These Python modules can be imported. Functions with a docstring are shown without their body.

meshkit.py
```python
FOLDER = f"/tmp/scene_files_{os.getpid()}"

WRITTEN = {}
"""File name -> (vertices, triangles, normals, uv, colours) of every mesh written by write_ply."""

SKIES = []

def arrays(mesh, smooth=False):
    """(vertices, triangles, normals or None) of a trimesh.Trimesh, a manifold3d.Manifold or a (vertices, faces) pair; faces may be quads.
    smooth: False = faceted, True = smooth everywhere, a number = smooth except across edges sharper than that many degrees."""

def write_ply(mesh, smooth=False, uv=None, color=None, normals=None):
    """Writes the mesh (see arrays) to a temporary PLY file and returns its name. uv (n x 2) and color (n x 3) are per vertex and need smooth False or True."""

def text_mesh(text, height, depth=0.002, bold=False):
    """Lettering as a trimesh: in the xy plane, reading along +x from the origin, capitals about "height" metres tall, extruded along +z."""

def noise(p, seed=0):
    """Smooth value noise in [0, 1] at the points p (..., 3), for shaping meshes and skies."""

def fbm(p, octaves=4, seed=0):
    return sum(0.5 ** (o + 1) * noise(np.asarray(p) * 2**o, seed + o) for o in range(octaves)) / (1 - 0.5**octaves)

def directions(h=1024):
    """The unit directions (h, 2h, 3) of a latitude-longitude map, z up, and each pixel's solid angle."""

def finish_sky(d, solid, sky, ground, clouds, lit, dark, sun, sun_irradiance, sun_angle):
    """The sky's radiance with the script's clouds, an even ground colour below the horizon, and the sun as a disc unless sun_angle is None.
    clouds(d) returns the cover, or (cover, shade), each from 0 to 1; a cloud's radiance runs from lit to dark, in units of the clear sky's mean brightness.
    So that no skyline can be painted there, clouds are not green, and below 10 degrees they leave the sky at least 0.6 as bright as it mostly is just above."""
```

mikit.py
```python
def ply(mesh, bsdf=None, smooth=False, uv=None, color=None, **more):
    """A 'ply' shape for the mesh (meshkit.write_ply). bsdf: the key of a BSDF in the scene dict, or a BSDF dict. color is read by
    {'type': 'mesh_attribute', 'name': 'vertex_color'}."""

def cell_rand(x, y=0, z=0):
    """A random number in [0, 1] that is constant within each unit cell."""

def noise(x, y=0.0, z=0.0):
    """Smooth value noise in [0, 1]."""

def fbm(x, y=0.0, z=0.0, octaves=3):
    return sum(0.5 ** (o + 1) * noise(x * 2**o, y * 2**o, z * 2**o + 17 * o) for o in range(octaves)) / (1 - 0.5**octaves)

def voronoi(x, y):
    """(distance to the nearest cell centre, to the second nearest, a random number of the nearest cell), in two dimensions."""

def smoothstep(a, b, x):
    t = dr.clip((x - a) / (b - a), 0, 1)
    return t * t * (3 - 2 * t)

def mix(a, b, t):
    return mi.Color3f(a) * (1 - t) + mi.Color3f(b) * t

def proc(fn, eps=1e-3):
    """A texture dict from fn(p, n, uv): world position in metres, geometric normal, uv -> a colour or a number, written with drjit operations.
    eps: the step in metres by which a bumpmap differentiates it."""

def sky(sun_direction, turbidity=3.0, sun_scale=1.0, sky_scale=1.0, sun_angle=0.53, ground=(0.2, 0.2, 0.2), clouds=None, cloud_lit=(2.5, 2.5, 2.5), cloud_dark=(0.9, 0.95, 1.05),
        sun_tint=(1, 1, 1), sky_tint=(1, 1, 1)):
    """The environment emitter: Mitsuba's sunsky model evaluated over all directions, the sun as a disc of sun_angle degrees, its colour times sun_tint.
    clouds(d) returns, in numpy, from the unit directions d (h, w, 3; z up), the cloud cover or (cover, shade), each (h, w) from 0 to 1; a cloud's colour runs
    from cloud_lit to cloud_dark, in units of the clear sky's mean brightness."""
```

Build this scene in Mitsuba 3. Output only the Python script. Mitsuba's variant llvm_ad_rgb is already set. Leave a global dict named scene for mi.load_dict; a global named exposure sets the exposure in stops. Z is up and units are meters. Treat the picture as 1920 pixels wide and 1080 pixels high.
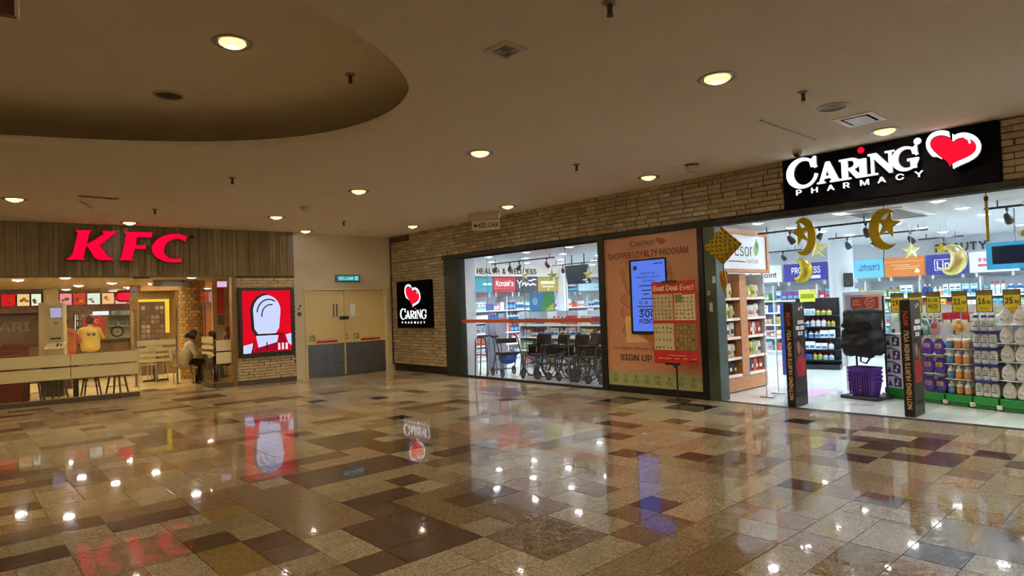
import math, random
import numpy as np, trimesh, mitsuba as mi, mikit, meshkit
import drjit as dr
import manifold3d as m3
from shapely.geometry import Polygon, Point, LineString, box as sbox
from shapely import affinity
from shapely.ops import unary_union
from mikit import noise, fbm, voronoi, cell_rand, smoothstep
T = mi.ScalarTransform4f
PI = math.pi
random.seed(7)
rng = np.random.default_rng(7)
scene, labels = {}, {}

# ---------------------------------------------------------------- camera, lamps, exposure
EYE = 1.57
YAW, PITCH, ROLL = 0.7367, 0.0276, -0.0352
FWD = np.array([math.sin(YAW) * math.cos(PITCH), math.cos(YAW) * math.cos(PITCH), math.sin(PITCH)])
RGT = np.array([math.cos(YAW), -math.sin(YAW), 0.0])
UPV = np.cross(RGT, FWD)
UPV = -math.sin(ROLL) * RGT + math.cos(ROLL) * UPV
scene['camera'] = {'type': 'perspective', 'fov': 2 * math.degrees(math.atan(960 / 1200.1)), 'fov_axis': 'x', 'near_clip': 0.05, 'far_clip': 200.0,
                   'to_world': T().look_at(origin=[0, 0, EYE], target=[float(FWD[0]), float(FWD[1]), EYE + float(FWD[2])], up=[float(a) for a in UPV])}
exposure = 0.0
HALL_LAMP = np.array([1.0, 0.78, 0.46]) * 1750.0       # warm downlights of the hall: the bulb behind the lens
HALL_GLOW = np.array([2.4, 1.45, 0.55])               # and the frosted lens around it
SHOP_LAMP = np.array([0.90, 0.97, 1.0]) * 320.0        # cool downlights of the pharmacy
FOOD_LAMP = np.array([1.0, 0.75, 0.41]) * 800.0        # warm downlights of the restaurant
SPOT_LAMP = np.array([1.0, 0.97, 0.9]) * 30.0

# ---------------------------------------------------------------- helpers
def C3(a):
    return mi.Color3f(*[float(q) for q in a]) if isinstance(a, (np.ndarray, tuple, list)) else mi.Color3f(a)
def mix(a, b, t):
    return C3(a) * (1 - t) + C3(b) * t
def hx(s):
    """sRGB hex -> linear"""
    c = np.array([int(s[i:i + 2], 16) for i in (0, 2, 4)]) / 255.0
    return np.where(c <= 0.04045, c / 12.92, ((c + 0.055) / 1.055) ** 2.4)

def numbered(name):
    if name not in USED:
        USED[name] = 0
        return name
    USED[name] += 1
    return f'{name}_{USED[name]:03d}'
USED = {}

from scipy.spatial import ConvexHull
def _chamfer_topology():
    pts = []
    for sx in (-1, 1):
        for sy in (-1, 1):
            for sz in (-1, 1):
                s = np.array([sx, sy, sz])
                for k in range(3):
                    e = np.full(3, 0.8); e[k] = 1.0
                    pts.append(s * e)
    pts = np.array(pts)
    h = ConvexHull(pts)
    f = h.simplices.copy()
    for i, t in enumerate(f):
        n = np.cross(pts[t[1]] - pts[t[0]], pts[t[2]] - pts[t[0]])
        if n @ h.equations[i, :3] < 0:
            f[i] = t[[0, 2, 1]]
    sg = np.sign(pts); ax = np.tile(np.arange(3), 8)
    return sg, ax, f
_SG, _AX, _CF = _chamfer_topology()
_BV = np.array([[x, y, z] for x in (-1, 1) for y in (-1, 1) for z in (-1, 1)], float)
_BF = np.array([[0, 1, 3], [0, 3, 2], [4, 6, 7], [4, 7, 5], [0, 4, 5], [0, 5, 1], [2, 3, 7], [2, 7, 6], [0, 2, 6], [0, 6, 4], [1, 5, 7], [1, 7, 3]])

def rot(axis, ang):
    a = np.asarray(axis, float); a = a / np.linalg.norm(a)
    K = np.array([[0, -a[2], a[1]], [a[2], 0, -a[0]], [-a[1], a[0], 0]])
    return np.eye(3) + math.sin(ang) * K + (1 - math.cos(ang)) * K @ K
RZ = lambda a: rot((0, 0, 1), a)

def M4(R=None, t=(0, 0, 0), s=1.0):
    m = np.eye(4)
    m[:3, :3] = (np.eye(3) if R is None else R) @ np.diag(np.broadcast_to(s, 3))
    m[:3, 3] = t
    return m

def apply(m, v):
    v = np.asarray(v, float)
    return v if m is None else v @ m[:3, :3].T + m[:3, 3]

def pack(c):
    """a piece's colour (linear RGB) as two whole numbers, carried in its uv"""
    q = np.round(np.sqrt(np.clip(c, 0, 1)) * 255)
    return np.stack([q[:, 0] * 256 + q[:, 1], q[:, 2]], 1)

class Mesh:
    """collects pieces with a colour each; becomes ONE mesh"""
    def __init__(s, col=(0.5, 0.5, 0.5)):
        s.v, s.f, s.c, s.u, s.n, s.col = [], [], [], [], 0, np.asarray(col, float)
    def add(s, v, f, col=None, m=None, uv=None):
        v = apply(m, v); f = np.asarray(f, int)
        if m is not None and np.linalg.det(m[:3, :3]) < 0:
            f = f[:, ::-1]
        s.v.append(v); s.f.append(f + s.n)
        s.c.append(np.broadcast_to(s.col if col is None else np.asarray(col, float), (len(v), 3)))
        s.u.append(np.broadcast_to((0.0, 0.0) if uv is None else np.asarray(uv, float), (len(v), 2)))
        s.n += len(v)
        return s
    def box(s, lo, hi, col=None, bev=0.0, m=None, uv=None):
        lo, hi = np.minimum(lo, hi).astype(float), np.maximum(lo, hi).astype(float)
        c, h = (lo + hi) / 2, (hi - lo) / 2
        if bev <= 0:
            return s.add(c + _BV * h, _BF, col, m, uv)
        b = np.minimum(bev, h * 0.45)
        v = _SG * (h - b)
        v[np.arange(24), _AX] = (_SG * h)[np.arange(24), _AX]
        return s.add(c + v, _CF, col, m, uv)
    def obox(s, c, size, R=None, col=None, bev=0.0, m=None):
        mm = M4(R, c)
        return s.box(-np.asarray(size) / 2, np.asarray(size) / 2, col, bev, mm if m is None else m @ mm)
    def lathe(s, prof, seg=16, col=None, m=None, cols=None, sx=1.0, sy=1.0):
        """prof: list of (r, z) bottom to top, about z; cols: a colour per profile row"""
        p = np.asarray(prof, float); a = np.arange(seg) * 2 * PI / seg
        v = np.stack([p[:, :1] * np.cos(a) * sx, p[:, :1] * np.sin(a) * sy, np.repeat(p[:, 1:], seg, 1)], -1).reshape(-1, 3)
        i = np.arange(seg); j = (i + 1) % seg; f = []
        for k in range(len(p) - 1):
            A, B = k * seg, (k + 1) * seg
            f += [np.stack([A + i, A + j, B + j], 1), np.stack([A + i, B + j, B + i], 1)]
        n0 = len(v)
        v = np.vstack([v, [[0, 0, p[0, 1]], [0, 0, p[-1, 1]]]])
        f += [np.stack([i * 0 + n0, j, i], 1), np.stack([i * 0 + n0 + 1, (len(p) - 1) * seg + i, (len(p) - 1) * seg + j], 1)]
        cc = None
        if cols is not None:
            cc = np.vstack([np.repeat(np.asarray(cols, float), seg, 0), cols[0], cols[-1]])
        return s.add(v, np.vstack(f), col if cc is None else cc, m)
    def tube(s, path, r, seg=8, col=None, m=None, closed=False):
        p = np.asarray(path, float); n = len(p)
        r = np.broadcast_to(r, n)
        d = np.gradient(p, axis=0) if not closed else np.roll(p, -1, 0) - np.roll(p, 1, 0)
        d /= np.linalg.norm(d, axis=1, keepdims=True) + 1e-12
        ref = np.array([0, 0, 1.0]) if abs(d[0, 2]) < 0.9 else np.array([1.0, 0, 0])
        u = np.cross(d[0], ref); u /= np.linalg.norm(u)
        a = np.arange(seg) * 2 * PI / seg; v = []
        for k in range(n):
            u = u - d[k] * (u @ d[k]); u /= np.linalg.norm(u) + 1e-12
            w = np.cross(d[k], u)
            v.append(p[k] + r[k] * (np.cos(a)[:, None] * u + np.sin(a)[:, None] * w))
        v = np.vstack(v); i = np.arange(seg); j = (i + 1) % seg; f = []
        for k in range(n if closed else n - 1):
            A, B = k * seg, ((k + 1) % n) * seg
            f += [np.stack([A + i, A + j, B + j], 1), np.stack([A + i, B + j, B + i], 1)]
        if not closed:
            v = np.vstack([v, p[:1], p[-1:]])
            f += [np.stack([i * 0 + n * seg, j, i], 1), np.stack([i * 0 + n * seg + 1, (n - 1) * seg + i, (n - 1) * seg + j], 1)]
        return s.add(v, np.vstack(f), col, m)
    def rod(s, a, b, r, seg=8, col=None, m=None):
        return s.tube([a, b], r, seg, col, m)
    def ring(s, R, r, seg=32, cs=8, col=None, m=None):
        a = np.arange(seg) * 2 * PI / seg
        return s.tube(np.stack([R * np.cos(a), R * np.sin(a), 0 * a], 1), r, cs, col, m, closed=True)
    def poly(s, g, depth, col=None, m=None):
        """extrude a shapely polygon in xy along +z"""
        for q in getattr(g, 'geoms', [g]):
            if q.is_empty or q.area < 1e-9:
                continue
            t = trimesh.creation.extrude_polygon(q, depth, engine='earcut')
            s.add(np.array(t.vertices), np.array(t.faces), col, m)
        return s
    def tri(s, t, col=None, m=None):
        if hasattr(t, 'to_mesh'):
            q = t.to_mesh()
            return s.add(q.vert_properties[:, :3], q.tri_verts, col, m)
        return s.add(np.array(t.vertices), np.array(t.faces), col, m)
    def text(s, txt, height, col=None, m=None, depth=0.002, bold=False, wide=1.0, width=None, align='l'):
        t = meshkit.text_mesh(txt, height, depth, bold)
        v = np.array(t.vertices); x0, x1 = v[:, 0].min(), v[:, 0].max()
        v[:, 0] -= x0
        k = wide if width is None else width / (x1 - x0)
        v[:, 0] *= k
        w = (x1 - x0) * k
        v[:, 0] -= {'l': 0, 'c': w / 2, 'r': w}[align]
        return s.add(v, np.array(t.faces), col, m)
    def get(s):
        return np.vstack(s.v), np.vstack(s.f)
    def ply(s, bsdf, smooth=False, emit=None, weight=None, m=None, uv=False):
        v, f = s.get()
        if m is not None:
            v = apply(m, v)
        cu = np.vstack(s.u) if uv else pack(np.vstack(s.c)); kw = dict(uv=cu)
        if smooth not in (False, True):
            t = trimesh.Trimesh(v, f, process=False)
            # smooth except across sharp edges: split vertices per smoothing patch
            adj, ang = t.face_adjacency, t.face_adjacency_angles
            keep = adj[ang < math.radians(smooth)]
            import scipy.sparse as sp
            g = sp.coo_matrix((np.ones(len(keep)), (keep[:, 0], keep[:, 1])), shape=(len(f), len(f)))
            lab = sp.csgraph.connected_components(g, directed=False)[1]
            key = f.astype(np.int64) * (lab.max() + 1) + lab[:, None]
            un, inv = np.unique(key.ravel(), return_inverse=True)
            vid = un // (lab.max() + 1)
            v, f = v[vid], inv.reshape(-1, 3)
            kw = dict(uv=cu[vid])
            smooth = True
        d = mikit.ply((v, f), bsdf, smooth=smooth, **kw)
        if emit is not None:
            e = {'type': 'area', 'radiance': {'type': 'rgb', 'value': [float(a) for a in emit]}}
            if weight is not None:
                e['sampling_weight'] = float(weight)
            d['emitter'] = e
        return d

def put(key, mesh, bsdf='paint', smooth=False, emit=None, weight=None, m=None, uv=False, mat=None):
    """one shape entry under this exact key (a part's key starts with its thing's key and __)"""
    key = sub(key)
    d = mesh if isinstance(mesh, dict) else mesh.ply(bsdf, smooth, emit, weight, m, uv)
    if mat is not None:
        d = {**d, 'to_world': T(mat.tolist())}
    scene[key] = d
    return key
def sub(key):
    return key if key in labels and key not in scene else numbered(key)

def say(key, label=None, cat=None, group=None, kind=None):
    d = {}
    for k, v in (('label', label), ('category', cat), ('group', group), ('kind', kind)):
        if v:
            d[k] = v
    labels[key] = d
    return key

def thing(name, label, cat, group=None, kind=None):
    """the key that the parts' keys start with"""
    return say(numbered(name), label, cat, group, kind)

class Proto:
    """the parts of a repeated thing, in its own frame; inst() writes one entry per copy and part"""
    def __init__(s):
        s.parts = []
    def part(s, name, mesh, bsdf='paint', smooth=False, emit=None, weight=None, uv=False):
        s.parts.append((name, mesh.ply(bsdf, smooth, emit, weight, None, uv)))
        return s
    def inst(s, name, mat, label, cat, group=None):
        k = thing(name, label, cat, group)
        n = {}
        for p, d in s.parts:
            i = n.get(p, -1) + 1; n[p] = i
            pn = p if i == 0 else f'{p}_{i:03d}'
            scene[k if p == '' else f'{k}__{pn}'] = {**d, 'to_world': T(mat.tolist())}
        return k

def frame(o, right, up=(0, 0, 1)):
    """local x = right, y = up, z = towards the viewer"""
    r, u = np.asarray(right, float), np.asarray(up, float)
    m = np.eye(4)
    m[:3, 0], m[:3, 1], m[:3, 2], m[:3, 3] = r, u, np.cross(r, u), o
    return m

# ---------------------------------------------------------------- materials
def piece_colour(p, n, uv):
    """the plain colour that pack() wrote"""
    x, b = dr.floor(uv.x + 0.5), dr.floor(uv.y + 0.5)
    r = dr.floor(x / 256 + 0.0005); g = x - r * 256
    return mi.Color3f(dr.square(r / 255), dr.square(g / 255), dr.square(b / 255))
VC = mikit.proc(piece_colour)
def pr(key, rough=0.5, spec=0.5, metal=0.0, base=VC, **kw):
    b = base if isinstance(base, dict) else {'type': 'rgb', 'value': [float(a) for a in base]}
    scene[key] = {'type': 'twosided', 'bsdf': {'type': 'principled', 'base_color': b, 'roughness': rough, 'specular': spec, 'metallic': metal, **kw}}
pr('paint', 0.6, 0.35)
pr('satin', 0.32, 0.5)
pr('gloss', 0.12, 0.5)
pr('plastic', 0.25, 0.5)
pr('cloth', 0.9, 0.2, sheen=0.4)
pr('metal', 0.34, 0.5, 1.0)
pr('chrome', 0.16, 0.5, 1.0)
pr('rubber', 0.75, 0.3)
pr('print', 0.45, 0.4)
pr('skin', 0.5, 0.4)
scene['matte'] = {'type': 'twosided', 'bsdf': {'type': 'diffuse', 'reflectance': VC}}
scene['glass'] = {'type': 'thindielectric', 'int_ior': 1.5}
scene['glass_acrylic'] = {'type': 'thindielectric', 'int_ior': 1.45}
scene['lamp_skin'] = {'type': 'diffuse', 'reflectance': {'type': 'rgb', 'value': [0.0, 0.0, 0.0]}}

def granite(p, n, uv):
    """polished granite: uv.x picks the stone of the piece, uv.y shifts its tone"""
    g = [C3(hx(h)) for h in ('7d7465', '6f634f', '594a3a', '3c2b20', '311e1a', '08080a', '67542a', '6f5d4f')]
    c = mi.Color3f(0)
    for i, h in enumerate(g):
        c = dr.select(dr.abs(uv.x * 8 - (i + 0.5)) < 0.5, h, c)
    d1, d2, w = voronoi(p.x * 105 + 3 * noise(p.x * 40, p.y * 40), p.y * 105)
    w2 = noise(p.x * 230, p.y * 230, 3.0)
    fleck = 0.40 + 0.98 * w
    fleck = fleck * (0.82 + 0.36 * w2)
    cloud = 0.9 + 0.2 * fbm(p.x * 3, p.y * 3, 1.0)
    dark = dr.select(uv.x > 0.36, dr.select(uv.x < 0.74, 0.55, 0.0), 0.0)
    k = (fleck * (1 - dark) + dark) * cloud * (0.85 + 0.3 * uv.y)
    red = dr.select(w > 0.8, 1.06, 1.0)
    return c * k * mi.Color3f(red, 1.0, 0.97)
def polish(p, n, uv):
    """some crystals of the stone take a mirror polish, others stay a little dull"""
    return 0.035 + 0.15 * smoothstep(0.5, 0.68, noise(p.x * 90, p.y * 90, 7.0))
pr('granite', mikit.proc(polish), 1.0, base=mikit.proc(granite))

def brick_tone(p, n, uv):
    a, b, c = hx('8c7d66'), hx('7e7058'), hx('9a8b73')
    q = fbm((p.x + p.y * 1.3) * 22, p.z * 22, 2.0)
    t = mix(mix(a, b, smoothstep(0.3, 0.9, uv.x)), c, smoothstep(0.55, 0.95, uv.y))
    t = dr.select(uv.x > 1.1, mix(hx('b09d7c'), hx('bfad8c'), uv.y), t)  # restaurant bricks: cream stone, with the near lamp's brightness put into the colour
    return t * (0.78 + 0.4 * q)
pr('brick', 0.85, 0.25, base=mikit.proc(brick_tone))

def plank_tone(p, n, uv):
    along = p.z
    across = (p.x - 0.09 * p.y)
    w = 0.5 * noise(across * 60, along * 2.2 + uv.x * 31, uv.y * 17) + 0.5 * noise(across * 190, along * 4 + uv.x * 51, uv.y * 29)
    streak = smoothstep(0.5, 0.85, noise(across * 34, along * 0.9 + uv.y * 40, uv.x * 23))
    base = mix(hx('62543d'), hx('7a6c4f'), uv.x)
    return mix(base, hx('3f3424'), 0.55 * streak) * (0.62 + 0.7 * w)
pr('plank', 0.7, 0.3, base=mikit.proc(plank_tone))

def oak_tone(p, n, uv):
    w = noise((p.x + p.y) * 9, (p.x - p.y) * 9, p.z * 60) * 0.5 + noise((p.x + p.y) * 120, p.z * 3.0, (p.x - p.y) * 60) * 0.5
    return mix(hx('9a6038'), hx('c98e5c'), w)
pr('oak', 0.45, 0.4, base=mikit.proc(oak_tone))

def food_floor(p, n, uv):
    u = p.x - 0.091 * p.y; v = p.y + 0.091 * p.x
    r = dr.floor(v / 0.15); s = dr.floor((u + 0.37 * r) / 0.9)
    t = cell_rand(r, s, 5.0)
    g = noise(u * 6 + r * 3.0, v * 90, 1.0)
    e = dr.minimum(dr.abs(v / 0.15 - r), dr.abs(v / 0.15 - r - 1))
    c = mix(hx('a08e66'), hx('c2b084'), 0.55 * t + 0.45 * g)
    return c * dr.select(e < 0.02, 0.6, 1.0)
pr('food_floor', 0.3, 0.45, base=mikit.proc(food_floor))

def plaster(p, n, uv):
    return mix(hx('dcd2bf'), hx('e4dbc8'), fbm(p.x * 2.1, p.y * 2.1, p.z * 2.1)) * (0.97 + 0.06 * noise(p.x * 60, p.y * 60, p.z * 60))
pr('ceiling_paint', 0.8, 0.2, base=mikit.proc(plaster))

def door_wall(p, n, uv):
    return mix(hx('bdb19c'), hx('c6bba8'), fbm(p.x * 3, p.y * 3, p.z * 3)) * (0.95 + 0.1 * noise(p.x * 45, p.y * 45, p.z * 45))
pr('cream_paint', 0.6, 0.3, base=mikit.proc(door_wall))

def scuffed_steel(p, n, uv):
    s = noise(p.x * 5, p.z * 30) * 0.5 + noise(p.x * 60, p.z * 4, 3.0) * 0.5
    return mix(hx('565c64'), hx('6a7078'), s)
pr('kick_steel', 0.42, 0.5, 0.8, base=mikit.proc(scuffed_steel))

# ---------------------------------------------------------------- frames of the place
XP = 8.93                                    # the pharmacy front's plane, facing -x
HC = 3.476                                   # hall ceiling
ANG = math.atan(-0.091)                      # the restaurant front is a little askew
EU = np.array([math.cos(ANG), math.sin(ANG), 0]); EV = np.array([-math.sin(ANG), math.cos(ANG), 0])
def KF(v=0.0, u=0.0, z=0.0):
    """restaurant frame seen from the hall: x = u along the front, y = up, z = towards the hall; v metres inside"""
    return frame(EV * (15.0945 + v) + EU * u + np.array([0, 0, z]), EU)
KM = np.eye(4); KM[:3, 0], KM[:3, 1], KM[:3, 3] = EU, EV, EV * 15.0945      # (u, v, z) -> world
def SF(y=0.0, z=0.0, x=XP):
    """pharmacy front: local x = -Y, local y = up, z = towards the hall"""
    return frame((x, y, z), (0, -1, 0))
# ================================================================ the setting
# ---- hall floor: granite pieces on a 0.3 m grid
FX, FY = 0.08, 0.14
KNOWN = [(7, 12, 2, 2, 4), (7, 11, 2, 1, 4), (13, 9, 1, 1, 4), (18, 11, 1, 1, 4), (17, 13, 1, 1, 4), (19, 15, 1, 1, 4), (21, 16, 1, 2, 4), (23, 15, 1, 1, 3),
         (23, 18, 1, 1, 3), (22, 12, 1, 2, 3), (26, 20, 2, 2, 5), (26, 16, 2, 2, 5), (21, 7, 1, 1, 4), (22, 6, 1, 1, 3), (22, 5, 1, 1, 4), (24, 8, 1, 1, 3),
         (24, 7, 1, 1, 4), (25, 6, 1, 1, 4), (24, 6, 1, 1, 3), (23, 7, 1, 1, 3), (24, 4, 1, 1, 4), (23, 3, 1, 1, 3), (23, 5, 1, 1, 3), (25, 9, 1, 1, 3),
         (26, 7, 1, 2, 2), (21, 4, 1, 1, 2), (17, 7, 1, 1, 4), (17, 5, 1, 1, 3), (17, 3, 1, 1, 7), (14, 3, 1, 1, 4), (26, 11, 1, 1, 5), (12, 4, 2, 1, 6),
         (8, 15, 2, 1, 4), (10, 16, 1, 1, 4), (8, 18, 2, 2, 4), (10, 18, 2, 2, 4), (0, 17, 2, 1, 4), (-2, 17, 2, 1, 3), (4, 13, 1, 2, 6), (4, 15, 1, 1, 3),
         (5, 13, 1, 1, 3), (3, 18, 2, 1, 3), (5, 19, 2, 1, 2), (6, 14, 2, 3, 2), (6, 17, 2, 2, 2), (1, 20, 1, 1, 2), (0, 22, 2, 1, 4), (0, 19, 3, 1, 3),
         (1, 25, 2, 1, 3), (1, 27, 2, 1, 3), (4, 24, 2, 2, 2), (3, 32, 3, 1, 3), (-1, 36, 4, 1, 3), (9, 9, 2, 2, 2), (10, 11, 2, 2, 2), (9, 12, 1, 1, 2),
         (4, 17, 1, 1, 0), (2, 15, 2, 2, 7), (3, 13, 1, 2, 0), (2, 17, 1, 1, 0), (13, 18, 2, 1, 3), (12, 17, 3, 1, 2), (8, 21, 3, 1, 3), (11, 22, 2, 1, 3),
         (19, 33, 1, 1, 5), (19, 30, 1, 1, 3), (18, 28, 2, 1, 3), (16, 26, 1, 1, 5), (16, 35, 1, 1, 5), (18, 38, 2, 1, 3), (22, 33, 1, 2, 3), (20, 28, 2, 1, 3),
         (21, 27, 1, 1, 2), (23, 26, 1, 1, 3), (13, 28, 2, 1, 3), (25, 33, 1, 2, 2), (11, 43, 3, 2, 3), (8, 40, 3, 1, 3), (12, 39, 4, 1, 3), (14, 38, 3, 1, 4),
         (11, 31, 2, 1, 4), (12, 20, 2, 2, 3), (14, 25, 2, 1, 2), (5, 20, 2, 1, 0), (7, 20, 2, 1, 2), (3, 22, 2, 2, 1)]
say('floor', kind='structure')
USED['floor'] = 0
fl = Mesh(hx('221d17'))
fl.box((-8.2, -6.2, -0.2), (XP, 15.9, -0.0035))
scene['floor'] = fl.ply('paint')
I0, I1, J0, J1 = -28, 30, -21, 53
taken = {}
pieces = []
for i, j, a, b, k in KNOWN:
    cells = [(i + p, j + q) for p in range(a) for q in range(b)]
    if any(c in taken for c in cells):
        for c in cells:
            if c not in taken:
                taken[c] = 1; pieces.append((c[0], c[1], 1, 1, k))
        continue
    for c in cells:
        taken[c] = 1
    pieces.append((i, j, a, b, k))
fr = random.Random(11)
for j in range(J0, J1):
    for i in range(I0, I1):
        if (i, j) in taken:
            continue
        left = i < 13
        a, b = fr.choice([(1, 1), (2, 1), (2, 1), (3, 1), (1, 2)] if left else [(2, 2), (2, 2), (2, 1), (1, 1), (1, 2)])
        while True:
            cells = [(i + p, j + q) for p in range(a) for q in range(b)]
            if not any(c in taken for c in cells) and i + a <= I1 and j + b <= J1:
                break
            if a > 1: a -= 1
            else: b -= 1
        for c in cells:
            taken[c] = 1
        r = fr.random()
        if left:
            k = 0 if r < .40 else 1 if r < .66 else 7 if r < .76 else 2 if r < .89 else 6 if r < .94 else 3
        else:
            k = 0 if r < .62 else 1 if r < .82 else 7 if r < .93 else 2
        pieces.append((i, j, a, b, k))
def seen(q):
    x, y = FX + .3 * (q[0] + q[2] / 2), FY + .3 * (q[1] + q[3] / 2)
    d = x * FWD[0] + y * FWD[1]; s = x * RGT[0] + y * RGT[1]
    vis = d > 2.2 and abs(s) < 0.86 * d and x < XP
    return (0 if vis else 1, math.hypot(x, y))
pieces.sort(key=seen)
far = Mesh()
for n, (i, j, a, b, k) in enumerate(pieces):
    x0, y0, x1, y1 = FX + .3 * i, FY + .3 * j, FX + .3 * (i + a), FY + .3 * (j + b)
    x1 = min(x1, XP)
    if x1 - x0 < 0.02 or y0 > 15.6:
        continue
    uv = (k / 8 + 1 / 16, fr.random())
    g = 0.0019
    if n < 300:
        t = Mesh().box((x0 + g, y0 + g, -0.02), (x1 - g, y1 - g, 0.0), None, 0.0012, uv=uv)
        if k == 5: put('floor__tile', Mesh(hx('0c0c0e')).box((x0 + g, y0 + g, -0.02), (x1 - g, y1 - g, 0.0), None, 0.0012), 'matte')
        else: put('floor__tile', t, 'granite', uv=True)
    else:
        far.box((x0 + g, y0 + g, -0.012), (x1 - g, y1 - g, 0.0), uv=uv)
say(put('floor__tile_field', far, 'granite', uv=True), kind='stuff')

# ---- hall ceiling with the oval recess
EDGE = [(1.66, 3.69), (2.03, 3.82), (2.53, 4.12), (2.85, 4.37), (3.11, 4.65), (3.26, 4.9), (3.37, 5.25), (3.43, 5.65), (3.40, 6.15), (3.22, 6.65), (2.84, 7.19), (2.16, 7.8), (1.45, 8.19), (0.54, 8.56),
        (-0.5, 8.78), (-2.0, 8.85), (-3.6, 8.5), (-4.8, 7.6), (-5.3, 6.3), (-5.0, 5.0), (-4.0, 4.0), (-2.6, 3.4), (-1.0, 3.25), (0.4, 3.35)]
from scipy.interpolate import splprep, splev
_e = np.array(EDGE + EDGE[:1]); _tck, _ = splprep(_e.T, s=0.004, per=True)
CUT = Polygon(np.array(splev(np.linspace(0, 1, 121)[:-1], _tck)).T)
outer = sbox(-8.2, -6.2, XP + 0.2, 15.9)
RH = 0.45
say('ceiling', kind='structure'); USED['ceiling'] = 0
scene['ceiling'] = Mesh().poly(outer.difference(CUT), 0.09, m=M4(None, (0, 0, HC))).ply('ceiling_paint')
rows_ = [(1.6, .09), (1.6, RH)]
def ring_at(d):
    g = CUT.buffer(d).exterior
    c = np.array(CUT.centroid.coords[0]); out = []
    for a in np.linspace(0, 2 * PI, 161)[:-1]:
        far_ = c + 30 * np.array([math.cos(a), math.sin(a)])
        q = LineString([c, far_]).intersection(g)
        q = getattr(q, 'geoms', [q])[-1]
        out.append(q.coords[0] if q.geom_type == 'Point' else q.coords[-1])
    return np.array(out)
RG = [ring_at(d) for d, _ in rows_]; n_ = 160
vv = np.vstack([np.c_[r, np.full(n_, HC + z)] for r, (_, z) in zip(RG, rows_)])
ii = np.arange(n_); jj = (ii + 1) % n_
ff = np.vstack([q for k_ in range(len(rows_) - 1) for q in (np.stack([ii, jj, jj + n_], 1) + k_ * n_, np.stack([ii, jj + n_, ii + n_], 1) + k_ * n_)])
put('ceiling__recess_wall', Mesh().add(vv, ff), 'ceiling_paint', smooth=True)
put('ceiling__recess_top', Mesh().poly(Polygon(RG[-1]).buffer(.012), 0.05, m=M4(None, (0, 0, HC + RH))), 'ceiling_paint')

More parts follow.
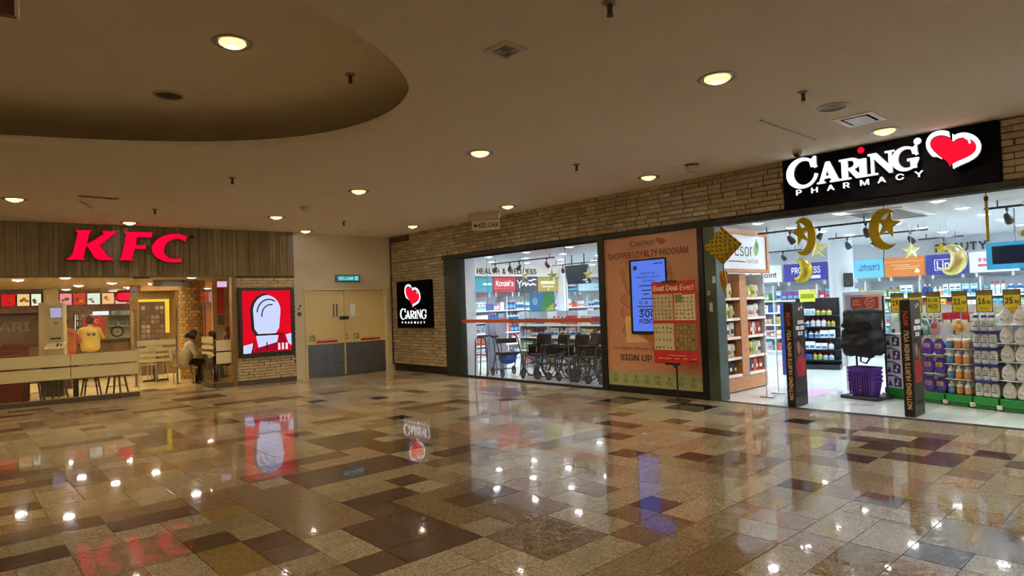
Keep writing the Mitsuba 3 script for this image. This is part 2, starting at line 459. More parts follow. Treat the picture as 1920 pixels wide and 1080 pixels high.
# ---- walls behind and beside the camera
for nm, lo, hi in (('wall_left', (-8.4, -6.4, 0), (-8.2, 16.8, 4.0)), ('wall_rear', (-8.4, -6.4, 0), (XP + .2, -6.2, 4.0))):
    say(nm, kind='structure'); scene[nm] = Mesh().box(lo, hi).ply('cream_paint')

# ---- pharmacy front: brick on a mortar ground, green frame, black plinth
MORTAR = hx('54493a'); BLACK = hx('0b0c0b'); GREEN = hx('34463f'); DKGREEN = hx('131c18')
say('wall_right', kind='structure'); USED['wall_right'] = 0
w = Mesh(MORTAR)
w.box((XP + .02, 4.05, 2.79), (XP + .2, 14.6, HC)); w.box((XP + .02, -6.2, 2.77), (XP + .2, 1.58, HC))
w.box((XP + .02, 12.19, 0.18), (XP + .2, 14.6, 2.79))
w.box((XP + .03, 1.58, 2.77), (XP + .2, 4.05, HC))
scene['wall_right'] = w.ply('paint')
put('wall_right__plinth', Mesh(BLACK).box((XP + .05, 12.19, 0), (XP + .2, 14.56, .18)), 'satin')
put('wall_right__black_trim', Mesh(hx('1c0f0d')).box((XP - .012, 14.50, .16), (XP + .05, 14.575, HC - .005), bev=.004), 'satin')
put('wall_right__header', Mesh(BLACK).box((XP - .03, 5.2, 2.69), (XP + .2, 12.25, 2.79), bev=.006).box((XP - .03, -6.2, 2.69), (XP + .2, 5.2, 2.77), bev=.006), 'rubber')
put('wall_right__pilaster', Mesh(DKGREEN).box((XP - .02, 11.66, 0), (XP + .2, 12.19, 2.70), bev=.006), 'rubber')
put('wall_right__pillar', Mesh(GREEN).box((XP - .02, 5.16, 0), (XP + .24, 5.36, 2.69), bev=.006), 'satin')
put('wall_right__post', Mesh(BLACK).box((XP - .04, 5.36, 0), (XP + .2, 5.46, 2.70), bev=.006), 'rubber')
put('wall_right__end_wall', Mesh(hx('c8c8c2')).box((XP, -6.2, 0), (XP + .2, -2.2, 2.7)), 'paint')
put('wall_right__threshold', Mesh(hx('15161a')).box((XP - .05, -2.2, -.002), (XP + .06, 5.16, .004), bev=.002).box((XP - .05, 7.49, -.002), (XP + .03, 11.66, .006), bev=.002), 'satin')

def brick_runs(x0, x1, z0, z1, L, Hh, joint, rnd):
    out, z, row = [], z0 + joint, 0
    while z + Hh <= z1 + 0.012:
        x = x0 - (L / 2 if row % 2 else 0)
        while x < x1:
            a, b = max(x + joint / 2, x0 + .001), min(x + L - joint / 2, x1 - .001)
            if b - a > 0.025:
                out.append((a, b, z, min(z + Hh - joint, z1 - .002)))
            x += L + rnd.uniform(-.012, .012)
        z += Hh; row += 1
    return out
br = random.Random(3)
bl = [(SF, q) for q in brick_runs(-14.5, -4.06, 2.79, HC, .225, .076, .011, br)] + [(SF, q) for q in brick_runs(-14.5, -12.2, .18, 2.79, .225, .076, .011, br)] \
    + [(SF, q) for q in brick_runs(-1.57, 2.2, 2.77, HC, .225, .076, .011, br)]
bl.sort(key=lambda e: (0 if e[1][0] < -.9 else 1, math.hypot(XP, (e[1][0] + e[1][1]) / 2)))
rest = Mesh(); sf = SF()
for n, (_, (a, b, z0, z1)) in enumerate(bl):
    d = br.uniform(.0, .014); uv = (br.random(), br.random())
    if n < 300:
        put('wall_right__brick', Mesh().box((a, z0, -.02), (b, z1, d), None, .004, uv=uv).ply('brick', m=sf, uv=True))
    else:
        rest.box((a, z0, -.02), (b, z1, d), uv=uv)
say(put('wall_right__brick_field', rest.ply('brick', m=sf, uv=True)), kind='stuff')

# ---- shop window
say('window_1', kind='structure'); USED['window_1'] = 0
wf = Mesh(BLACK)
wf.box((XP - .03, 7.36, 0), (XP + .12, 7.49, 2.70), bev=.005)
wf.box((XP + .0, 7.49, 0.0), (XP + .1, 11.66, .035), bev=.004)
wf.box((XP + .0, 7.49, 2.67), (XP + .1, 11.66, 2.70), bev=.004)
scene['window_1'] = wf.ply('rubber')
ys = [7.49, 8.36, 9.52, 10.7, 11.66]
for a, b in zip(ys[:-1], ys[1:]):
    put('window_1__pane', Mesh().add([(XP + .05, a + .002, .035), (XP + .05, b - .002, .035), (XP + .05, b - .002, 2.67), (XP + .05, a + .002, 2.67)], [[0, 1, 2], [0, 2, 3]]), 'glass')
put('window_1__film_strip', Mesh(hx('a2452f')).box((XP + .035, 7.49, 1.215), (XP + .047, 11.66, 1.29)), 'print')
for y in ys[1:-1]:
    put('window_1__seam', Mesh(hx('5f6a6e')).box((XP + .044, y - .002, .035), (XP + .056, y + .002, 2.67)), 'satin')

# ---- pharmacy interior shell
SX, SY0, SY1, SC = 17.2, -2.2, 14.3, 2.76
say('pharmacy_floor', kind='structure'); USED['pharmacy_floor'] = 0
scene['pharmacy_floor'] = Mesh(hx('9aa3a6')).box((XP + .06, SY0, -.2), (SX + .2, SY1 + .2, -.003)).ply('paint')
nt = 0; tf = Mesh(hx('bcc5c9'))
cand = [(XP + .06 + .6 * a, -2.2 + .6 * b) for a in range(14) for b in range(28)]
cand.sort(key=lambda c: (0 if (c[1] < 5.2 and c[1] > .2) or (c[1] > 5.2 and c[1] < 12 and c[0] < 10.6) else 1, math.hypot(*c)))
for n, (x, y) in enumerate(cand):
    b = (min(x + .6, SX) - .0012, min(y + .6, SY1) - .0012, 0.0)
    col = hx('bcc5c9') * fr.uniform(.94, 1.05)
    if n < 140:
        put('pharmacy_floor__tile', Mesh(col).box((x + .0012, y + .0012, -.02), b, bev=.0012), 'gloss')
    else:
        tf.box((x + .0012, y + .0012, -.012), b, col)
say(put('pharmacy_floor__tile_field', tf, 'gloss'), kind='stuff')
WHITE = hx('cdd4d8')
say('pharmacy_wall_back', kind='structure'); scene['pharmacy_wall_back'] = Mesh(WHITE).box((SX, SY0, 0), (SX + .15, SY1 + .2, 3.1)).ply('paint')
say('pharmacy_wall_side', kind='structure'); scene['pharmacy_wall_side'] = Mesh(WHITE).box((XP + .2, SY1, 0), (SX + .15, SY1 + .15, 3.1)).ply('paint')
say('pharmacy_wall_near', kind='structure'); scene['pharmacy_wall_near'] = Mesh(WHITE).box((XP + .2, SY0 - .15, 0), (SX + .15, SY0, 3.1)).ply('paint')
say('pharmacy_ceiling', kind='structure'); scene['pharmacy_ceiling'] = Mesh(hx('d3d8da')).box((XP + .1, SY0, SC), (SX + .15, SY1 + .2, SC + .1)).ply('paint')
say('pharmacy_wall_front', kind='structure')
scene['pharmacy_wall_front'] = Mesh(WHITE).box((XP + .201, 5.5, 0), (XP + .26, 7.47, SC)).box((XP + .201, 12.1, 0), (XP + .26, SY1, SC)).ply('paint')
say('pharmacy_column', kind='structure'); USED['pharmacy_column'] = 0
scene['pharmacy_column'] = Mesh(hx('d5dcea')).box((XP + .26, 11.78, 0), (9.52, 12.4, SC), bev=.004).ply('paint')
put('pharmacy_column_shaft', Mesh(hx('c3ccd4')).lathe([(.25, 0), (.25, SC)], 32, m=M4(None, (15.0, 5.62, 0))), 'paint', smooth=30)
say('pharmacy_column_shaft', kind='structure')
put('pharmacy_ceiling__bulkhead', Mesh(hx('ddd6c8')).box((9.6, 13.75, 2.42), (SX, SY1, SC)), 'paint')

# ---- restaurant front and shell
say('wall_back', kind='structure'); USED['wall_back'] = 0
k = Mesh(hx('3c3122'))
k.box((-10, .0, 2.44), (4.97, .2, HC), m=KM); k.box((3.62, .0, .0), (4.97, .2, 2.44), m=KM)
scene['wall_back'] = k.ply('paint')
pk = random.Random(5); u = 4.965; n = 0
tail = Mesh()
while u > -3.0:
    wd = pk.choice([.07, .09, .11, .13, .15, .18])
    uv = (pk.random(), pk.random())
    put('wall_back__plank', Mesh().box((u - wd + .002, -.022 - pk.uniform(0, .012), 2.445), (u - .002, .0, HC - .002), None, .003, uv=uv).ply('plank', m=KM, uv=True))
    u -= wd
tail.box((-10, -.025, 2.445), (u, 0, HC - .002), uv=(.4, .4))
put('wall_back__fascia_end', tail.ply('plank', m=KM, uv=True))
put('wall_back__fascia_edge', Mesh(hx('5b4a30')).box((-10, -.03, 2.425), (3.62, .2, 2.445), m=KM), 'satin')
put('wall_back__jamb', Mesh(hx('6a5028')).box((3.57, -.05, 0), (3.66, .2, 2.44), bev=.004, m=KM), 'satin')
put('wall_back__skirting', Mesh(hx('3e3a33')).box((3.66, -.035, 0), (4.97, 0, .095), bev=.004, m=KM), 'satin')
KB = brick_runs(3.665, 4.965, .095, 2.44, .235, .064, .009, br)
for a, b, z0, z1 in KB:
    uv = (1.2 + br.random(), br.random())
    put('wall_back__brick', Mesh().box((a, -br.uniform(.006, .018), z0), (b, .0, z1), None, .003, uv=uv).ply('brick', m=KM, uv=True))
# cream wall with the double door
P0 = KM @ np.array([4.97, 0, 0, 1]); YD = 14.58; XD = float(P0[0])
say('wall_door', kind='structure'); USED['wall_door'] = 0
D0, D1, DZ = 6.60, 8.72, 2.14
scene['wall_door'] = Mesh(hx('c0b190')).box((XD, YD, 0), (D0, YD + .2, HC)).box((D1, YD, 0), (XP + .2, YD + .2, HC)).box((D0, YD, DZ), (D1, YD + .2, HC)).ply('cream_paint')

say('food_floor_slab', kind='structure')
scene['food_floor_slab'] = Mesh().box((-8, -.0, -.2), (6.2, 11, -.001), m=KM).ply('food_floor')
FC = 2.50
say('food_ceiling', kind='structure'); scene['food_ceiling'] = Mesh(hx('c9b68e')).box((-8, .2, FC), (6.2, 11, FC + .1), m=KM).ply('paint')
say('food_wall_back', kind='structure'); scene['food_wall_back'] = Mesh(hx('a8987a')).box((-8, 10.6, 0), (6.2, 10.8, 2.9), m=KM).ply('paint')
say('food_wall_left', kind='structure'); scene['food_wall_left'] = Mesh(hx('a08a60')).box((-8.2, 0, 0), (-8, 10.8, 2.9), m=KM).ply('paint')
say('food_wall_right', kind='structure'); scene['food_wall_right'] = Mesh(hx('b79a66')).box((5.6, .25, 0), (5.8, 10.8, 2.9), m=KM).ply('paint')
# ================================================================ hall ceiling fittings
DOWN = np.diag([1.0, -1.0, -1.0, 1.0])
lamp = Proto()
lamp.part('trim_ring', Mesh(hx('8f8a80')).lathe([(.12, .012), (.128, -.004), (.15, -.010), (.166, -.006), (.168, 0.0)], 40), 'metal', 40)
lamp.part('reflector', Mesh(hx('b9b2a2')).lathe([(.1, .02), (.118, .012), (.126, -.003), (.13, -.003)], 40), 'metal', 40)
lamp.part('glowing_lens', Mesh((.8, .8, .8)).lathe([(.052, -.043), (.085, -.032), (.108, -.016), (.116, .0)], 32), 'lamp_skin', True, emit=HALL_GLOW, weight=.05)
lamp.part('bulb', Mesh((.8, .8, .8)).lathe([(.002, -.050), (.03, -.048), (.048, -.044), (.052, -.040)], 24), 'lamp_skin', True, emit=HALL_LAMP)
L = [(5.05, 2.83, 'beside the shop sign end of the hall, over the open floor'), (5.05, 6.07, 'over the middle of the hall floor, in front of the sprinkler'),
     (5.04, 9.1, 'past the recess, third of its row toward the restaurant'), (5.03, 12.37, 'near the wooden fascia, fourth of the long middle row'),
     (8.2, 5.82, 'close to the brick band above the salmon poster'), (8.2, 9.08, 'just beside the hanging exit sign'), (8.2, 12.36, 'over the black square heart sign'),
     (8.34, 2.56, 'almost touching the big white lettered shop sign'), (6.46, 14.2, 'tight against the cream wall beside the restaurant planks'), (2.9, 14.37, 'directly above the letters of the red restaurant sign'),
     (0.95, 12.34, 'alone near the left end of the planked fascia')]
for x, y, t in L:
    lamp.inst('downlight', M4(None, (x, y, HC)), 'round warm white downlight ' + t, 'ceiling light', 'warm hall downlights')
lamp.inst('downlight', M4(None, (1.94, 5.62, HC + RH)), 'round warm white downlight inside the oval ceiling recess', 'ceiling light', 'warm hall downlights')
for x, y in ((1.9, -.5), (5.05, -.5), (8.2, -.7), (-1.5, 2.6), (-1.6, -.5), (-2.4, 12.3), (-5.0, 11.0), (-4.8, 1.5)):
    z = HC + (RH if CUT.contains(Point(x, y)) else 0)
    lamp.inst('downlight', M4(None, (x, y, z)), 'round warm white downlight of the hall beyond the picture', 'ceiling light', 'warm hall downlights')
lamp.inst('downlight', M4(None, (-1.9, 6.0, HC + RH)), 'round warm white downlight of the hall beyond the picture', 'ceiling light', 'warm hall downlights')

spr = Proto()
spr.part('escutcheon', Mesh(hx('75695a')).lathe([(.012, -.012), (.03, -.008), (.038, 0)], 20), 'satin', 30)
spr.part('body', Mesh(hx('2a211a')).lathe([(.013, -.058), (.014, -.05), (.012, -.044), (.014, -.03), (.014, 0)], 14), 'satin', 30)
spr.part('deflector', Mesh(hx('2a211a')).lathe([(.010, -.068), (.017, -.066), (.017, -.062), (.008, -.058)], 16), 'satin', 30)
for x, y, z, t in ((6.06, 2.53, 0, 'between the round speaker and the large downlight'), (6.56, 5.83, 0, 'alone between two warm downlights'), (3.21, 2.52, 0, 'at the top edge nearest the camera'),
                   (6.46, 12.34, 0, 'over the cream wall side of the hall'), (3.09, 9.08, 0, 'behind the oval recess rim'), (2.9, 12.41, 0, 'in front of the red restaurant sign'), (3.1, 5.7, RH, 'inside the oval recess')):
    spr.inst('sprinkler', M4(None, (x, y, HC + z), 1.35), 'small dark fire sprinkler ' + t, 'sprinkler', 'ceiling sprinklers')

det = Proto()
det.part('base', Mesh(hx('b3a890')).lathe([(.05, -.014), (.055, 0)], 24), 'satin', 30)
det.part('head', Mesh(hx('c6bba2')).lathe([(.02, -.052), (.038, -.048), (.045, -.034), (.045, -.014)], 24), 'satin', 30)
det.inst('smoke_detector', M4(None, (4.98, 10.96, HC), 1.6), 'cream smoke detector on a disc near the far row of downlights', 'smoke detector')
det.inst('smoke_detector', M4(None, (7.6, 13.64, HC), 1.1), 'tiny cream smoke detector in the corner above the double door', 'smoke detector')

def spk(name, loc, lab, dark):
    k = thing(name, lab, 'speaker')
    put(k + '__rim', Mesh(hx('b8ad98')).lathe([(.125, -.004), (.128, -.016), (.148, -.014), (.155, 0)], 40, m=M4(None, loc)), 'satin', 40)
    g = Mesh(hx(dark)); g.lathe([(.126, -.006), (.126, -.002)], 32, m=M4(None, loc))
    for r in (.035, .06, .085, .11):
        g.ring(r, .003, 28, 5, m=M4(None, np.add(loc, (0, 0, -.006))))
    put(k + '__grille', g, 'satin')
spk('ceiling_speaker', (6.80, 2.55, HC), 'round grey ceiling speaker with a pale rim beside the square hatch', '7b7263')
spk('ceiling_speaker', (1.87, 7.36, HC + RH), 'dark round ceiling speaker inside the oval recess', '4a3c22')

k = thing('ceiling_vent', 'small square cream air vent near the recess, nearest the camera', 'vent')
put(k + '__frame', Mesh(hx('b5a88c')).box((-.12, -.12, -.012), (.12, .12, 0), bev=.005, m=M4(RZ(.05), (3.18, 3.48, HC))), 'satin')
vb = Mesh(hx('6e5f45'))
for q in (.085, .06, .035):
    vb.ring(q * 1.2, .006, 4, 5, m=M4(RZ(.05 + PI / 4), (3.18, 3.48, HC - .014)))
put(k + '__louver', vb, 'satin')
put(k + '__hub', Mesh(hx('5a4c36')).lathe([(.02, -.02), (.03, -.012)], 16, m=M4(None, (3.18, 3.48, HC))), 'satin')

k = thing('access_hatch', 'square white air outlet with a dark opening line beside the round speaker', 'vent')
hm = M4(None, (7.55, 2.56, HC))
put(k + '__frame', Mesh(hx('f0eee8')).box((-.24, -.2, -.008), (.24, -.14, 0), bev=.003, m=hm).box((-.24, .14, -.008), (.24, .2, 0), bev=.003, m=hm).box((-.24, -.14, -.008), (-.18, .14, 0), bev=.003, m=hm).box((.18, -.14, -.008), (.24, .14, 0), bev=.003, m=hm), 'satin')
put(k + '__gap', Mesh(hx('14110d')).box((-.18, -.14, -.003), (.18, .14, -.001), m=hm), 'matte')
put(k + '__flap', Mesh(hx('cfcabc')).box((-.155, -.115, -.012), (.155, .115, -.004), bev=.003, m=hm), 'satin')

k = thing('linear_vent', 'thin dark slot vent in the ceiling near the restaurant', 'vent')
put(k + '__frame', Mesh(hx('8a7c62')).box((1.66, 11.53, HC - .008), (2.2, 11.63, HC), bev=.003), 'satin')
sl = Mesh(hx('33291c'))
for q in range(3):
    sl.box((1.68, 11.545 + q * .026, HC - .014), (2.18, 11.557 + q * .026, HC - .008))
put(k + '__slats', sl, 'satin')
k = thing('wire_hook', 'bent dark wire hook on the ceiling by the slot vent', 'hook')
scene[k] = Mesh(hx('5b4c36')).tube([(1.75, 12.1, HC), (1.82, 12.2, HC - .01), (1.9, 12.28, HC - .04), (1.93, 12.2, HC - .09)], .008, 6).ply('satin')
k = thing('ceiling_wire', 'thin brown raised line along the ceiling in front of the shop sign', 'wire')  # a thin brown line on the ceiling, built as a slim tube
scene[k] = Mesh(hx('6a5640')).tube([(6.64, 3.23, HC - .004), (7.1, 3.235, HC - .006), (7.6, 3.228, HC - .005), (8.06, 3.24, HC - .003)], .006, 6).lathe([(.012, -.014), (.016, 0)], 10, m=M4(None, (6.64, 3.23, HC))).ply('satin')

k = thing('dome_camera', 'small white dome security camera under the ceiling by the shop sign', 'security camera')
cm = M4(None, (8.40, 3.62, HC))
put(k + '__base', Mesh(hx('aaa08c')).lathe([(.05, -.055), (.058, -.03), (.06, 0)], 24, m=cm), 'satin', 40)
put(k + '__dome', Mesh(hx('0c0c0e')).lathe([(.004, -.104), (.024, -.098), (.04, -.08), (.047, -.055)], 24, m=cm), 'gloss', True)
put(k + '__sun_cover', Mesh(hx('e6e4de')).tube([(8.40 + .052 * math.cos(a), 3.62 + .052 * math.sin(a), HC - .06 - .035 * math.sin((a + 2.4) / 2.6 * PI)) for a in np.linspace(-2.4, .2, 12)], .008, 6), 'satin', True)

k = thing('emergency_lamp', 'grey white round emergency lamp hanging under the ceiling at the brick band', 'emergency lamp')
em = M4(None, (7.98, 4.92, HC))
put(k + '__mount', Mesh(hx('5e5044')).lathe([(.07, -.03), (.10, 0)], 20, m=em), 'satin', 30)
put(k + '__body', Mesh(hx('b7a99a')).lathe([(.085, -.098), (.1, -.088), (.104, -.05), (.098, -.03)], 28, m=em), 'satin', 30)
put(k + '__led', Mesh(hx('f0e8e0')).lathe([(.012, -.0), (.012, .012)], 10, m=M4(rot((0, 1, 0), -PI / 2), (7.878, 4.88, HC - .05))), 'gloss')

# hanging exit sign
k = thing('hanging_exit_sign', 'grey hanging exit sign board lettered KELUAR under the ceiling', 'exit sign')
hx0 = frame((8.30, 9.92, HC), (.52, -.855, 0))
put(k + '__housing', Mesh(hx('a8987c')).box((-.32, -.15, -.05), (.32, -.0, .05), bev=.006, m=hx0), 'satin')
put(k + '__end_lamp', Mesh(hx('fff0c8')).box((.32, -.14, -.04), (.335, -.03, .04), bev=.004, m=hx0), 'satin')
put(k + '__board', Mesh(hx('b7ab95')).box((-.27, -.36, -.008), (.33, -.15, .008), bev=.003, m=hx0), 'satin')
put(k + '__lettering', Mesh(hx('2a2219')).text('KELUAR', .10, m=hx0 @ M4(None, (-.12, -.31, .0082)), width=.42, bold=True).poly(Polygon([(-.23, -.26), (-.18, -.21), (-.18, -.24), (-.14, -.24), (-.14, -.28), (-.18, -.28), (-.18, -.31)]), .002, m=hx0 @ M4(None, (0, 0, .0082))), 'print')

k = thing('hanging_board', 'dark red hanging sign board at the top corner nearest the camera', 'sign')
hb = frame((.20, 3.74, 3.0), (.98, -.2, 0))
put(k + '__board', Mesh(hx('3a0a14')).box((-.9, 0, -.02), (.1, .35, .02), m=hb), 'satin')
put(k + '__edge', Mesh(hx('c8c4c0')).box((.1, 0, -.024), (.116, .35, .024), bev=.003, m=hb), 'satin')
put(k + '__hanger', Mesh(hx('908a80')).rod((-.4, .35, 0), (-.4, HC - 3.0 + .0, 0), .006, m=hb).rod((.0, .35, 0), (.0, HC - 3.0 + .0, 0), .006, m=hb), 'metal')
k = thing('dark_sign_strip', 'short dark blank strip high on the brick wall at the corner', 'sign')
ds = Mesh(hx('2a1512'))
ds.box((-14.45, 3.30, .014), (-13.64, 3.44, .05), bev=.006, m=SF())
for q in range(6):
    ds.box((-14.4 + q * .12, 3.32, .05), (-14.33 + q * .12, 3.42, .062), bev=.004, m=SF())
scene[k] = ds.ply('satin')

# ================================================================ lettering shapes
def arc_pts(cx, cy, rx, ry, a0, a1, n=24):
    a = np.radians(np.linspace(a0, a1, n))
    return [(cx + rx * math.cos(t), cy + ry * math.sin(t)) for t in a]
def serif_C(bar=False):
    o = Polygon(arc_pts(.44, .5, .44, .52, 0, 360, 48)); i = Polygon(arc_pts(.50, .5, .30, .42, 0, 360, 40))
    g = o.difference(i).difference(Polygon([(.5, .5), (1.2, .78), (1.2, .30)] if not bar else [(.56, .5), (1.2, .74), (1.2, .40)]))
    tip = Polygon([(.70, .66), (.84, .66), (.84, 1.0), (.78, 1.0), (.66, .86)])
    g = g.union(tip)
    if bar:
        g = g.union(sbox(.62, .06, .80, .46)).union(sbox(.52, .38, .88, .47))
    return g
def serif_A():
    g = Polygon([(.0, 0), (.30, 0), (.30, .05), (.235, .07), (.28, .22), (.52, .22), (.57, .07), (.50, .05), (.50, 0), (.90, 0), (.90, .05), (.82, .08), (.50, 1.0), (.36, 1.0), (.09, .08), (.0, .05)])
    return g.difference(Polygon([(.31, .32), (.49, .32), (.40, .62)]))
def serif_R():
    g = sbox(0, 0, .42, .06).union(sbox(.09, 0, .31, 1.0)).union(sbox(0, .94, .45, 1.0))
    bowl = Polygon(arc_pts(.42, .72, .36, .28, -90, 90, 20) + [(.2, 1.0), (.2, .44)]).difference(Polygon(arc_pts(.40, .72, .17, .19, -90, 90, 16) + [(.31, .91), (.31, .53)]))
    leg = Polygon([(.34, .46), (.52, .48), (.80, .08), (.90, .05), (.90, 0), (.62, 0)])
    return g.union(bowl).union(leg)
def serif_I():
    return sbox(.08, 0, .32, .9).union(sbox(0, 0, .40, .06)).union(sbox(0, .84, .32, .9))
def serif_N():
    g = sbox(.10, 0, .20, 1.0).union(sbox(0, 0, .32, .06)).union(Polygon([(0, 1.0), (.30, 1.0), (.82, .24), (.82, 0), (.74, 0), (.14, .88), (0, .94)]))
    return g.union(sbox(.74, 0, .84, 1.0)).union(sbox(.62, .94, .94, 1.0))
GL = {'C': serif_C(), 'A': serif_A(), 'R': serif_R(), 'i': serif_I(), 'N': serif_N(), 'G': serif_C(True)}
def fit(g, x0, x1, y0, y1):
    a, b, c, d = g.bounds
    return affinity.translate(affinity.scale(affinity.translate(g, -a, -b), (x1 - x0) / (c - a), (y1 - y0) / (d - b), origin=(0, 0)), x0, y0)
def heart(n=60):
    t = np.linspace(0, 2 * PI, n)[:-1]
    x = 16 * np.sin(t) ** 3; y = 13 * np.cos(t) - 5 * np.cos(2 * t) - 2 * np.cos(3 * t) - np.cos(4 * t)
    return Polygon(np.c_[x / 17, (y + 17) / 29]).buffer(0)
def heart_logo(x0, x1, y0, y1):
    """(red heart, white sweep round it, white glint) tilted as on the signs"""
    h = affinity.rotate(heart(), -14, origin=(0, .5))
    big = h.buffer(.20).difference(h.buffer(.055))
    cutl = Polygon([(-2, -1), (.16, -.9), (.02, .06), (-.62, .42), (-2, .62)])
    big = big.difference(cutl).difference(Polygon([(-.16, 1.6), (-.02, .82), (.06, .8), (.10, 1.6)]))
    gl = LineString(arc_pts(.52, .72, .22, .2, 0, 75, 10)).buffer(.045)
    a, b, c, d = unary_union([h, big]).bounds
    f = lambda g: affinity.translate(affinity.scale(affinity.translate(g, -a, -b), (x1 - x0) / (c - a), (y1 - y0) / (d - b), origin=(0, 0)), x0, y0)
    return f(h), f(big), f(gl)

W_EMIT = np.array([1.5, 1.6, 1.75]); R_EMIT = np.array([1.25, .008, .035]); KR_EMIT = np.array([1.02, .002, .042])
def lit(key, g, m, depth, emit, side, weight=.25):
    """a lit letter: solid body and a glowing face"""
    a = put(key, Mesh(side).poly(g.buffer(.006), depth, m=m), 'satin')
    put(a + '__face', Mesh((.7, .7, .7)).poly(g.buffer(.005), .003, m=m @ M4(None, (0, 0, depth + .0005))), 'lamp_skin', emit=emit, weight=weight)
    return a

# ---- big pharmacy sign over the opening
k = thing('fascia_sign', 'long black shop sign over the opening with glowing white letters and a red heart', 'shop sign')
s0 = SF()
put(k + '__panel', Mesh(hx('0b0c10')).box((-4.05, 2.775, -.03), (-1.58, HC - .004, .03), bev=.006, m=s0), 'matte')
sm = s0 @ M4(None, (0, 0, .055))
for ch, x0, x1, y0, y1 in (('C', -3.97, -3.55, 3.035, 3.45), ('A', -3.56, -3.26, 3.06, 3.335), ('R', -3.27, -2.98, 3.06, 3.325), ('i', -3.05, -2.92, 3.06, 3.29), ('N', -2.92, -2.62, 3.06, 3.33), ('G', -2.65, -2.36, 3.05, 3.345)):
    lit(k + '__letter', fit(GL[ch], x0, x1, y0, y1), sm, .035, W_EMIT, hx('d8dce2'))
lit(k + '__red_dot', Point(-3.0, 3.405).buffer(.036), sm, .03, R_EMIT, hx('8a1018'))
lit(k + '__round_dot', Point(-2.365, 3.385).buffer(.036), sm, .03, W_EMIT, hx('d8dce2'))
t = meshkit.text_mesh('PHARMACY', .075, .02, True)
tv = np.array(t.vertices); nx = np.linspace(-3.86, -2.42, 8)
for i, ch in enumerate('PHARMACY'):
    t = meshkit.text_mesh(ch, .07, .018, True); v = np.array(t.vertices); v[:, 0] = (v[:, 0] - v[:, 0].min()) * 1.45 + nx[i]; v[:, 1] += 2.955
    a = put(k + '__small_letter', Mesh((.7, .7, .7)).add(v, t.faces, m=sm), 'lamp_skin', emit=W_EMIT * .9, weight=.1)
hr, hw, hg = heart_logo(-2.27, -1.74, 2.985, 3.455)
lit(k + '__heart', hr, sm, .03, R_EMIT, hx('8a1018')); lit(k + '__heart_outline', hw, sm, .045, W_EMIT, hx('d8dce2'))
put(k + '__heart_glint', Mesh((.7, .7, .7)).poly(hg, .004, m=sm @ M4(None, (0, 0, .036))), 'lamp_skin', emit=W_EMIT, weight=.1)

# ---- small square pharmacy sign on the brick
k = thing('wall_sign', 'black square light box sign with a red heart over white letters', 'shop sign')
put(k + '__panel', Mesh(hx('050609')).poly(sbox(-14.10, 1.17, -12.72, 2.22).buffer(.055), .09, m=s0), 'matte')
sm = s0 @ M4(None, (0, 0, .092))
def put_flat(key, g, emit, w=.2):
    put(key, Mesh((.7, .7, .7)).poly(g, .006, m=sm), 'lamp_skin', emit=emit, weight=w)
hr, hw, hg = heart_logo(-13.78, -13.08, 1.62, 2.20)
put_flat(k + '__heart', hr, R_EMIT); put_flat(k + '__heart_outline', hw, W_EMIT * .8); put_flat(k + '__heart_glint', hg.intersection(hr), W_EMIT * .6, .05)
scene[k + '__heart_glint']['to_world'] = T().translate([-.003, 0, 0])
for ch, x0, x1, y0, y1 in (('C', -14.02, -13.74, 1.31, 1.60), ('A', -13.76, -13.54, 1.33, 1.54), ('R', -13.56, -13.34, 1.33, 1.54), ('i', -13.36, -13.27, 1.33, 1.52), ('N', -13.27, -13.06, 1.33, 1.55), ('G', -13.07, -12.84, 1.32, 1.56)):
    put_flat(k + '__letter', fit(GL[ch], x0, x1, y0, y1), W_EMIT * .8, .1)
put_flat(k + '__red_dot', Point(-13.315, 1.58).buffer(.024), R_EMIT * .8, .05)
for i, ch in enumerate('PHARMACY'):
    t = meshkit.text_mesh(ch, .052, .006, True); v = np.array(t.vertices); v[:, 0] = (v[:, 0] - v[:, 0].min()) * 1.5 - 13.94 + i * .137; v[:, 1] += 1.215
    put(k + '__small_letter', Mesh((.7, .7, .7)).add(v, t.faces, m=sm), 'lamp_skin', emit=W_EMIT * .8, weight=.05)

# ---- red restaurant sign
K_ = Polygon([(.73, 3.34), (.99, 3.345), (.95, 3.29), (.9, 3.065), (1.2, 3.28), (1.17, 3.31), (1.17, 3.34), (1.43, 3.34), (1.39, 3.31), (1.12, 3.05), (1.25, 2.84), (1.35, 2.775), (1.34, 2.76), (1.1, 2.76), (1.03, 2.81), (.93, 3.0), (.895, 3.03), (.84, 2.8), (.86, 2.775), (.86, 2.76), (.58, 2.76), (.58, 2.775), (.63, 2.81), (.67, 2.87), (.76, 3.27), (.75, 3.3), (.73, 3.325)])
F_ = Polygon([(1.55, 3.34), (2.04, 3.345), (2.02, 3.23), (1.99, 3.245), (1.76, 3.24), (1.735, 3.075), (1.89, 3.075), (1.92, 3.09), (1.91, 3.0), (1.715, 3.0), (1.67, 2.8), (1.69, 2.78), (1.69, 2.76), (1.45, 2.765), (1.45, 2.78), (1.48, 2.81), (1.575, 3.26), (1.57, 3.3), (1.55, 3.325)])
C_ = Polygon([(2.69, 3.29), (2.65, 3.165), (2.62, 3.2), (2.53, 3.24), (2.42, 3.22), (2.3, 3.14), (2.25, 3.03), (2.24, 2.94), (2.28, 2.86), (2.37, 2.81), (2.49, 2.80), (2.585, 2.825), (2.56, 2.73), (2.41, 2.73), (2.26, 2.745), (2.11, 2.82), (2.035, 2.93), (2.02, 3.04), (2.09, 3.17), (2.21, 3.27), (2.36, 3.32), (2.51, 3.335)]).buffer(.03).buffer(-.03)
k = thing('restaurant_sign', 'three big glowing red slanted letters on the wooden planks', 'shop sign')
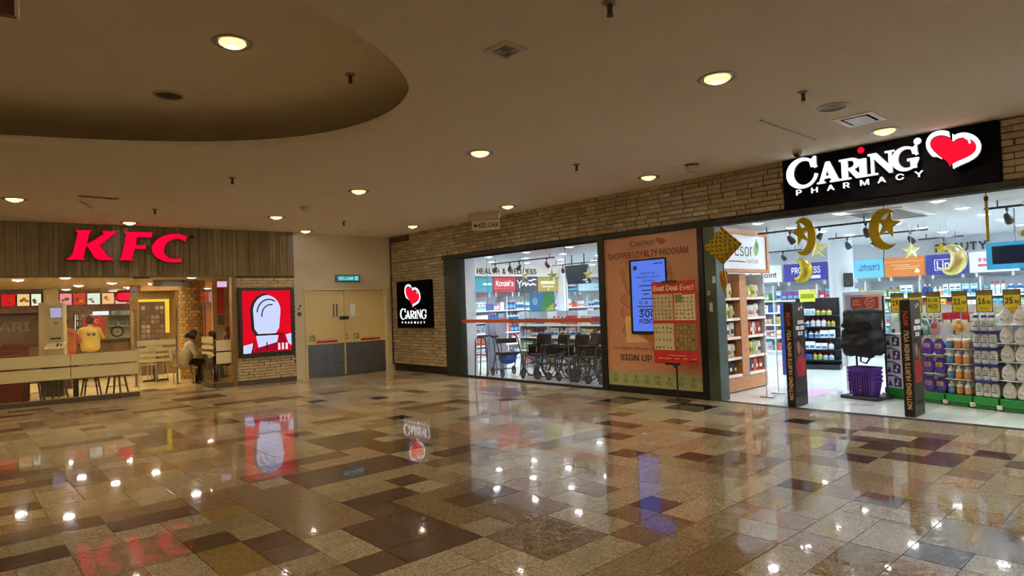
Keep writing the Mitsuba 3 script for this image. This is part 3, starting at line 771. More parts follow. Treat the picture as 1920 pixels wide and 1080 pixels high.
for g in (K_, F_, C_):
    a = put(k + '__letter', Mesh(hx('5c0510')).poly(g.buffer(.016), .07, m=KF() @ M4(None, (0, 0, .035))), 'satin')
    put(a + '__face', Mesh((.7, .7, .7)).poly(g, .004, m=KF() @ M4(None, (0, 0, .1055))), 'lamp_skin', emit=KR_EMIT, weight=.5)
k = thing('sign_sensor', 'small round black sensor beside the last letter of the red sign', 'sensor')
scene[k] = Mesh(hx('191410')).lathe([(.03, 0), (.035, .03), (.02, .05)], 16, m=KF(0, 2.80, 3.29) @ M4(None, (0, 0, .03))).ply('satin', 30)

# ---- red light box beside the restaurant door (plain blocks of the poster's colours)
k = thing('light_box', 'black framed glowing light box with pale blocks on red ground', 'light box')
lm = KF(0, 3.70, .63)
fr_ = sbox(0, 0, 1.22, 1.55)
put(k + '__frame', Mesh(hx('150a0a')).poly(fr_.difference(sbox(.07, .075, 1.15, 1.48)), .10, m=lm @ M4(None, (0, 0, .01))), 'satin')
W = sbox(.07, .075, 1.15, 1.48)
arch = Polygon([(.30, .62)] + arc_pts(.60, 1.02, .32, .36, 180, 0, 24) + [(.88, .62), (.80, .50), (.38, .50)])
pale = unary_union([arch, Polygon([(.42, .14), (.80, .17), (.86, .46), (.36, .46)]), Polygon([(.07, .075), (.26, .075), (.30, .30), (.07, .25)]), Polygon([(1.02, .46), (1.15, .49), (1.15, .20), (1.08, .26)])])
dark = unary_union([arch.buffer(.035).difference(affinity.translate(arch, .03, .0)).difference(sbox(.62, 0, 2, 2)), LineString(arc_pts(.66, .98, .26, .30, 175, 60, 14)).buffer(.014), LineString(arc_pts(.70, .92, .20, .24, 185, 80, 12)).buffer(.012),
                    LineString([(.34, .48), (.90, .48)]).buffer(.018), LineString([(.26, .075), (.33, .32)]).buffer(.012), LineString([(.60, .30), (.60, .14)]).buffer(.012), sbox(.26, .075, 1.15, .09)])
bars = unary_union([Polygon([(.84 + q, .12), (.90 + q, .12), (.895 + q, .27), (.845 + q, .28)]) for q in (0, .085, .17)])
apron = Polygon([(.28, .10), (1.10, .10), (.98, .52), (.90, .52), (.84, .30), (.36, .18)])
dark = dark.intersection(W); pale = pale.intersection(W).difference(dark).difference(apron); bars = bars.difference(dark); apron = apron.difference(bars).difference(dark)
red = W.difference(unary_union([pale, dark, bars, apron]))
put(k + '__red_ground', Mesh((.7, .7, .7)).poly(red, .01, m=lm @ M4(None, (0, 0, .05))), 'lamp_skin', emit=(.78, .004, .018), weight=.3)
put(k + '__pale_shapes', Mesh((.7, .7, .7)).poly(pale, .01, m=lm @ M4(None, (0, 0, .05))), 'lamp_skin', emit=(.62, .70, 1.05), weight=.3)
put(k + '__pink_bars', Mesh((.7, .7, .7)).poly(bars, .01, m=lm @ M4(None, (0, 0, .05))), 'lamp_skin', emit=(1.0, .66, .78), weight=.05)
put(k + '__dark_red_band', Mesh((.7, .7, .7)).poly(apron, .01, m=lm @ M4(None, (0, 0, .05))), 'lamp_skin', emit=(.34, .004, .02), weight=.1)
put(k + '__dark_lines', Mesh(hx('10060a')).poly(dark, .01, m=lm @ M4(None, (0, 0, .05))), 'satin')

# ---- double door in the cream wall
say('door_1', kind='structure'); USED['door_1'] = 0
DM = frame((0, YD, 0), (1, 0, 0))
dfm = Mesh(hx('c8b888'))
dfm.box((6.545, 0, -.06), (6.60, 2.16, .02), bev=.004, m=DM).box((8.755, 0, -.06), (8.83, 2.16, .02), bev=.004, m=DM).box((6.545, 2.10, -.06), (8.83, 2.16, .02), bev=.004, m=DM)
scene['door_1'] = dfm.ply('satin')
for i, (a, b) in enumerate(((6.603, 7.578), (7.586, 8.752))):
    lf = put('door_1__leaf', Mesh(hx('cdb880')).box((a, .012, -.055), (b, 2.095, -.012), bev=.003, m=DM), 'satin')
    put(lf + '__kick_plate', Mesh(hx('60656c')).box((a + .02, .015, -.012), (b - .02, .80, -.007), bev=.002, m=DM), 'kick_steel')
    c0 = 6.83 if i == 0 else 8.02
    put(lf + '__push_notice', Mesh(hx('8a1f2b')).box((c0, .83, -.012), (c0 + .55, .875, -.004), bev=.002, m=DM).box((c0 + .01, .875, -.012), (c0 + .54, .91, -.006), hx('c98f86'), .002, m=DM), 'print')
    e0 = 6.66 if i == 0 else 7.83
    gm = DM @ M4(None, (e0, .88, -.0118))
    pic = Mesh(hx('4f5f23')).box((0, 0, 0), (.14, .14, .002), m=gm)
    pic.box((.01, .01, .002), (.055, .13, .003), hx('a8b070'), m=gm).poly(Point(.092, .11).buffer(.012, 6), .001, hx('c3c890'), m=gm @ M4(None, (0, 0, .002))).poly(LineString([(.085, .095), (.075, .06), (.09, .02)]).buffer(.008), .001, hx('c3c890'), m=gm @ M4(None, (0, 0, .002))).poly(LineString([(.07, .085), (.11, .07)]).buffer(.006), .001, hx('c3c890'), m=gm @ M4(None, (0, 0, .002)))
    put(lf + '__exit_pictogram', pic, 'print')
    if i == 0:
        put(lf + '__slot_pair', Mesh(hx('2e3040')).box((7.285, 1.45, -.012), (7.315, 1.76, -.003), bev=.003, m=DM).box((7.37, 1.45, -.012), (7.405, 1.76, -.003), bev=.003, m=DM), 'satin')
        put(lf + '__latch_bar', Mesh(hx('1a1512')).box((7.45, 1.375, -.012), (7.578, 1.455, .012), bev=.006, m=DM), 'satin')
    else:
        put(lf + '__paper_notice', Mesh(hx('dfe6e4')).box((7.74, 1.46, -.012), (7.885, 1.77, -.009), m=DM), 'print')
        put(lf + '__latch_bar', Mesh(hx('1a1512')).box((7.586, 1.375, -.012), (7.70, 1.455, .012), bev=.006, m=DM), 'satin')
        put(lf + '__lock', Mesh(hx('5a4a28')).lathe([(.018, 0), (.016, .014)], 14, m=DM @ M4(None, (7.63, .99, -.012))).lathe([(.018, 0), (.016, .014)], 14, m=DM @ M4(None, (7.63, .91, -.012))), 'metal')
k = thing('exit_sign', 'small green glowing exit sign lettered KELUAR above the double door', 'exit sign')
em = DM @ M4(None, (7.38, 2.32, 0))
put(k + '__housing', Mesh(hx('39444a')).box((-.02, -.015, 0), (.63, .165, .06), bev=.006, m=em), 'satin')
put(k + '__glow_panel', Mesh((.7, .7, .7)).box((.01, .005, .06), (.60, .145, .064), m=em), 'lamp_skin', emit=(.012, .19, .20), weight=.1)
put(k + '__lettering', Mesh((.7, .7, .7)).text('KELUAR', .075, m=em @ M4(None, (.04, .035, .0645)), width=.40, bold=True).poly(sbox(.48, .03, .57, .125).difference(sbox(.495, .045, .555, .11)), .002, m=em @ M4(None, (0, 0, .0645))).poly(Point(.525, .075).buffer(.018), .002, m=em @ M4(None, (0, 0, .0645))), 'lamp_skin', emit=(.45, .95, .95), weight=.1)
for x, z, r, t in ((6.45, 1.74, .022, 'upper small black key switch on the cream wall by the door'), (6.41, 1.675, .018, 'middle tiny black key switch on the cream wall by the door'), (6.425, 1.55, .045, 'round black call button under two small switches by the door')):
    k = thing('wall_switch', t, 'switch')
    scene[k] = Mesh(hx('1d1610')).lathe([(r, 0), (r, .012), (r * .8, .018)], 20, m=DM @ M4(None, (x, z, 0))).lathe([(r * .45, .018), (r * .4, .024)], 14, hx('4a2c1c'), m=DM @ M4(None, (x, z, 0))).ply('satin', 30)

# ---- loyalty poster wall with its screen
k = thing('loyalty_poster', 'large salmon poster panel headed SHOPPER LOYALTY PROGRAM', 'poster')
pm = SF()
pz = lambda z: pm @ M4(None, (0, 0, z))
put(k + '__base', Mesh(BLACK).box((-7.36, 0, -.1), (-5.46, .115, .02), bev=.008, m=pm), 'rubber')
put(k + '__salmon_sheet', Mesh(hx('b07c62')).box((-7.36, .375, -.02), (-5.46, 2.69, .0), m=pm), 'print')
put(k + '__green_band', Mesh(hx('868c66')).box((-7.36, .105, -.02), (-5.46, .375, .0), m=pm), 'print')
tx = Mesh(hx('5a1418')); tx.text('SHOPPER LOYALTY PROGRAM', .105, m=pz(.0006) @ M4(None, (-7.27, 2.315, 0)), width=1.63, bold=True)
put(k + '__title', tx, 'print')
lg = Mesh(hx('24150d'))
for ch, x0, x1, y0, y1 in (('C', -6.78, -6.68, 2.505, 2.60), ('A', -6.68, -6.60, 2.51, 2.58), ('R', -6.60, -6.52, 2.51, 2.58), ('i', -6.52, -6.49, 2.51, 2.575), ('N', -6.48, -6.39, 2.51, 2.58), ('G', -6.38, -6.29, 2.508, 2.585)):
    lg.poly(fit(GL[ch], x0, x1, y0, y1), .001, m=pz(.0006))
lg.poly(Point(-6.505, 2.60).buffer(.012, 6), .001, m=pz(.0006))
for i, ch in enumerate('PHARMACY'):
    lg.text(ch, .016, m=pz(.0006) @ M4(None, (-6.75 + i * .057, 2.478, 0)), wide=1.4)
put(k + '__logo', lg, 'print')
hr, hw, hg = heart_logo(-6.255, -6.06, 2.49, 2.62)
put(k + '__printed_heart', Mesh(hx('8e2a1e')).poly(hr.union(hw), .001, m=pz(.0006)).poly(hg, .001, hx('c07a58'), m=pz(.0018)), 'print')
# printed hand behind the phone and a cup shape
for pts_, r_ in (([(-6.96, 2.10), (-6.92, 1.92), (-6.82, 1.72)], .045), ([(-6.93, 1.66), (-6.98, 1.60), (-6.85, 1.50)], .05), ([(-6.97, 1.42), (-6.98, 1.36), (-6.85, 1.28)], .055), ([(-6.92, 1.16), (-6.97, 1.06), (-6.88, .98)], .045), ([(-6.04, 2.0), (-5.99, 2.09), (-5.95, 2.0), (-5.97, 1.86)], .03)):
    g_ = LineString(pts_).buffer(r_)
    put(k + '__printed_finger', Mesh(hx('935c43')).poly(g_, .001, m=pz(.0004)).poly(affinity.translate(g_.buffer(-.016), .012, .006), .001, hx('aa7053'), m=pz(.0008)), 'print')
put(k + '__printed_card', Mesh(hx('d0b27a')).poly(Polygon([(-6.94, 1.32), (-6.78, 1.32), (-6.72, 1.02), (-6.6, .96), (-6.45, .88), (-6.93, .86)]), .001, m=pz(.0012)).poly(Polygon([(-6.60, 1.02), (-6.38, .72), (-6.05, .74), (-6.05, 1.02)]), .001, hx('a3653f'), m=pz(.0010)), 'print')
put(k + '__small_line', Mesh(hx('5b2d20')).text('Go Digital with our Loyalty Program', .045, m=pz(.0006) @ M4(None, (-7.22, .745, 0)), width=1.45), 'print')
put(k + '__sign_up', Mesh(hx('2a1712')).text('SIGN UP', .10, m=pz(.0006) @ M4(None, (-7.08, .555, 0)), width=.66, bold=True), 'print')
for q in range(8):
    ic = Mesh(hx('57603c')); x = -7.2 + q * .222
    if q == 4:
        ic.text('200', .05, m=pz(.0006) @ M4(None, (x - .08, .265, 0)), bold=True)
    else:
        ic.poly([Point(x, .285).buffer(.03, 6).difference(Point(x, .285).buffer(.018, 6)), sbox(x - .03, .262, x + .03, .31).difference(sbox(x - .016, .275, x + .016, .298)), Polygon([(x - .035, .26), (x + .035, .26), (x, .32)])][q % 3], .001, m=pz(.0006))
    for r in range(3):
        ic.box((x - .07 + .008 * ((q * 7 + r) % 3), .222 - r * .024, .0004), (x + .07 - .012 * ((q + r) % 3), .234 - r * .024, .0014), m=pm)
    put(k + '__benefit_icon', ic, 'print')
k2 = k
put(k + '__phone', Mesh(hx('14161f')).poly(sbox(-6.77, 1.04, -6.09, 2.25).buffer(.03), .025, m=pz(.0)), 'gloss')
put(k + '__screen', Mesh((.6, .6, .6)).box((-6.755, 1.06, .025), (-6.075, 2.25, .028), m=pm), 'lamp_skin', emit=(.105, .20, .80), weight=.6)
st = Mesh(hx('141c46')); zz = .0285
for tt, hgt, x, y, wd in (('REGISTRATION', .034, -6.55, 2.02, .28), ('MERCHANT COURTESY', .034, -6.64, 1.955, .46), ('TUTORIAL', .034, -6.53, 1.89, .26), ('300', .11, -6.62, 1.30, .33), ('POINTS', .075, -6.62, 1.19, .33)):
    st.text(tt, hgt, m=pz(zz) @ M4(None, (x, y, 0)), width=wd, bold=hgt > .05)
for r, (a, b) in enumerate(((-6.6, -6.3), (-6.55, -6.36), (-6.52, -6.4), (-6.56, -6.34), (-6.66, -6.3), (-6.6, -6.35))):
    y = (1.82, 1.74, 1.68, 1.60, 1.47, 1.42)[r]
    st.box((a, y, zz), (b, y + .016, zz + .001), m=pm)
for q in range(2):
    st.poly(Point(-6.58 + q * .11, 1.545).buffer(.03, 8).difference(Point(-6.58 + q * .11, 1.545).buffer(.02, 8)), .001, m=pz(zz))
st.poly(sbox(-6.71, 2.1, -6.64, 2.17), .001, m=pz(zz)).poly(Point(-6.14, 2.19).buffer(.016, 8), .001, m=pz(zz)).box((-6.3, 2.18, zz), (-6.18, 2.196, zz + .001), m=pm)
put(k + '__screen_text', st, 'print')

# ---- free standing poster frame in front of it
k = thing('poster_stand', 'red poster stand with four leaflets headed Best Deal Ever!', 'poster stand')
SX_ = 8.53
qm = SF(0, 0, SX_)
put(k + '__board', Mesh(hx('a81f1e')).box((-6.085, .575, -.012), (-5.295, 1.865, .0), bev=.003, m=qm), 'print')
put(k + '__headline', Mesh(hx('efd9bc')).text('Best Deal Ever!', .085, m=qm @ M4(None, (-6.055, 1.72, .0006)), width=.73, bold=True), 'print')
cols = ('b8a98c', 'cdbfa6', 'c2bb9c', '6d5a3c')
for q in range(4):
    x0 = -6.07 + (q % 2) * .395; y0 = 1.255 if q < 2 else .79
    lf = put(k + '__leaflet', Mesh(hx(cols[q])).box((x0, y0, 0), (x0 + .37, y0 + .415, .002), m=qm), 'print')
    mk = Mesh(hx('5e5340')); lr = random.Random(q)
    if q == 1:
        mk.box((x0 + .02, y0 + .27, .002), (x0 + .15, y0 + .40, .003), hx('7d705a'), m=qm).box((x0 + .15, y0 + .395, .002), (x0 + .36, y0 + .413, .003), hx('8d1d1d'), m=qm)
    for r in range(6):
        for c in range(5):
            xx, yy = x0 + .02 + c * .068 + lr.uniform(-.006, .006), y0 + .02 + r * .062
            if q == 1 and r > 3 and c < 2: continue
            if q == 2 and r in (1, 3) : continue
            g = lr.choice([Point(xx + .02, yy + .02).buffer(.016, 5), sbox(xx, yy, xx + .04, yy + .02), sbox(xx + .008, yy, xx + .026, yy + .036)])
            mk.poly(g, .001, hx(lr.choice(['5e5340', '7a6a4e', '4b4234', '8a7a5c'] if q < 3 else ['a98b58', '3e4a40', '2b3d3c', 'b9a06c', '8c5a30'])), m=qm @ M4(None, (0, 0, .002)))
    put(lf + '__pictures', mk, 'print')
ft = Mesh(hx('e2b9a8'))
ft.box((-5.83, .705, .0003), (-5.50, .715, .0014), m=qm)
for q in range(5):
    ft.box((-6.0 + q * .15, .655, .0003), (-5.92 + q * .15, .668, .0014), m=qm)
ft.poly(Point(-5.87, .66).buffer(.012, 6), .001, m=qm @ M4(None, (0, 0, .0003))).box((-5.46, .61, .0003), (-5.31, .64, .0014), hx('5d1a14'), m=qm)
put(k + '__footer', ft, 'print')
for z in (1.855, .575):
    put(k + '__clip', Mesh(hx('1b1413')).box((-5.88, z - .015, -.02), (-5.62, z + .02, .012), bev=.004, m=qm), 'satin')
put(k + '__pole', Mesh(hx('1a1512')).rod((-5.69, .02, -.02), (-5.69, 1.84, -.02), .014, 12, m=qm).rod((-5.69, .50, -.02), (-5.75, .57, -.008), .012, 8, m=qm), 'satin', 40)
put(k + '__foot_plate', Mesh(hx('1a1512')).lathe([(.19, 0), (.19, .008), (.16, .016), (.03, .024), (.016, .05)], 32, m=M4(None, (SX_ + .02, 5.69, 0))), 'satin', 30)

for y, z, h_, t in ((5.20, 1.86, .09, 'upper small white sticker on the green pillar'), (5.30, 1.66, .06, 'middle small white sticker on the green pillar'), (5.27, 1.44, .13, 'lower tall white sticker on the green pillar')):
    k = thing('wall_sticker', t, 'sticker')
    scene[k] = Mesh(hx('c8d0ce')).poly(sbox(-.02, -h_ / 2, .025, h_ / 2).buffer(.006), .001, m=SF(y, z, XP - .0205)).ply('print')
# ================================================================ pharmacy: lamps and rails
shop = Proto()
shop.part('trim_ring', Mesh(hx('d8dcde')).lathe([(.085, .004), (.09, -.006), (.105, -.008), (.11, 0)], 24), 'satin', 40)
shop.part('glowing_lens', Mesh((.8, .8, .8)).lathe([(.002, -.022), (.04, -.019), (.07, -.01), (.086, 0)], 20), 'lamp_skin', True, emit=SHOP_LAMP)
for i, x in enumerate((9.9, 11.1, 12.4, 13.75, 15.2)):
    for j, y in enumerate((-1.3, 0.0, 1.2, 2.45, 3.7, 4.95, 6.3, 7.7, 9.1, 10.4, 11.7, 13.0)):
        if j in (0, 6) and i in (1, 3): continue
        shop.inst('shop_downlight', M4(None, (x, y, SC)), 'small bright white downlight in the pale ceiling of the pharmacy', 'ceiling light', 'white pharmacy downlights')
for i, (x, y0, y1, t) in enumerate(((10.6, 3.45, 5.3, 'nearest the shop opening above the star and moon'), (10.65, .9, 2.1, 'beyond the brown hanging strip'), (10.7, 10.3, 12.55, 'seen through the upper window, long one'),
                                 (13.05, 3.4, 5.1, 'halfway into the shop'), (13.0, 10.9, 12.6, 'behind the hanging black screen'), (15.3, 6.6, 7.6, 'in front of the violet header'), (15.4, 3.4, 4.2, 'deep in the shop near the beauty wall'))):
    k = thing('light_rail', 'black light rail under the pharmacy ceiling, ' + t, 'light rail')
    put(k + '__rail', Mesh(hx('16181a')).box((x - .018, y0, 2.645), (x + .018, y1, 2.672), bev=.004), 'satin')
    for y in (y0 + .15, y1 - .15):
        put(k + '__hanger', Mesh(hx('16181a')).rod((x, y, 2.67), (x, y, SC), .008), 'satin')
def spot(x, y, az, lab, on=False):
    k = thing('spotlight', lab, 'spotlight', 'track spotlights')
    m = M4(RZ(az), (x, y, 2.645))
    put(k + '__arm', Mesh(hx('17191b')).box((-.016, -.016, -.04), (.016, .016, 0), bev=.004, m=m).rod((0, 0, -.03), (0, 0, -.10), .007, m=m), 'satin')
    mm = m @ M4(rot((0, 1, 0), .75), (0, 0, -.13))
    put(k + '__can', Mesh(hx('17191b')).lathe([(.052, -.085), (.05, -.03), (.03, .045), (.014, .062)], 18, m=mm), 'satin', 40)
    g = Mesh((.8, .8, .8)).lathe([(.046, -.0865), (.046, -.0855)], 18, m=mm)
    put(k + '__lens', g, 'lamp_skin' if on else 'gloss', emit=SPOT_LAMP if on else None, weight=.02 if on else None)
for x, y, az, t, on in ((10.6, 4.75, 2.6, 'black track spotlight left of the gold star and crescent', False), (10.6, 4.27, -.5, 'black track spotlight hanging behind the gold star lantern', False), (10.6, 3.58, 2.9, 'black track spotlight just left of the larger crescent', False),
                        (10.65, 1.85, 2.8, 'lit track spotlight beyond the brown hanging strip', True), (13.05, 4.75, 3.0, 'black track spotlight right of the star lantern', False), (13.05, 4.25, -1.0, 'black track spotlight behind the larger crescent', False),
                        (13.05, 3.68, 2.5, 'black track spotlight right of the larger crescent', False), (15.3, 7.05, 2.8, 'small black track spotlight over the violet header', False), (15.4, 3.75, 2.6, 'black track spotlight in front of the beauty letters', False),
                        (10.7, 12.4, -1.2, 'black track spotlight at the far end of the window rail', False), (10.7, 11.85, -2.2, 'second black track spotlight on the window rail', False), (10.7, 11.5, -1.5, 'third black track spotlight on the window rail', False),
                        (10.7, 10.55, 3.0, 'black track spotlight at the near end of the window rail', False), (13.0, 12.2, -2.5, 'lit track spotlight beside a gold balloon in the window', True), (13.0, 11.5, -2.2, 'lit track spotlight over the hanging black screen', True)):
    spot(x, y, az, t, on)

# ================================================================ shelving and goods
def hsv(h, s, v):
    import colorsys
    return np.array(colorsys.hsv_to_rgb(h, s, v)) ** 2.0
gr = random.Random(21)
CARTON, BOTTLE = [], []
PAL = ['e9ecee', 'f0f0ec', 'dfe8ee', 'cfe3ea', '9fd0d8', '5fb6c4', '2f6fb0', '274a90', 'd8c24a', 'e8d98a', 'd05a4a', 'b83246', 'd98ab0', '7aa86a', 'a8c86a', 'e0a060', '6a4a9a', 'f2f2f2', 'eef3f6', 'dde6ea', 'c8d8e4']
for q, h in enumerate(PAL):
    c, c2 = hx(h), hx(gr.choice(PAL))
    a = Mesh(c).box((-.5, -.5, 0), (.5, .5, 1), bev=.02).box((-.4, -.512, .18), (.4, -.49, .5), c2).box((-.3, -.512, .62), (.3, -.49, .72), hx(gr.choice(['f5f5f5', '303a60', 'a02030'])))
    CARTON.append(a.ply('satin'))
    b = Mesh(c)
    p = [(.40, 0), (.5, .04), (.5, .62), (.40, .74), (.17, .80), (.17, .82)]
    b.lathe(p, 12, cols=[c, c, c, c, c, c]).lathe([(.505, .14), (.508, .15), (.508, .52), (.505, .53)], 12, c2)
    b.lathe([(.2, .815), (.22, .83), (.22, .97), (.19, 1.0)], 10, hx(gr.choice(['f4f4f4', 'f4f4f4', '2a4a90', 'c03040', 'e8d060'])))
    BOTTLE.append(b.ply('satin', 50))
NG = {}
TONE = ['pale grey', 'off white', 'ice blue', 'light blue', 'aqua', 'teal', 'blue', 'navy', 'mustard', 'cream yellow', 'coral red', 'crimson', 'pink', 'green', 'lime green', 'orange', 'violet', 'white', 'cool white', 'silver grey', 'blue grey']
LEVEL = ['lowest', 'second', 'third', 'fourth', 'top']
def goods(m, kind, w, d, hgt, q, x, y, z, lab, group):
    """one carton or bottle on a shelf; local shelf frame: x along, y back, z up"""
    src = CARTON if kind == 'carton' else BOTTLE
    mm = m @ M4(RZ(gr.uniform(-.05, .05)), (x, y, z + .0005), (w, d, hgt))
    NG[lab] = NG.get(lab, 0) + 1
    k = thing('product_' + kind, lab, kind, group)
    scene[k] = {**src[q % len(src)], 'to_world': T(mm.tolist())}
def fill(m, x0, x1, zs, deep, lab, group, step=(.07, .13), hi=.26, hue=None, ratio=.5, posts=(), zone=None):
    for lv, (z, zt) in enumerate(zip(zs[:-1], zs[1:])):
        x = x0 + .03
        while x < x1 - .08:
            kind = 'carton' if gr.random() < ratio else 'bottle'
            w = gr.uniform(*step); q = gr.choice(hue) if hue else gr.randrange(len(PAL)); hh = min(zt - z - .07, gr.uniform(.62, 1.0) * hi)
            n = gr.choice((2, 2, 3, 3))
            for _ in range(n):
                if x + w > x1 - .03: break
                if any(abs(x + w / 2 - q_) < w / 2 + .022 for q_ in posts):
                    x += .03; continue
                goods(m, kind, w * .94, min(w * 1.1, deep * .8) if kind == 'carton' else w * .94, hh, q, x + w / 2, .06 + w / 2, z, f'{TONE[q]} {kind} on the {LEVEL[min(lv, 4)] if lv < len(zs) - 2 else LEVEL[4]} shelf {lab}' + (zone(x) if zone else ''), group + (' cartons' if kind == 'carton' else ' bottles'))
                x += w
            x += gr.uniform(0, .008)
def shelving(name, lab, m, L, zs, deep, back='b9c4cc', front='d3dbe0', bay=1.0, foot='c9cfd2'):
    """wall shelving in its own frame: x along, y back, z up"""
    k = thing(name, lab, 'shelving unit')
    put(k + '__back_panel', Mesh(hx(back)).box((0, deep, 0), (L, deep + .02, zs[-1]), m=m), 'paint')
    put(k + '__plinth', Mesh(hx(foot)).box((0, .02, 0), (L, deep, .10), bev=.004, m=m), 'paint')
    for z in zs[:-1]:
        s = put(k + '__shelf', Mesh(hx(front)).box((.01, 0, z - .022), (L - .01, deep, z), bev=.003, m=m), 'satin')
        put(s + '__price_strip', Mesh(hx('f4f6f6')).box((.01, -.012, z - .04), (L - .01, 0, z - .001), bev=.002, m=m), 'satin')
    n = int(round(L / bay))
    for i in range(n + 1):
        x = L * i / n
        put(k + '__upright', Mesh(hx('ccd4d8')).box((x - .018, -.004, 0), (x + .018, deep, zs[-1]), bev=.003, m=m), 'satin')
    return k
ZS = [.12, .48, .82, 1.14, 1.46, 1.86]
# back wall (faces the opening): local x = -Y
BW = np.eye(4); BW[:3, 0], BW[:3, 1], BW[:3, 3] = (0, -1, 0), (1, 0, 0), (16.78, 9.2, 0)
shelving('wall_shelving', 'long white shelving along the back wall of the pharmacy under the coloured headers', BW, 9.2, ZS, .38, bay=1.15)
fill(BW, .4, 7.6, ZS, .38, 'of back wall, ', 'back wall', (.085, .16), .27, zone=lambda x: next((t for lim, t in ((1.5, 'under the white header'), (2.62, 'under the violet header'), (3.15, 'beside the round column'), (3.9, 'under the pale blue header'), (4.75, 'under the orange header'), (5.6, 'under the navy header'), (6.45, 'behind the blue framed screen')) if x < lim), 'under the plain blue header'), posts=[9.2 * i / 8 for i in range(9)])
FWm = M4(None, (10.0, 13.88, 0))
shelving('wall_shelving', 'white shelving on the far wall seen through the shop window', FWm, 7.1, ZS, .38, bay=1.15)
fill(FWm, 1.2, 6.9, ZS, .38, 'of window\'s far wall, ', 'far wall', (.1, .17), .27, zone=lambda x: next((t for lim, t in ((1.83, 'under the teal header'), (2.72, 'under the red header'), (3.6, 'under the dark grey header'), (4.5, 'under the olive gold header'), (5.42, 'under the dark blue header')) if x < lim), 'under the pale blue header'), posts=[7.1 * i / 6 for i in range(7)])

# headers above the shelves
def banner(m, x0, x1, y0, y1, bg, draw, lab):
    k = thing('header_board', lab, 'sign board')
    mm = m @ M4(rot((1, 0, 0), .16), (0, 0, 0))
    put(k + '__board', Mesh(hx(bg)).box((x0 + .01, y0, -.03), (x1 - .01, y1, 0), bev=.004, m=m), 'print')
    put(k + '__bracket', Mesh(hx('d8dcde')).box((x0 + .1, 1.84, -.12), (x0 + .14, y0 + .08, -.03), m=m), 'satin')
    put(k + '__bracket', Mesh(hx('d8dcde')).box((x1 - .14, 1.84, -.12), (x1 - .1, y0 + .08, -.03), m=m), 'satin')
    g = Mesh((1, 1, 1)); draw(g, m @ M4(None, (0, 0, .0008)))
    if g.n: put(k + '__print', g, 'print')
BH = SF(0, 0, 16.72)                 # back wall headers: local x = -Y
def b_john(g, m): g.text("Johnson's", .17, hx('163a8c'), m @ M4(np.array([[1, .18, 0], [0, 1, 0], [0, 0, 1.]]), (-5.86, 2.11, 0)), width=.46)
def b_orange(g, m):
    for r, (a, b) in enumerate(((-5.1, -4.6), (-5.05, -4.55), (-5.15, -4.75))):
        g.box((a, 2.1 + r * .045, 0), (b, 2.118 + r * .045, .001), hx('ffd09a'), m=m)
    g.box((-5.28, 2.27, 0), (-4.47, 2.285, .001), hx('ffb070'), m=m); g.poly(Polygon([(-4.66, 2.0), (-4.56, 2.0), (-4.56, 2.06), (-4.61, 2.11), (-4.66, 2.06)]), .001, hx('ffe8c8'), m)
def b_lino(g, m):
    g.text('Lino', .17, hx('ffffff'), m @ M4(None, (-4.22, 2.06, 0)), width=.36, bold=True)
    g.poly(sbox(-4.27, 2.02, -3.70, 2.27).difference(sbox(-4.255, 2.035, -3.715, 2.255)), .001, hx('e8eaf4'), m)
def b_white(g, m):
    for q in range(3): g.box((-3.45 + q * .09, 2.16, 0), (-3.39 + q * .09, 2.24, .001), hx('d88a9a'), m=m)
    g.box((-3.46, 2.06, 0), (-3.2, 2.11, .001), hx('c85a78'), m=m)
def b_violet(g, m):
    g.text('PROGRESS', .16, hx('f4f4fa'), m @ M4(None, (-7.5, 2.14, 0)), width=.74, bold=True)
    g.poly(sbox(-7.05, 2.02, -6.78, 2.06).buffer(.02), .001, hx('e8e4f4'), m); g.box((-7.5, 2.03, 0), (-7.15, 2.04, .001), hx('6a5ab8'), m=m)
def b_flexi(g, m): g.text('flexijoint', .13, hx('3a3e44'), m @ M4(None, (-8.7, 2.08, 0)), width=.80, bold=True)
banner(BH, -6.05, -5.30, 1.93, 2.38, '74c6ea', b_john, 'pale blue header board with dark blue slanted lettering')
banner(BH, -5.29, -4.45, 1.93, 2.38, 'e08238', b_orange, 'orange header board with faint pale lines')
banner(BH, -4.44, -3.63, 1.93, 2.38, '3c3f94', b_lino, 'navy header board with white lettering in a thin white frame')
banner(BH, -3.62, -2.75, 1.93, 2.38, 'e8ecf2', b_white, 'white header board with small pink marks beside the blue framed screen')
banner(BH, -2.74, -1.9, 1.93, 2.38, '32408c', lambda g, m: None, 'plain blue header board at the end of the back wall')
banner(BH, -7.72, -6.58, 1.95, 2.40, '3d3590', b_violet, 'violet header board with large white capitals and a white pill shape')
banner(BH, -8.85, -7.75, 1.95, 2.40, 'eceff2', b_flexi, 'white header board with dark grey lettering beside the wooden tower')
k = thing('wall_letters', 'black letters spelling BEAUTY high on the back wall', 'lettering')
for i, ch in enumerate('BEAUTY'):
    t = meshkit.text_mesh(ch, .17, .02, True); v = np.array(t.vertices); v[:, 0] -= v[:, 0].min()
    put(k + '__letter', Mesh(hx('22201e')).add(v, t.faces, m=SF(0, 0, 17.19) @ M4(None, (-4.35 + i * .165, 2.46, 0))), 'satin')
FH = frame((0, 13.84, 0), (1, 0, 0))
def f_teal(g, m): g.text('Green', .10, hx('e6f4f6'), m @ M4(None, (11.45, 2.16, 0)), width=.34, bold=True) if False else g.box((11.46, 2.17, 0), (11.78, 2.23, .001), hx('e6f4f6'), m=m)
def f_kordel(g, m): g.text("Kordel's", .16, hx('ffffff'), m @ M4(np.array([[1, .15, 0], [0, 1, 0], [0, 0, 1.]]), (11.93, 2.14, 0)), width=.68, bold=True); g.box((11.86, 2.08, 0), (12.7, 2.09, .001), hx('e89aa4'), m=m)
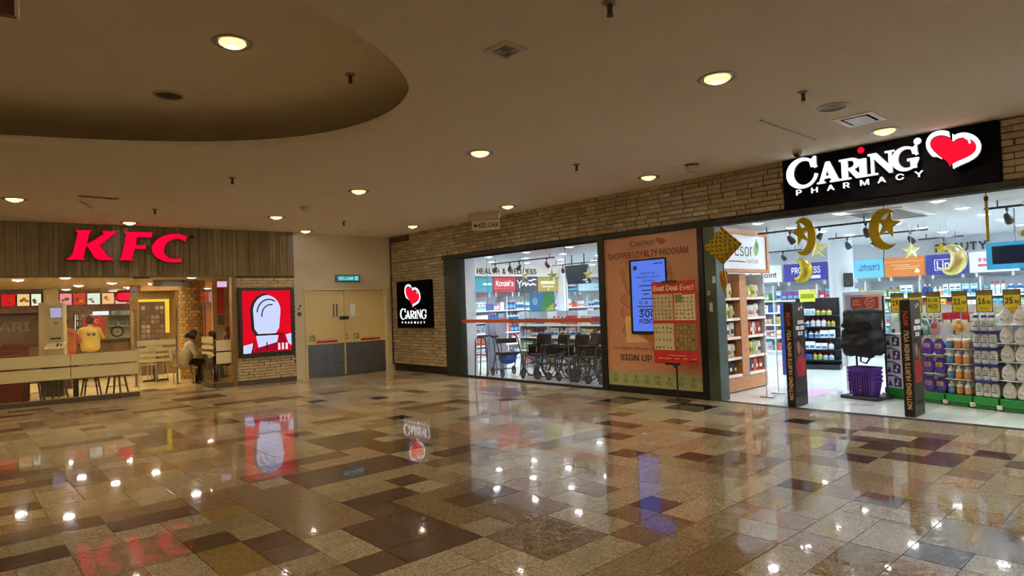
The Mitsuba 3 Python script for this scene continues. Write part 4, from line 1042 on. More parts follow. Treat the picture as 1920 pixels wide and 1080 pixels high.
def f_dark(g, m): g.poly(unary_union([LineString([(12.78, 2.3), (12.86, 2.2), (12.86, 2.1)]), LineString([(12.94, 2.3), (12.86, 2.2)])]).buffer(.018), .001, hx('ffffff'), m); g.poly(LineString([(12.96, 2.17), (13.04, 2.22), (13.12, 2.15), (13.2, 2.22), (13.3, 2.16), (13.4, 2.21), (13.52, 2.17)]).buffer(.022), .001, hx('f0f0f4'), m)
def f_gold(g, m): g.box((13.75, 2.2, 0), (14.35, 2.29, .001), hx('f4ecc8'), m=m); g.box((13.8, 2.10, 0), (14.3, 2.135, .001), hx('f4ecc8'), m=m); g.poly(Point(14.07, 2.03).buffer(.025), .001, hx('f4ecc8'), m)
def f_ost(g, m): g.text('Ostelin', .13, hx('f4f8fa'), m @ M4(None, (14.76, 2.12, 0)), width=.58, bold=True); g.poly(Polygon([(14.7, 1.99), (15.4, 1.99), (15.4, 2.09), (15.0, 2.05)]), .001, hx('3a9ac8'), m)
banner(FH, 11.0, 11.83, 1.97, 2.42, '2f8fa2', f_teal, 'teal header board beside the white column in the window')
banner(FH, 11.84, 12.72, 1.97, 2.42, 'b8303f', f_kordel, 'red header board with slanted white lettering')
banner(FH, 12.73, 13.60, 1.97, 2.42, '40404f', f_dark, 'dark grey header board with a white Y mark')
banner(FH, 13.61, 14.50, 1.97, 2.42, 'a8974c', f_gold, 'olive gold header board with pale lines')
banner(FH, 14.68, 15.42, 1.97, 2.32, '2a3a4c', f_ost, 'dark blue header board with white lettering over a light blue wave')
banner(FH, 15.44, 17.1, 1.97, 2.22, 'bfe4f2', lambda g, m: g.box((16.2, 2.07, 0), (16.8, 2.11, .001), hx('7ab8d8'), m=m), 'pale blue header board in the right corner of the window')
k = thing('wall_letters', 'black letters spelling HEALTH & WELLNESS on the beige bulkhead', 'lettering')
xx = 11.18
for ch in 'HEALTH & WELLNESS':
    if ch == ' ':
        xx += .09; continue
    t = meshkit.text_mesh(ch, .15, .015, True); v = np.array(t.vertices); v[:, 0] = (v[:, 0] - v[:, 0].min()) * .92
    put(k + '__letter', Mesh(hx('3a3430')).add(v, t.faces, m=frame((xx, 13.75, 2.49), (1, 0, 0))), 'satin'); xx += v[:, 0].max() + .032
say('pharmacy_column_001', kind='structure'); scene['pharmacy_column_001'] = Mesh(hx('e8ecee')).box((14.5, 13.6, 0), (14.68, 14.3, SC), bev=.004).ply('paint')

# ================================================================ wooden display tower by the pillar
k = thing('display_tower', 'wooden display tower with two bays of pouches and a white header by the green pillar', 'display shelving')
TM = np.eye(4); TM[:3, 3] = (9.26, 5.42, 0)      # x along +X, y back, z up
put(k + '__base', Mesh((.5, .3, .2)).box((0, .0, .02), (1.70, .42, .27), bev=.005, m=TM), 'oak')
put(k + '__toe_kick', Mesh(hx('2a1a12')).box((.03, .03, 0), (1.67, .4, .02), m=TM), 'satin')
put(k + '__back_panel', Mesh(hx('3a201a')).box((0, .40, .27), (1.70, .43, 2.0), m=TM).box((0, .02, .27), (.02, .40, 2.0), m=TM), 'satin')
put(k + '__post', Mesh((.5, .3, .2)).box((.78, -.025, .27), (1.02, .40, 1.97), bev=.005, m=TM), 'oak')
put(k + '__end_panel', Mesh(hx('d4d8da')).box((1.68, .0, .27), (1.70, .42, 1.97), m=TM), 'satin')
TZ = [.30, .585, .925, 1.235, 1.575, 1.95]
for z in TZ[:-1]:
    for a, b in ((.02, .78), (1.02, 1.68)):
        s = put(k + '__shelf', Mesh(hx('b98a68')).box((a, .0, z - .03), (b, .40, z), bev=.003, m=TM), 'satin')
        put(s + '__price_strip', Mesh(hx('e9d9d2')).box((a, -.02, z - .045), (b, .0, z), bev=.004, m=TM), 'satin')
hd = frame((9.22, 5.38, 1.99), (1, 0, 0))
put(k + '__header_frame', Mesh(hx('a8745a')).poly(sbox(0, 0, 1.80, .72).difference(sbox(.07, .06, 1.73, .64)), .10, m=hd @ M4(None, (0, 0, -.05))), 'oak')
put(k + '__header_panel', Mesh(hx('e3e8f0')).box((.05, .04, -.04), (1.75, .68, .02), m=hd), 'print')
eg = Mesh(hx('4a4c52'))
em_ = hd @ M4(None, (0, 0, .0205))
eg.text('Esor', .22, m=em_ @ M4(None, (.66, .28, 0)), width=.60)
eg.box((.45, .175, 0), (1.0, .195, .001), m=em_); eg.text('herbal', .075, hx('8a9098'), m=em_ @ M4(None, (1.04, .165, 0)), width=.42)
eg.poly(affinity.rotate(affinity.scale(Point(0, 0).buffer(1, 16), .085, .13), -20).intersection(sbox(-1, -1, 1, 1)), .001, hx('6f9a4a'), m=em_ @ M4(None, (1.40, .42, 0)))
eg.poly(Polygon([(1.36, .50), (1.42, .60), (1.46, .48), (1.42, .40)]), .001, hx('3f6a3a'), m=em_ @ M4(None, (0, 0, .001)))
put(k + '__header_print', eg, 'print')
def pouch(c1, c2, c3):
    u = Mesh(c1); n = 7; v = []; f = []
    for side in (-1, 1):
        for j in range(n):
            for i in range(5):
                x = -.5 + i / 4; z = j / (n - 1); bulge = (1 - (2 * x) ** 2) * math.sin(min(1, z * 1.25) * PI * .62 + .35) if 0 < j < n - 1 else (.55 * (1 - (2 * x) ** 2) if j == 0 else 0)
                v.append((x, side * .5 * max(bulge, .03), z))
    m_ = 5 * n
    for j in range(n - 1):
        for i in range(4):
            a = j * 5 + i; f += [(a, a + 1, a + 6), (a, a + 6, a + 5), (m_ + a, m_ + a + 6, m_ + a + 1), (m_ + a, m_ + a + 5, m_ + a + 6)]
    u.add(v, f)
    u.box((-.24, -.505, .22), (.24, -.38, .50), c2, .01).box((-.42, -.2, .86), (.42, -.12, .95), c3)
    return u.ply('satin', True)
PCH = {n_: pouch(hx(a), hx(b), hx(c)) for n_, a, b, c in (('green', 'b9c98a', 'f2f2e6', '5f8a3a'), ('white', 'e6e4de', '3a3a3a', 'c0b8a8'), ('cream', 'e8dfae', '7a8a3a', 'f4f0d8'), ('black', '24201e', 'e0d8a8', '3a3a3a'), ('pale', 'f0ece8', 'c88a7a', 'd0c8c0'), ('red', 'a83a2e', 'f0e0d8', '6a1a1a'), ('yellow', 'd8c840', '6a8a2a', 'f0e890'), ('navy', '39406a', 'd8dae8', '6a70a0'), ('orange', 'd8703a', 'f4e8d8', 'b04a1a'))}
rows = [(0, 0, 'cream cream cream black black'), (0, 1, 'green cream green cream white'), (0, 2, 'white black white white'), (0, 3, 'green white green cream green'), (0, 4, 'white white cream'), (1, 0, 'pale navy orange red'), (1, 1, 'yellow yellow green white'), (1, 2, 'cream red pale red'), (1, 3, 'pale pale white'), (1, 4, 'cream green yellow pale')]
WHICH = ('bottom', 'second lowest', 'middle', 'second highest', 'top')
for bay, r, names in rows:
    names = names.split(); a, b = ((.05, .76), (1.05, 1.65))[bay]; w = (b - a) / len(names)
    for i, n_ in enumerate(names):
        hgt = min(TZ[r + 1] - TZ[r] - .06, gr.uniform(.20, .25))
        kk = thing('pouch', f'{n_} pouch, {WHICH[r]} shelf of the wooden tower, {"inner" if bay else "pillar side"} bay, {("first", "second", "third", "fourth", "fifth")[i]} from the pillar', 'pouch', 'pouches in the wooden tower')
        scene[kk] = {**PCH[n_], 'to_world': T((TM @ M4(RZ(gr.uniform(-.25, .25)), (a + w * (i + .5), .10, TZ[r] + .001), (w * .9, .09, hgt))).tolist())}

# clear gate panel beside it
k = thing('clear_gate', 'clear acrylic gate panel with pale edges beside the wooden tower', 'gate panel')
put(k + '__sheet', Mesh().add([(9.64, 4.80, .02), (10.12, 4.84, .02), (10.12, 4.84, 1.02), (9.64, 4.80, 1.02)], [[0, 1, 2], [0, 2, 3]]), 'glass_acrylic')
put(k + '__edge', Mesh(hx('e4ecef')).rod((9.64, 4.80, .0), (9.64, 4.80, 1.02), .009).rod((10.12, 4.84, 0), (10.12, 4.84, 1.02), .009).rod((9.64, 4.80, 1.02), (10.12, 4.84, 1.02), .009), 'satin', 40)
put(k + '__foot', Mesh(hx('cfd6da')).box((9.60, 4.70, 0), (9.68, 4.9, .02), bev=.004).box((10.08, 4.74, 0), (10.16, 4.94, .02), bev=.004), 'satin')

# ================================================================ black gate covers
def gate_cover(x, y, lab):
    k = thing('gate_cover', lab, 'gate cover')
    bx = Mesh(hx('0e0d0d')).box((x, y - .12, .0), (x + .40, y, 1.47), bev=.006)
    put(k + '__body', bx, 'satin')
    f = frame((x, y - .06, 0), (0, -1, 0))
    R90 = M4(rot((0, 0, 1), PI / 2), (.03, .10, .0012))
    put(k + '__slogan', Mesh(hx('d8b69a')).text('NOTHING HURTS WHEN YOU', 0.052, m=f @ R90, width=.98, bold=True), 'print')
    put(k + '__slogan_end', Mesh(hx('b4321f')).text('WIN', .052, m=f @ R90 @ M4(None, (1.04, 0, 0)), width=.19, bold=True), 'print')
    g = frame((x, y - .12, 0), (1, 0, 0)); z = g @ M4(None, (0, 0, .0012))
    put(k + '__dark_panel', Mesh(hx('2b2827')).box((.02, .20, 0), (.385, 1.45, .001), m=g), 'print')
    tx = Mesh(hx('c9d2da'))
    for r, (a, b, yy) in enumerate(((.16, .36, 1.16), (.10, .22, 1.08), (.24, .37, 1.08), (.16, .23, 1.0), (.25, .31, 1.0))):
        tx.box((a, yy, 0), (b, yy + .055, .001), m=z)
    tx.poly(Point(.31, 1.40).buffer(.022), .001, m=z).poly(Polygon([(.2, 1.36), (.26, 1.36), (.23, 1.42)]), .001, m=z)
    put(k + '__headline_blocks', tx, 'print')
    pic = Mesh(hx('8a5d48'))
    pic.poly(affinity.scale(Point(.17, .84).buffer(1, 12), .06, .10), .001, m=z).poly(affinity.scale(Point(.28, .76).buffer(1, 12), .035, .07), .001, hx('7a4f3c'), m=z)
    pic.poly(Polygon([(.10, .42), (.34, .42), (.36, .66), (.26, .72), (.12, .70), (.07, .58)]), .001, hx('8f1d22'), m=z @ M4(None, (0, 0, -.0002))).poly(LineString([(.1, .94), (.18, .96), (.25, .88)]).buffer(.03), .001, hx('171212'), m=z @ M4(None, (0, 0, .001)))
    put(k + '__picture', pic, 'print')
gate_cover(9.0, 4.18, 'black slogan gate cover further left, in front of the bright floor')
gate_cover(9.06, 2.72, 'black slogan gate cover nearer the bottle displays')

# ================================================================ bottle displays by the opening
d_ = np.array([-.294, -.956, 0]); n_ = np.array([-.956, .294, 0])
DQ = frame((10.56, 3.42, 0), d_)     # x along the row, y up, z to the hall
assert (DQ[:3, 2] @ n_) > 0
def DL(s, out, z):                    # upright item frame: x along, y back (into the shop), z up
    m = np.eye(4); m[:3, 0], m[:3, 1], m[:3, 3] = d_, -n_, DQ[:3, 3] + d_ * s + n_ * out + np.array([0, 0, z]); return m
def tray(s0, s1, lab):
    k = thing('bottle_stand', lab, 'bottle stand')
    put(k + '__tray', Mesh(hx('17742e')).box((s0, .05, -.30), (s1, .155, 0), bev=.006, m=DQ), 'satin')
    put(k + '__skirt', Mesh(hx('0f5a24')).box((s0 + .03, .0, -.28), (s1 - .05, .05, -.01), bev=.006, m=DQ), 'satin')
    put(k + '__clip', Mesh(hx('e2e2da')).box((s0 - .035, .02, -.03), (s0 + .03, .075, .02), bev=.005, m=DQ), 'satin')
    put(k + '__back_board', Mesh(hx('dfe6ea')).box((s0 + .01, .155, -.30), (s1 - .01, 1.12, -.285), m=DQ), 'paint')
for s0, s1, t in ((0.0, .31, 'green bottle stand under the white boxes beside the basket stack'), (.56, .86, 'green bottle stand under the purple bottles'), (.88, 1.21, 'green bottle stand under the blue and orange bottles'), (1.23, 1.53, 'green bottle stand under the narrow white bottles'), (1.55, 1.87, 'green bottle stand under the round white bottles'), (1.89, 2.21, 'green bottle stand at the end of the row, cut by the frame')):
    tray(s0, s1, t)
def plastic_shelf(s0, s1, z, lab):
    k = thing('display_shelf', lab, 'shelf', 'thin shelves between bottle rows')
    scene[k] = Mesh(hx('e3e9ec')).box((s0 + .005, z - .008, -.28), (s1 - .005, z, .005), bev=.003, m=DQ).ply('satin')
def pump_bottle(c):
    b = Mesh(c); w = hx('e9ecee')
    b.lathe([(.035, 0), (.042, .008), (.042, .095)], 16, c).lathe([(.042, .095), (.042, .112), (.034, .128), (.018, .135), (.018, .148)], 16, w).lathe([(.022, .148), (.022, .168), (.016, .172)], 12, w).lathe([(.0425, .03), (.0428, .031), (.0428, .08), (.0425, .081)], 16, c * .8 + .08)
    return b
def round_bottle(c, w=.12, h=.235, lab=(.85, .85, .88)):
    """flat rounded flask: wide shoulders, narrow foot"""
    b = Mesh(c); t = np.linspace(0, 1, 12)
    rr = np.array([.66, .78, .88, .95, .99, 1.0, .98, .93, .84, .70, .50, .30]) * w / 2
    b.lathe(list(zip(rr, t * h * .86)), 18, c, sy=.55)
    b.lathe([(.03 * w / .12, h * .86), (.032 * w / .12, h * .87), (.03 * w / .12, h * .985), (.022 * w / .12, h)], 12, np.asarray(lab) * 1.0)
    return b
def put_item(proto, name, s, out, z, lab, cat, group):
    proto.inst(name, DL(s, out, z), lab, cat, group)
def mk(parts):
    p = Proto()
    for a in parts: p.part(*a)
    return p
def flask(body, cap, label, w=.13, h=.24):
    c = round_bottle(hx(body), w, h, hx(cap))
    lb = Mesh(hx(label))
    a = np.linspace(-.62, .62, 7); rows_ = [(.30, .93), (.38, .985), (.5, 1.0), (.6, .955)]
    v = [(w / 2 * 1.015 * k_ * math.sin(x), -w / 2 * .55 * 1.03 * k_ * math.cos(x), z * h) for z, k_ in rows_ for x in a]
    f = [q for j in range(3) for i in range(6) for q in ((j * 7 + i, j * 7 + i + 1, j * 7 + i + 8), (j * 7 + i, j * 7 + i + 8, j * 7 + i + 7))]
    lb.add(v, f)
    ink = Mesh(hx('5a5f68'))
    v2 = [(w / 2 * 1.03 * k_ * math.sin(x), -w / 2 * .55 * 1.045 * k_ * math.cos(x), z * h) for z, k_ in ((.40, .985), (.45, .99)) for x in a[1:5]]
    ink.add(v2, [(0, 1, 5), (0, 5, 4), (1, 2, 6), (1, 6, 5), (2, 3, 7), (2, 7, 6)])
    return mk([('body', c, 'plastic', 40), ('label', lb, 'print', True), ('label_ink', ink, 'print', True)])
purple = [flask('4a2f9a', 'd8d2b0', 'a8a06a', .165, .255), flask('4a2f9a', 'd8d2b0', 'b07a86', .165, .255)]
for r in range(3):
    for i in range(2):
        put_item(purple[i % 2 == 0], 'softener_bottle', .632 + i * .158, -.075, .16 + r * .262, f'purple softener bottle in the {("bottom", "middle", "top")[r]} row of the purple display, {("first", "second")[i]} of two', 'bottle', 'purple softener bottles')
    if r: plastic_shelf(.56, .86, .157 + r * .262, f'thin white shelf under the {("", "middle", "top")[r]} row of purple bottles')
put_item(flask('c99aa4', 'e8d8d8', 'a85a68', .14, .27), 'softener_bottle', .74, -.08, .95, 'pink rounded bottle standing alone on top of the purple display', 'bottle', None)
put_item(flask('5aa8a0', 'e8e8e8', 'c8e8e0', .10, .22), 'softener_bottle', .61, -.09, .95, 'teal bottle on top of the purple display', 'bottle', None)
put_item(flask('d89a30', 'e8e8d8', 'f0d890', .15, .17), 'jar', 1.02, -.14, 1.0, 'yellow orange tub standing above the pump bottles', 'tub', None)
pumps = {n__: mk([('bottle', pump_bottle(hx(c)), 'plastic', 40)]) for n__, c in (('blue', '2f74b4'), ('orange', 'd0822e'), ('peach', 'cf9a6c'))}
for r in range(4):
    for i, n__ in enumerate(('blue', 'orange', 'peach')):
        for dpt in range(2):
            put_item(pumps[n__], 'soap_bottle', .935 + i * .105, -.06 - dpt * .1, .165 + r * .205, f'{n__} pump soap bottle, {("bottom", "second", "third", "top")[r]} row of its display, {("front", "rear")[dpt]}', 'bottle', 'pump soap bottles')
    if r: plastic_shelf(.88, 1.21, .16 + r * .205, f'thin white shelf under the {("", "second", "third", "top")[r]} row of pump bottles')
slim = mk([('bottle', Mesh(hx('d9dfe4')).lathe([(.039, 0), (.0475, .01), (.048, .10), (.045, .15), (.032, .172)], 16, sy=.6).lathe([(.03, .172), (.034, .176), (.034, .198), (.026, .203)], 14, hx('2f3f86'), sy=.6), 'plastic', 40), ('label', Mesh(hx('2b3e8c')).box((-.03, -.0285, .055), (.03, -.0265, .068)).box((-.022, -.0285, .118), (.026, -.0262, .13), hx('7a8ab8')), 'print'), ('stripe', Mesh(hx('6a9a6a')).box((-.012, -.0286, .078), (.026, -.0266, .105)), 'print')])
for r in range(5):
    for i in range(3):
        put_item(slim, 'wash_bottle', 1.285 + i * .097, -.06, .165 + r * .215, f'narrow white bottle with dark blue top, row {("one", "two", "three", "four", "five")[r]} from the bottom, {("first", "second", "third")[i]} of three', 'bottle', 'narrow white bottles')
    if r: k = thing('display_shelf', f'dark blue shelf edge under row {("", "two", "three", "four", "five")[r]} of the narrow white bottles', 'shelf', 'thin shelves between bottle rows'); scene[k] = Mesh(hx('27336e')).box((1.235, .145 + r * .215, -.28), (1.525, .165 + r * .215 - .0005, .0), bev=.003, m=DQ).ply('satin')
egg = Mesh(hx('dde2e7'))
egg.lathe([(r_ * .082, z_ * .2) for r_, z_ in ((.62, 0), (.8, .04), (.93, .16), (1.0, .34), (.97, .5), (.86, .66), (.68, .8), (.46, .9), (.34, .97), (.3, 1.0))], 20, sy=.5).lathe([(.026, .2), (.028, .205), (.028, .226), (.018, .232)], 14, hx('c6ccd2'), sy=.8)
rnd_ = mk([('body', egg, 'plastic', 40), ('label', Mesh(hx('b4bcc8')).poly(affinity.scale(Point(0, 0).buffer(1, 16), .05, .045).difference(affinity.translate(affinity.scale(Point(0, 0).buffer(1, 16), .05, .042), 0, .02)), .004, m=frame((0, -.0385, .085), (1, 0, 0))), 'print'), ('label_ink', Mesh(hx('3a4048')).box((-.045, -.0425, .062), (-.018, -.037, .072)).box((-.02, -.04, .115), (.025, -.034, .12), hx('8a9098')), 'print')])
for r in range(5):
    for i in range(4):
        s = 1.635 + i * .166
        put_item(rnd_, 'round_bottle', s, -.07, .165 + r * .237, f'round white flask, row {("one", "two", "three", "four", "five")[r]} from the bottom, {("first", "second", "third", "fourth")[i]} from the narrow bottles', 'bottle', 'round white flasks')
    if r:
        plastic_shelf(1.55, 1.87, .162 + r * .237, f'thin white shelf under row {("", "two", "three", "four", "five")[r]} of the round flasks')
        plastic_shelf(1.89, 2.21, .162 + r * .237, f'thin white shelf at the cut end under row {("", "two", "three", "four", "five")[r]}')
for r in range(4):
    kk = thing('detergent_box', f'white and navy patterned box, {("bottom", "second", "third", "top")[r]} of the stack beside the baskets', 'box', 'stacked white boxes')
    x0 = .015 + gr.uniform(-.01, .01)
    put(kk + '__carton', Mesh(hx('dde2ee')).box((x0, .158 + r * .2, -.26), (x0 + .27, .356 + r * .2, -.01), bev=.004, m=DQ), 'satin')
    pg = unary_union([Polygon([(.03, .03), (.10, .03), (.07, .12)]), sbox(.13, .02, .24, .15).difference(Point(.17, .06).buffer(.024)).difference(Point(.19, .11).buffer(.02)), LineString([(.01, .17), (.1, .185), (.2, .16)]).buffer(.008)])
    put(kk + '__print', Mesh(hx('2a2f66')).poly(pg, .001, m=DQ @ M4(None, (x0, .158 + r * .2, -.0095))), 'print')

# price cards on rods above
def card(s, z, l1, l2, lab):
    k = thing('price_card', lab, 'price card')
    put(k + '__card', Mesh(hx('e2cf30')).box((s - .10, z, -.10), (s + .10, z + .29, -.096), m=DQ), 'print')
    put(k + '__top_band', Mesh(hx('6e5f2c')).box((s - .095, z + .235, -.0958), (s + .095, z + .285, -.095), m=DQ), 'print')
    g = Mesh(hx('171410'))
    m = DQ @ M4(None, (s, z, -.0955))
    g.poly(sbox(-.1, 0, .1, .29).difference(sbox(-.092, .008, .092, .225)).difference(sbox(-.092, .233, .092, .282)), .001, m=m)
    if l2:
        for t_, yy in ((l1, .15), (l2, .075)): g.text(t_, .042, m=m @ M4(None, (-.075, yy, 0)), width=.13, bold=True)
    else:
        a, b = l1.split('.')
        g.text(a, .075, m=m @ M4(None, (-.075, .11, 0)), width=.085, bold=True); g.text('.' + b, .042, m=m @ M4(None, (.02, .11, 0)), width=.06, bold=True)
    g.box((-.06, .055, 0), (.06, .062, .001), hx('8a7c1c'), m=m).box((-.05, .035, 0), (.05, .042, .001), hx('8a7c1c'), m=m)
    put(k + '__figures', g, 'print')
    put(k + '__rod', Mesh(hx('b8bcc0')).rod((s, .16, -.11), (s, z + .02, -.11), .005, m=DQ), 'metal')
for s, l1, l2, t in ((.20, '19.90', '', 'yellow price card showing 19.90 above the white boxes'), (.46, '18.90', '', 'yellow price card mostly hidden behind the black gate cover'), (.72, '21.70', '26.25', 'yellow price card with two prices above the purple bottles'), (1.07, '12.90', '', 'yellow price card showing 12.90 above the pump bottles'), (1.38, '16.90', '', 'yellow price card showing 16.90 above the narrow white bottles'), (1.70, '25.90', '', 'yellow price card showing 25.90 above the round flasks')):
    card(s, 1.265, l1, l2, t)
# backing shelf behind the row
GM = np.eye(4); GM[:3, 0], GM[:3, 1], GM[:3, 3] = d_, -n_, np.array([10.56, 3.42, 0]) - n_ * .36 + d_ * -.1
shelving('gondola', 'white shelf unit directly behind the bottle displays', GM, 2.5, [.12, .45, .8, 1.05, 1.36], .34, bay=1.25)
fill(GM, .05, 2.45, [.8, 1.05, 1.36], .3, 'of the unit behind the bottle stands', 'gondola', (.08, .12), .24, posts=[1.25])

# ================================================================ basket stack and rack
k = thing('basket_stand', 'black stand with bulky black covers and a red sign above the purple baskets', 'stand')
bm = M4(RZ(-.22), (10.34, 3.62, 0))   # x into the shop, y along +Y
put(k + '__base', Mesh(hx('16161a')).box((-.2, -.30, 0), (.22, .27, .05), bev=.01, m=bm), 'satin')
for y in (-.24, .21):
    put(k + '__post', Mesh(hx('17171b')).rod((.17, y, .05), (.17, y, 1.52), .014, 10, m=bm), 'satin')
put(k + '__sign', Mesh(hx('b04232')).box((.05, -.235, 1.345), (.075, .19, 1.515), bev=.003, m=bm), 'print')
sg = frame((0, 0, 0), (0, -1, 0)); sgm = bm @ M4(None, (.05, 0, 1.345)) @ sg @ M4(None, (0, 0, .0006))
sp_ = Mesh(hx('e8c8bc'))
sp_.box((-.16, .05, 0), (-.03, .06, .001), m=sgm).box((-.16, .08, 0), (-.04, .09, .001), m=sgm).box((-.15, .11, 0), (-.05, .12, .001), m=sgm)
sp_.poly(Point(.11, .085).buffer(.075).difference(Point(.11, .085).buffer(.062)), .001, m=sgm); sp_.text('Take', .03, m=sgm @ M4(None, (.065, .09, 0)), width=.09, bold=True); sp_.text('Me!', .03, m=sgm @ M4(None, (.075, .05, 0)), width=.07, bold=True)
put(k + '__sign_print', sp_, 'print')
def blob(pts, r, ref=.025, sm=6):
    hull = m3.Manifold.batch_hull([m3.Manifold.sphere(rr, 12).translate(p) for p, rr in zip(pts, np.broadcast_to(r, len(pts)))]).refine_to_length(ref)
    q = hull.to_mesh(); t = trimesh.Trimesh(q.vert_properties[:, :3], q.tri_verts, process=True)
    return t
for i, (z0, z1, y0, y1, t) in enumerate(((.98, 1.33, -.25, .20, 0), (.64, 1.04, -.27, .24, 1))):
    b = blob([(x, y, z) for x in (-.13, .13) for y in (y0 + .07, y1 - .07) for z in (z0 + .05, z1 - .05)] + [(-.17, y0 + .05, (z0 + z1) / 2), (-.17, y1 - .05, (z0 + z1) / 2 - .05)], .05)
    v = np.array(b.vertices); v += (meshkit.fbm(v * 11, 3, i) - .5)[:, None] * .07 * np.array(b.vertex_normals)
    put(k + '__black_cover', Mesh(hx('121316')).add(v, b.faces, m=bm), 'rubber', 35)
put(k + '__strap', Mesh(hx('17171b')).tube([(-.05, .0, .66), (-.1, -.02, .56), (-.06, -.08, .53), (0, -.1, .6)], .012, 8, m=bm), 'rubber', True)
def basket_mesh():
    b = Mesh(hx('56309a'))
    def ringpts(hx_, hy, z, r=.05, n=6):
        out = []
        for cx_, cy_, a0 in ((hx_ - r, hy - r, 0), (-hx_ + r, hy - r, 90), (-hx_ + r, -hy + r, 180), (hx_ - r, -hy + r, 270)):
            for a in np.radians(np.linspace(a0, a0 + 90, n)):
                out.append((cx_ + r * math.cos(a), cy_ + r * math.sin(a), z))
        return np.array(out)
    prof = [(.110, .175, 0), (.118, .183, .01), (.145, .215, .20), (.155, .228, .205), (.155, .228, .235), (.147, .22, .235), (.138, .208, .20), (.108, .17, .014)]
    R_ = [ringpts(*p) for p in prof]; n = len(R_[0]); v = np.vstack(R_ + [[(0, 0, 0)], [(0, 0, .014)]]); f = []
    i = np.arange(n); j = (i + 1) % n
    for q in range(len(R_) - 1):
        A, B = q * n, (q + 1) * n; f += [np.stack([A + i, A + j, B + j], 1), np.stack([A + i, B + j, B + i], 1)]
    f += [np.stack([i * 0 + len(v) - 2, j, i], 1), np.stack([i * 0 + len(v) - 1, (len(R_) - 1) * n + i, (len(R_) - 1) * n + j], 1)]
    b.add(v, np.vstack(f))
    for q in range(9):
        y = -.17 + q * .0425
        b.box((-.146, y - .006, .03), (-.118, y + .006, .185), hx('4a2888'), m=M4(rot((0, 1, 0), -.13), (-.004, 0, 0)))
    return b
bp_ = mk([('body', basket_mesh(), 'plastic', 35), ('badge', Mesh(hx('c8a060')).box((-.139, -.022, .09), (-.131, .022, .115), bev=.003, m=M4(rot((0, 1, 0), -.13), (-.002, 0, 0))), 'print')])
for q in range(4):
    bp_.inst('shopping_basket', bm @ M4(None, (-.01, -.02, .051 + q * .062), (.95, .90, 1)), f'purple shopping basket, {("bottom", "second", "third", "top")[q]} of the nested stack', 'basket', 'nested purple baskets')
k = thing('poster_board', 'pale blue poster board behind the basket stand', 'poster board')
pb = SF(0, 0, 11.0)
put(k + '__frame', Mesh(hx('dfe6ee')).box((-4.12, .62, -.02), (-3.50, 1.60, .0), bev=.006, m=pb).box((-4.12, 0, -.02), (-4.08, .62, 0), m=pb).box((-3.54, 0, -.02), (-3.50, .62, 0), m=pb), 'satin')
put(k + '__picture', Mesh(hx('8f9cc8')).box((-4.08, .66, .0005), (-3.8, 1.55, .0015), m=pb).box((-3.8, .66, .0005), (-3.54, 1.55, .0015), hx('c8b0b0'), m=pb), 'print')

# floor stickers
k = thing('floor_sticker', 'lilac oval sticker on the pharmacy floor', 'sticker')
scene[k] = Mesh(hx('c8a8dc')).poly(affinity.scale(Point(0, 0).buffer(1, 24), .62, .22), .001, m=M4(None, (10.35, 4.45, .0003))).ply('gloss')
k = thing('floor_sticker', 'small pink strip sticker on the floor before the baskets', 'sticker')
scene[k] = Mesh(hx('c890a8')).box((9.62, 3.50, .0003), (9.74, 3.66, .0013)).ply('gloss')
k = thing('floor_sticker', 'small teal strip sticker on the floor before the baskets', 'sticker')
scene[k] = Mesh(hx('8ab8b4')).box((9.66, 3.30, .0003), (9.78, 3.44, .0013)).ply('gloss')

# ================================================================ black rack and blue side panel in mid shop
k = thing('wire_rack', 'black wire rack of small blister packs beside the round column', 'display rack')
RK = np.eye(4); RK[:3, 0], RK[:3, 1], RK[:3, 3] = np.array([.25, -.968, 0]), np.array([.968, .25, 0]), (13.72, 6.15, 0)
put(k + '__base', Mesh(hx('15161a')).box((0, 0, .0), (.85, .4, .1), bev=.01, m=RK), 'satin')
for x in (0.0, .83):
    put(k + '__upright', Mesh(hx('15161a')).box((x, .3, .1), (x + .02, .36, 1.5), m=RK), 'satin')
put(k + '__back_grid', Mesh(hx('1a1c20')).box((.02, .34, .1), (.83, .36, 1.5), m=RK), 'satin')
RZs = [.2, .42, .66, .9, 1.14, 1.42]
for z in RZs[:-1]:
    put(k + '__shelf', Mesh(hx('15161a')).box((0, .0, z - .02), (.85, .34, z), bev=.003, m=RK), 'satin')
fill(RK, .02, .83, RZs, .3, 'of the black wire rack beside the round column', 'black rack', (.08, .12), .19, hue=[0, 1, 2, 3, 6, 7, 8, 18, 19])
k = thing('side_panel', 'tall navy blue display panel with white letters beside the black rack', 'display panel')
sp2 = SF(0, 0, 12.6)
put(k + '__panel', Mesh(hx('22357e')).box((-5.92, 0, -.05), (-5.62, 1.42, .0), bev=.005, m=sp2), 'satin')
put(k + '__print', Mesh(hx('d8def0')).poly(Point(-5.77, .86).buffer(.07).difference(Point(-5.77, .86).buffer(.045)), .001, m=sp2 @ M4(None, (0, 0, .0006))).poly(Point(-5.77, .68).buffer(.07).difference(Point(-5.77, .68).buffer(.045)), .001, m=sp2 @ M4(None, (0, 0, .0006))), 'print')
k = thing('small_sign', 'yellow topped small sign standing on the black rack', 'sign')
scene[k] = Mesh(hx('d8dc4a')).box((.12, .1, 1.43), (.42, .12, 1.66), m=RK).box((.14, .095, 1.5), (.40, .1, 1.6), hx('8a9a2a'), m=RK).ply('print')
k = thing('wall_speaker', 'black box speaker on the white column beside the pale blue header', 'speaker')
scene[k] = Mesh(hx('14181a')).box((14.70, 5.30, 1.72), (14.80, 5.47, 2.02), bev=.01).lathe([(.05, 0), (.06, .01), (.03, .004)], 16, hx('2a2e30'), m=frame((14.70, 5.385, 1.82), (0, -1, 0))).ply('satin')

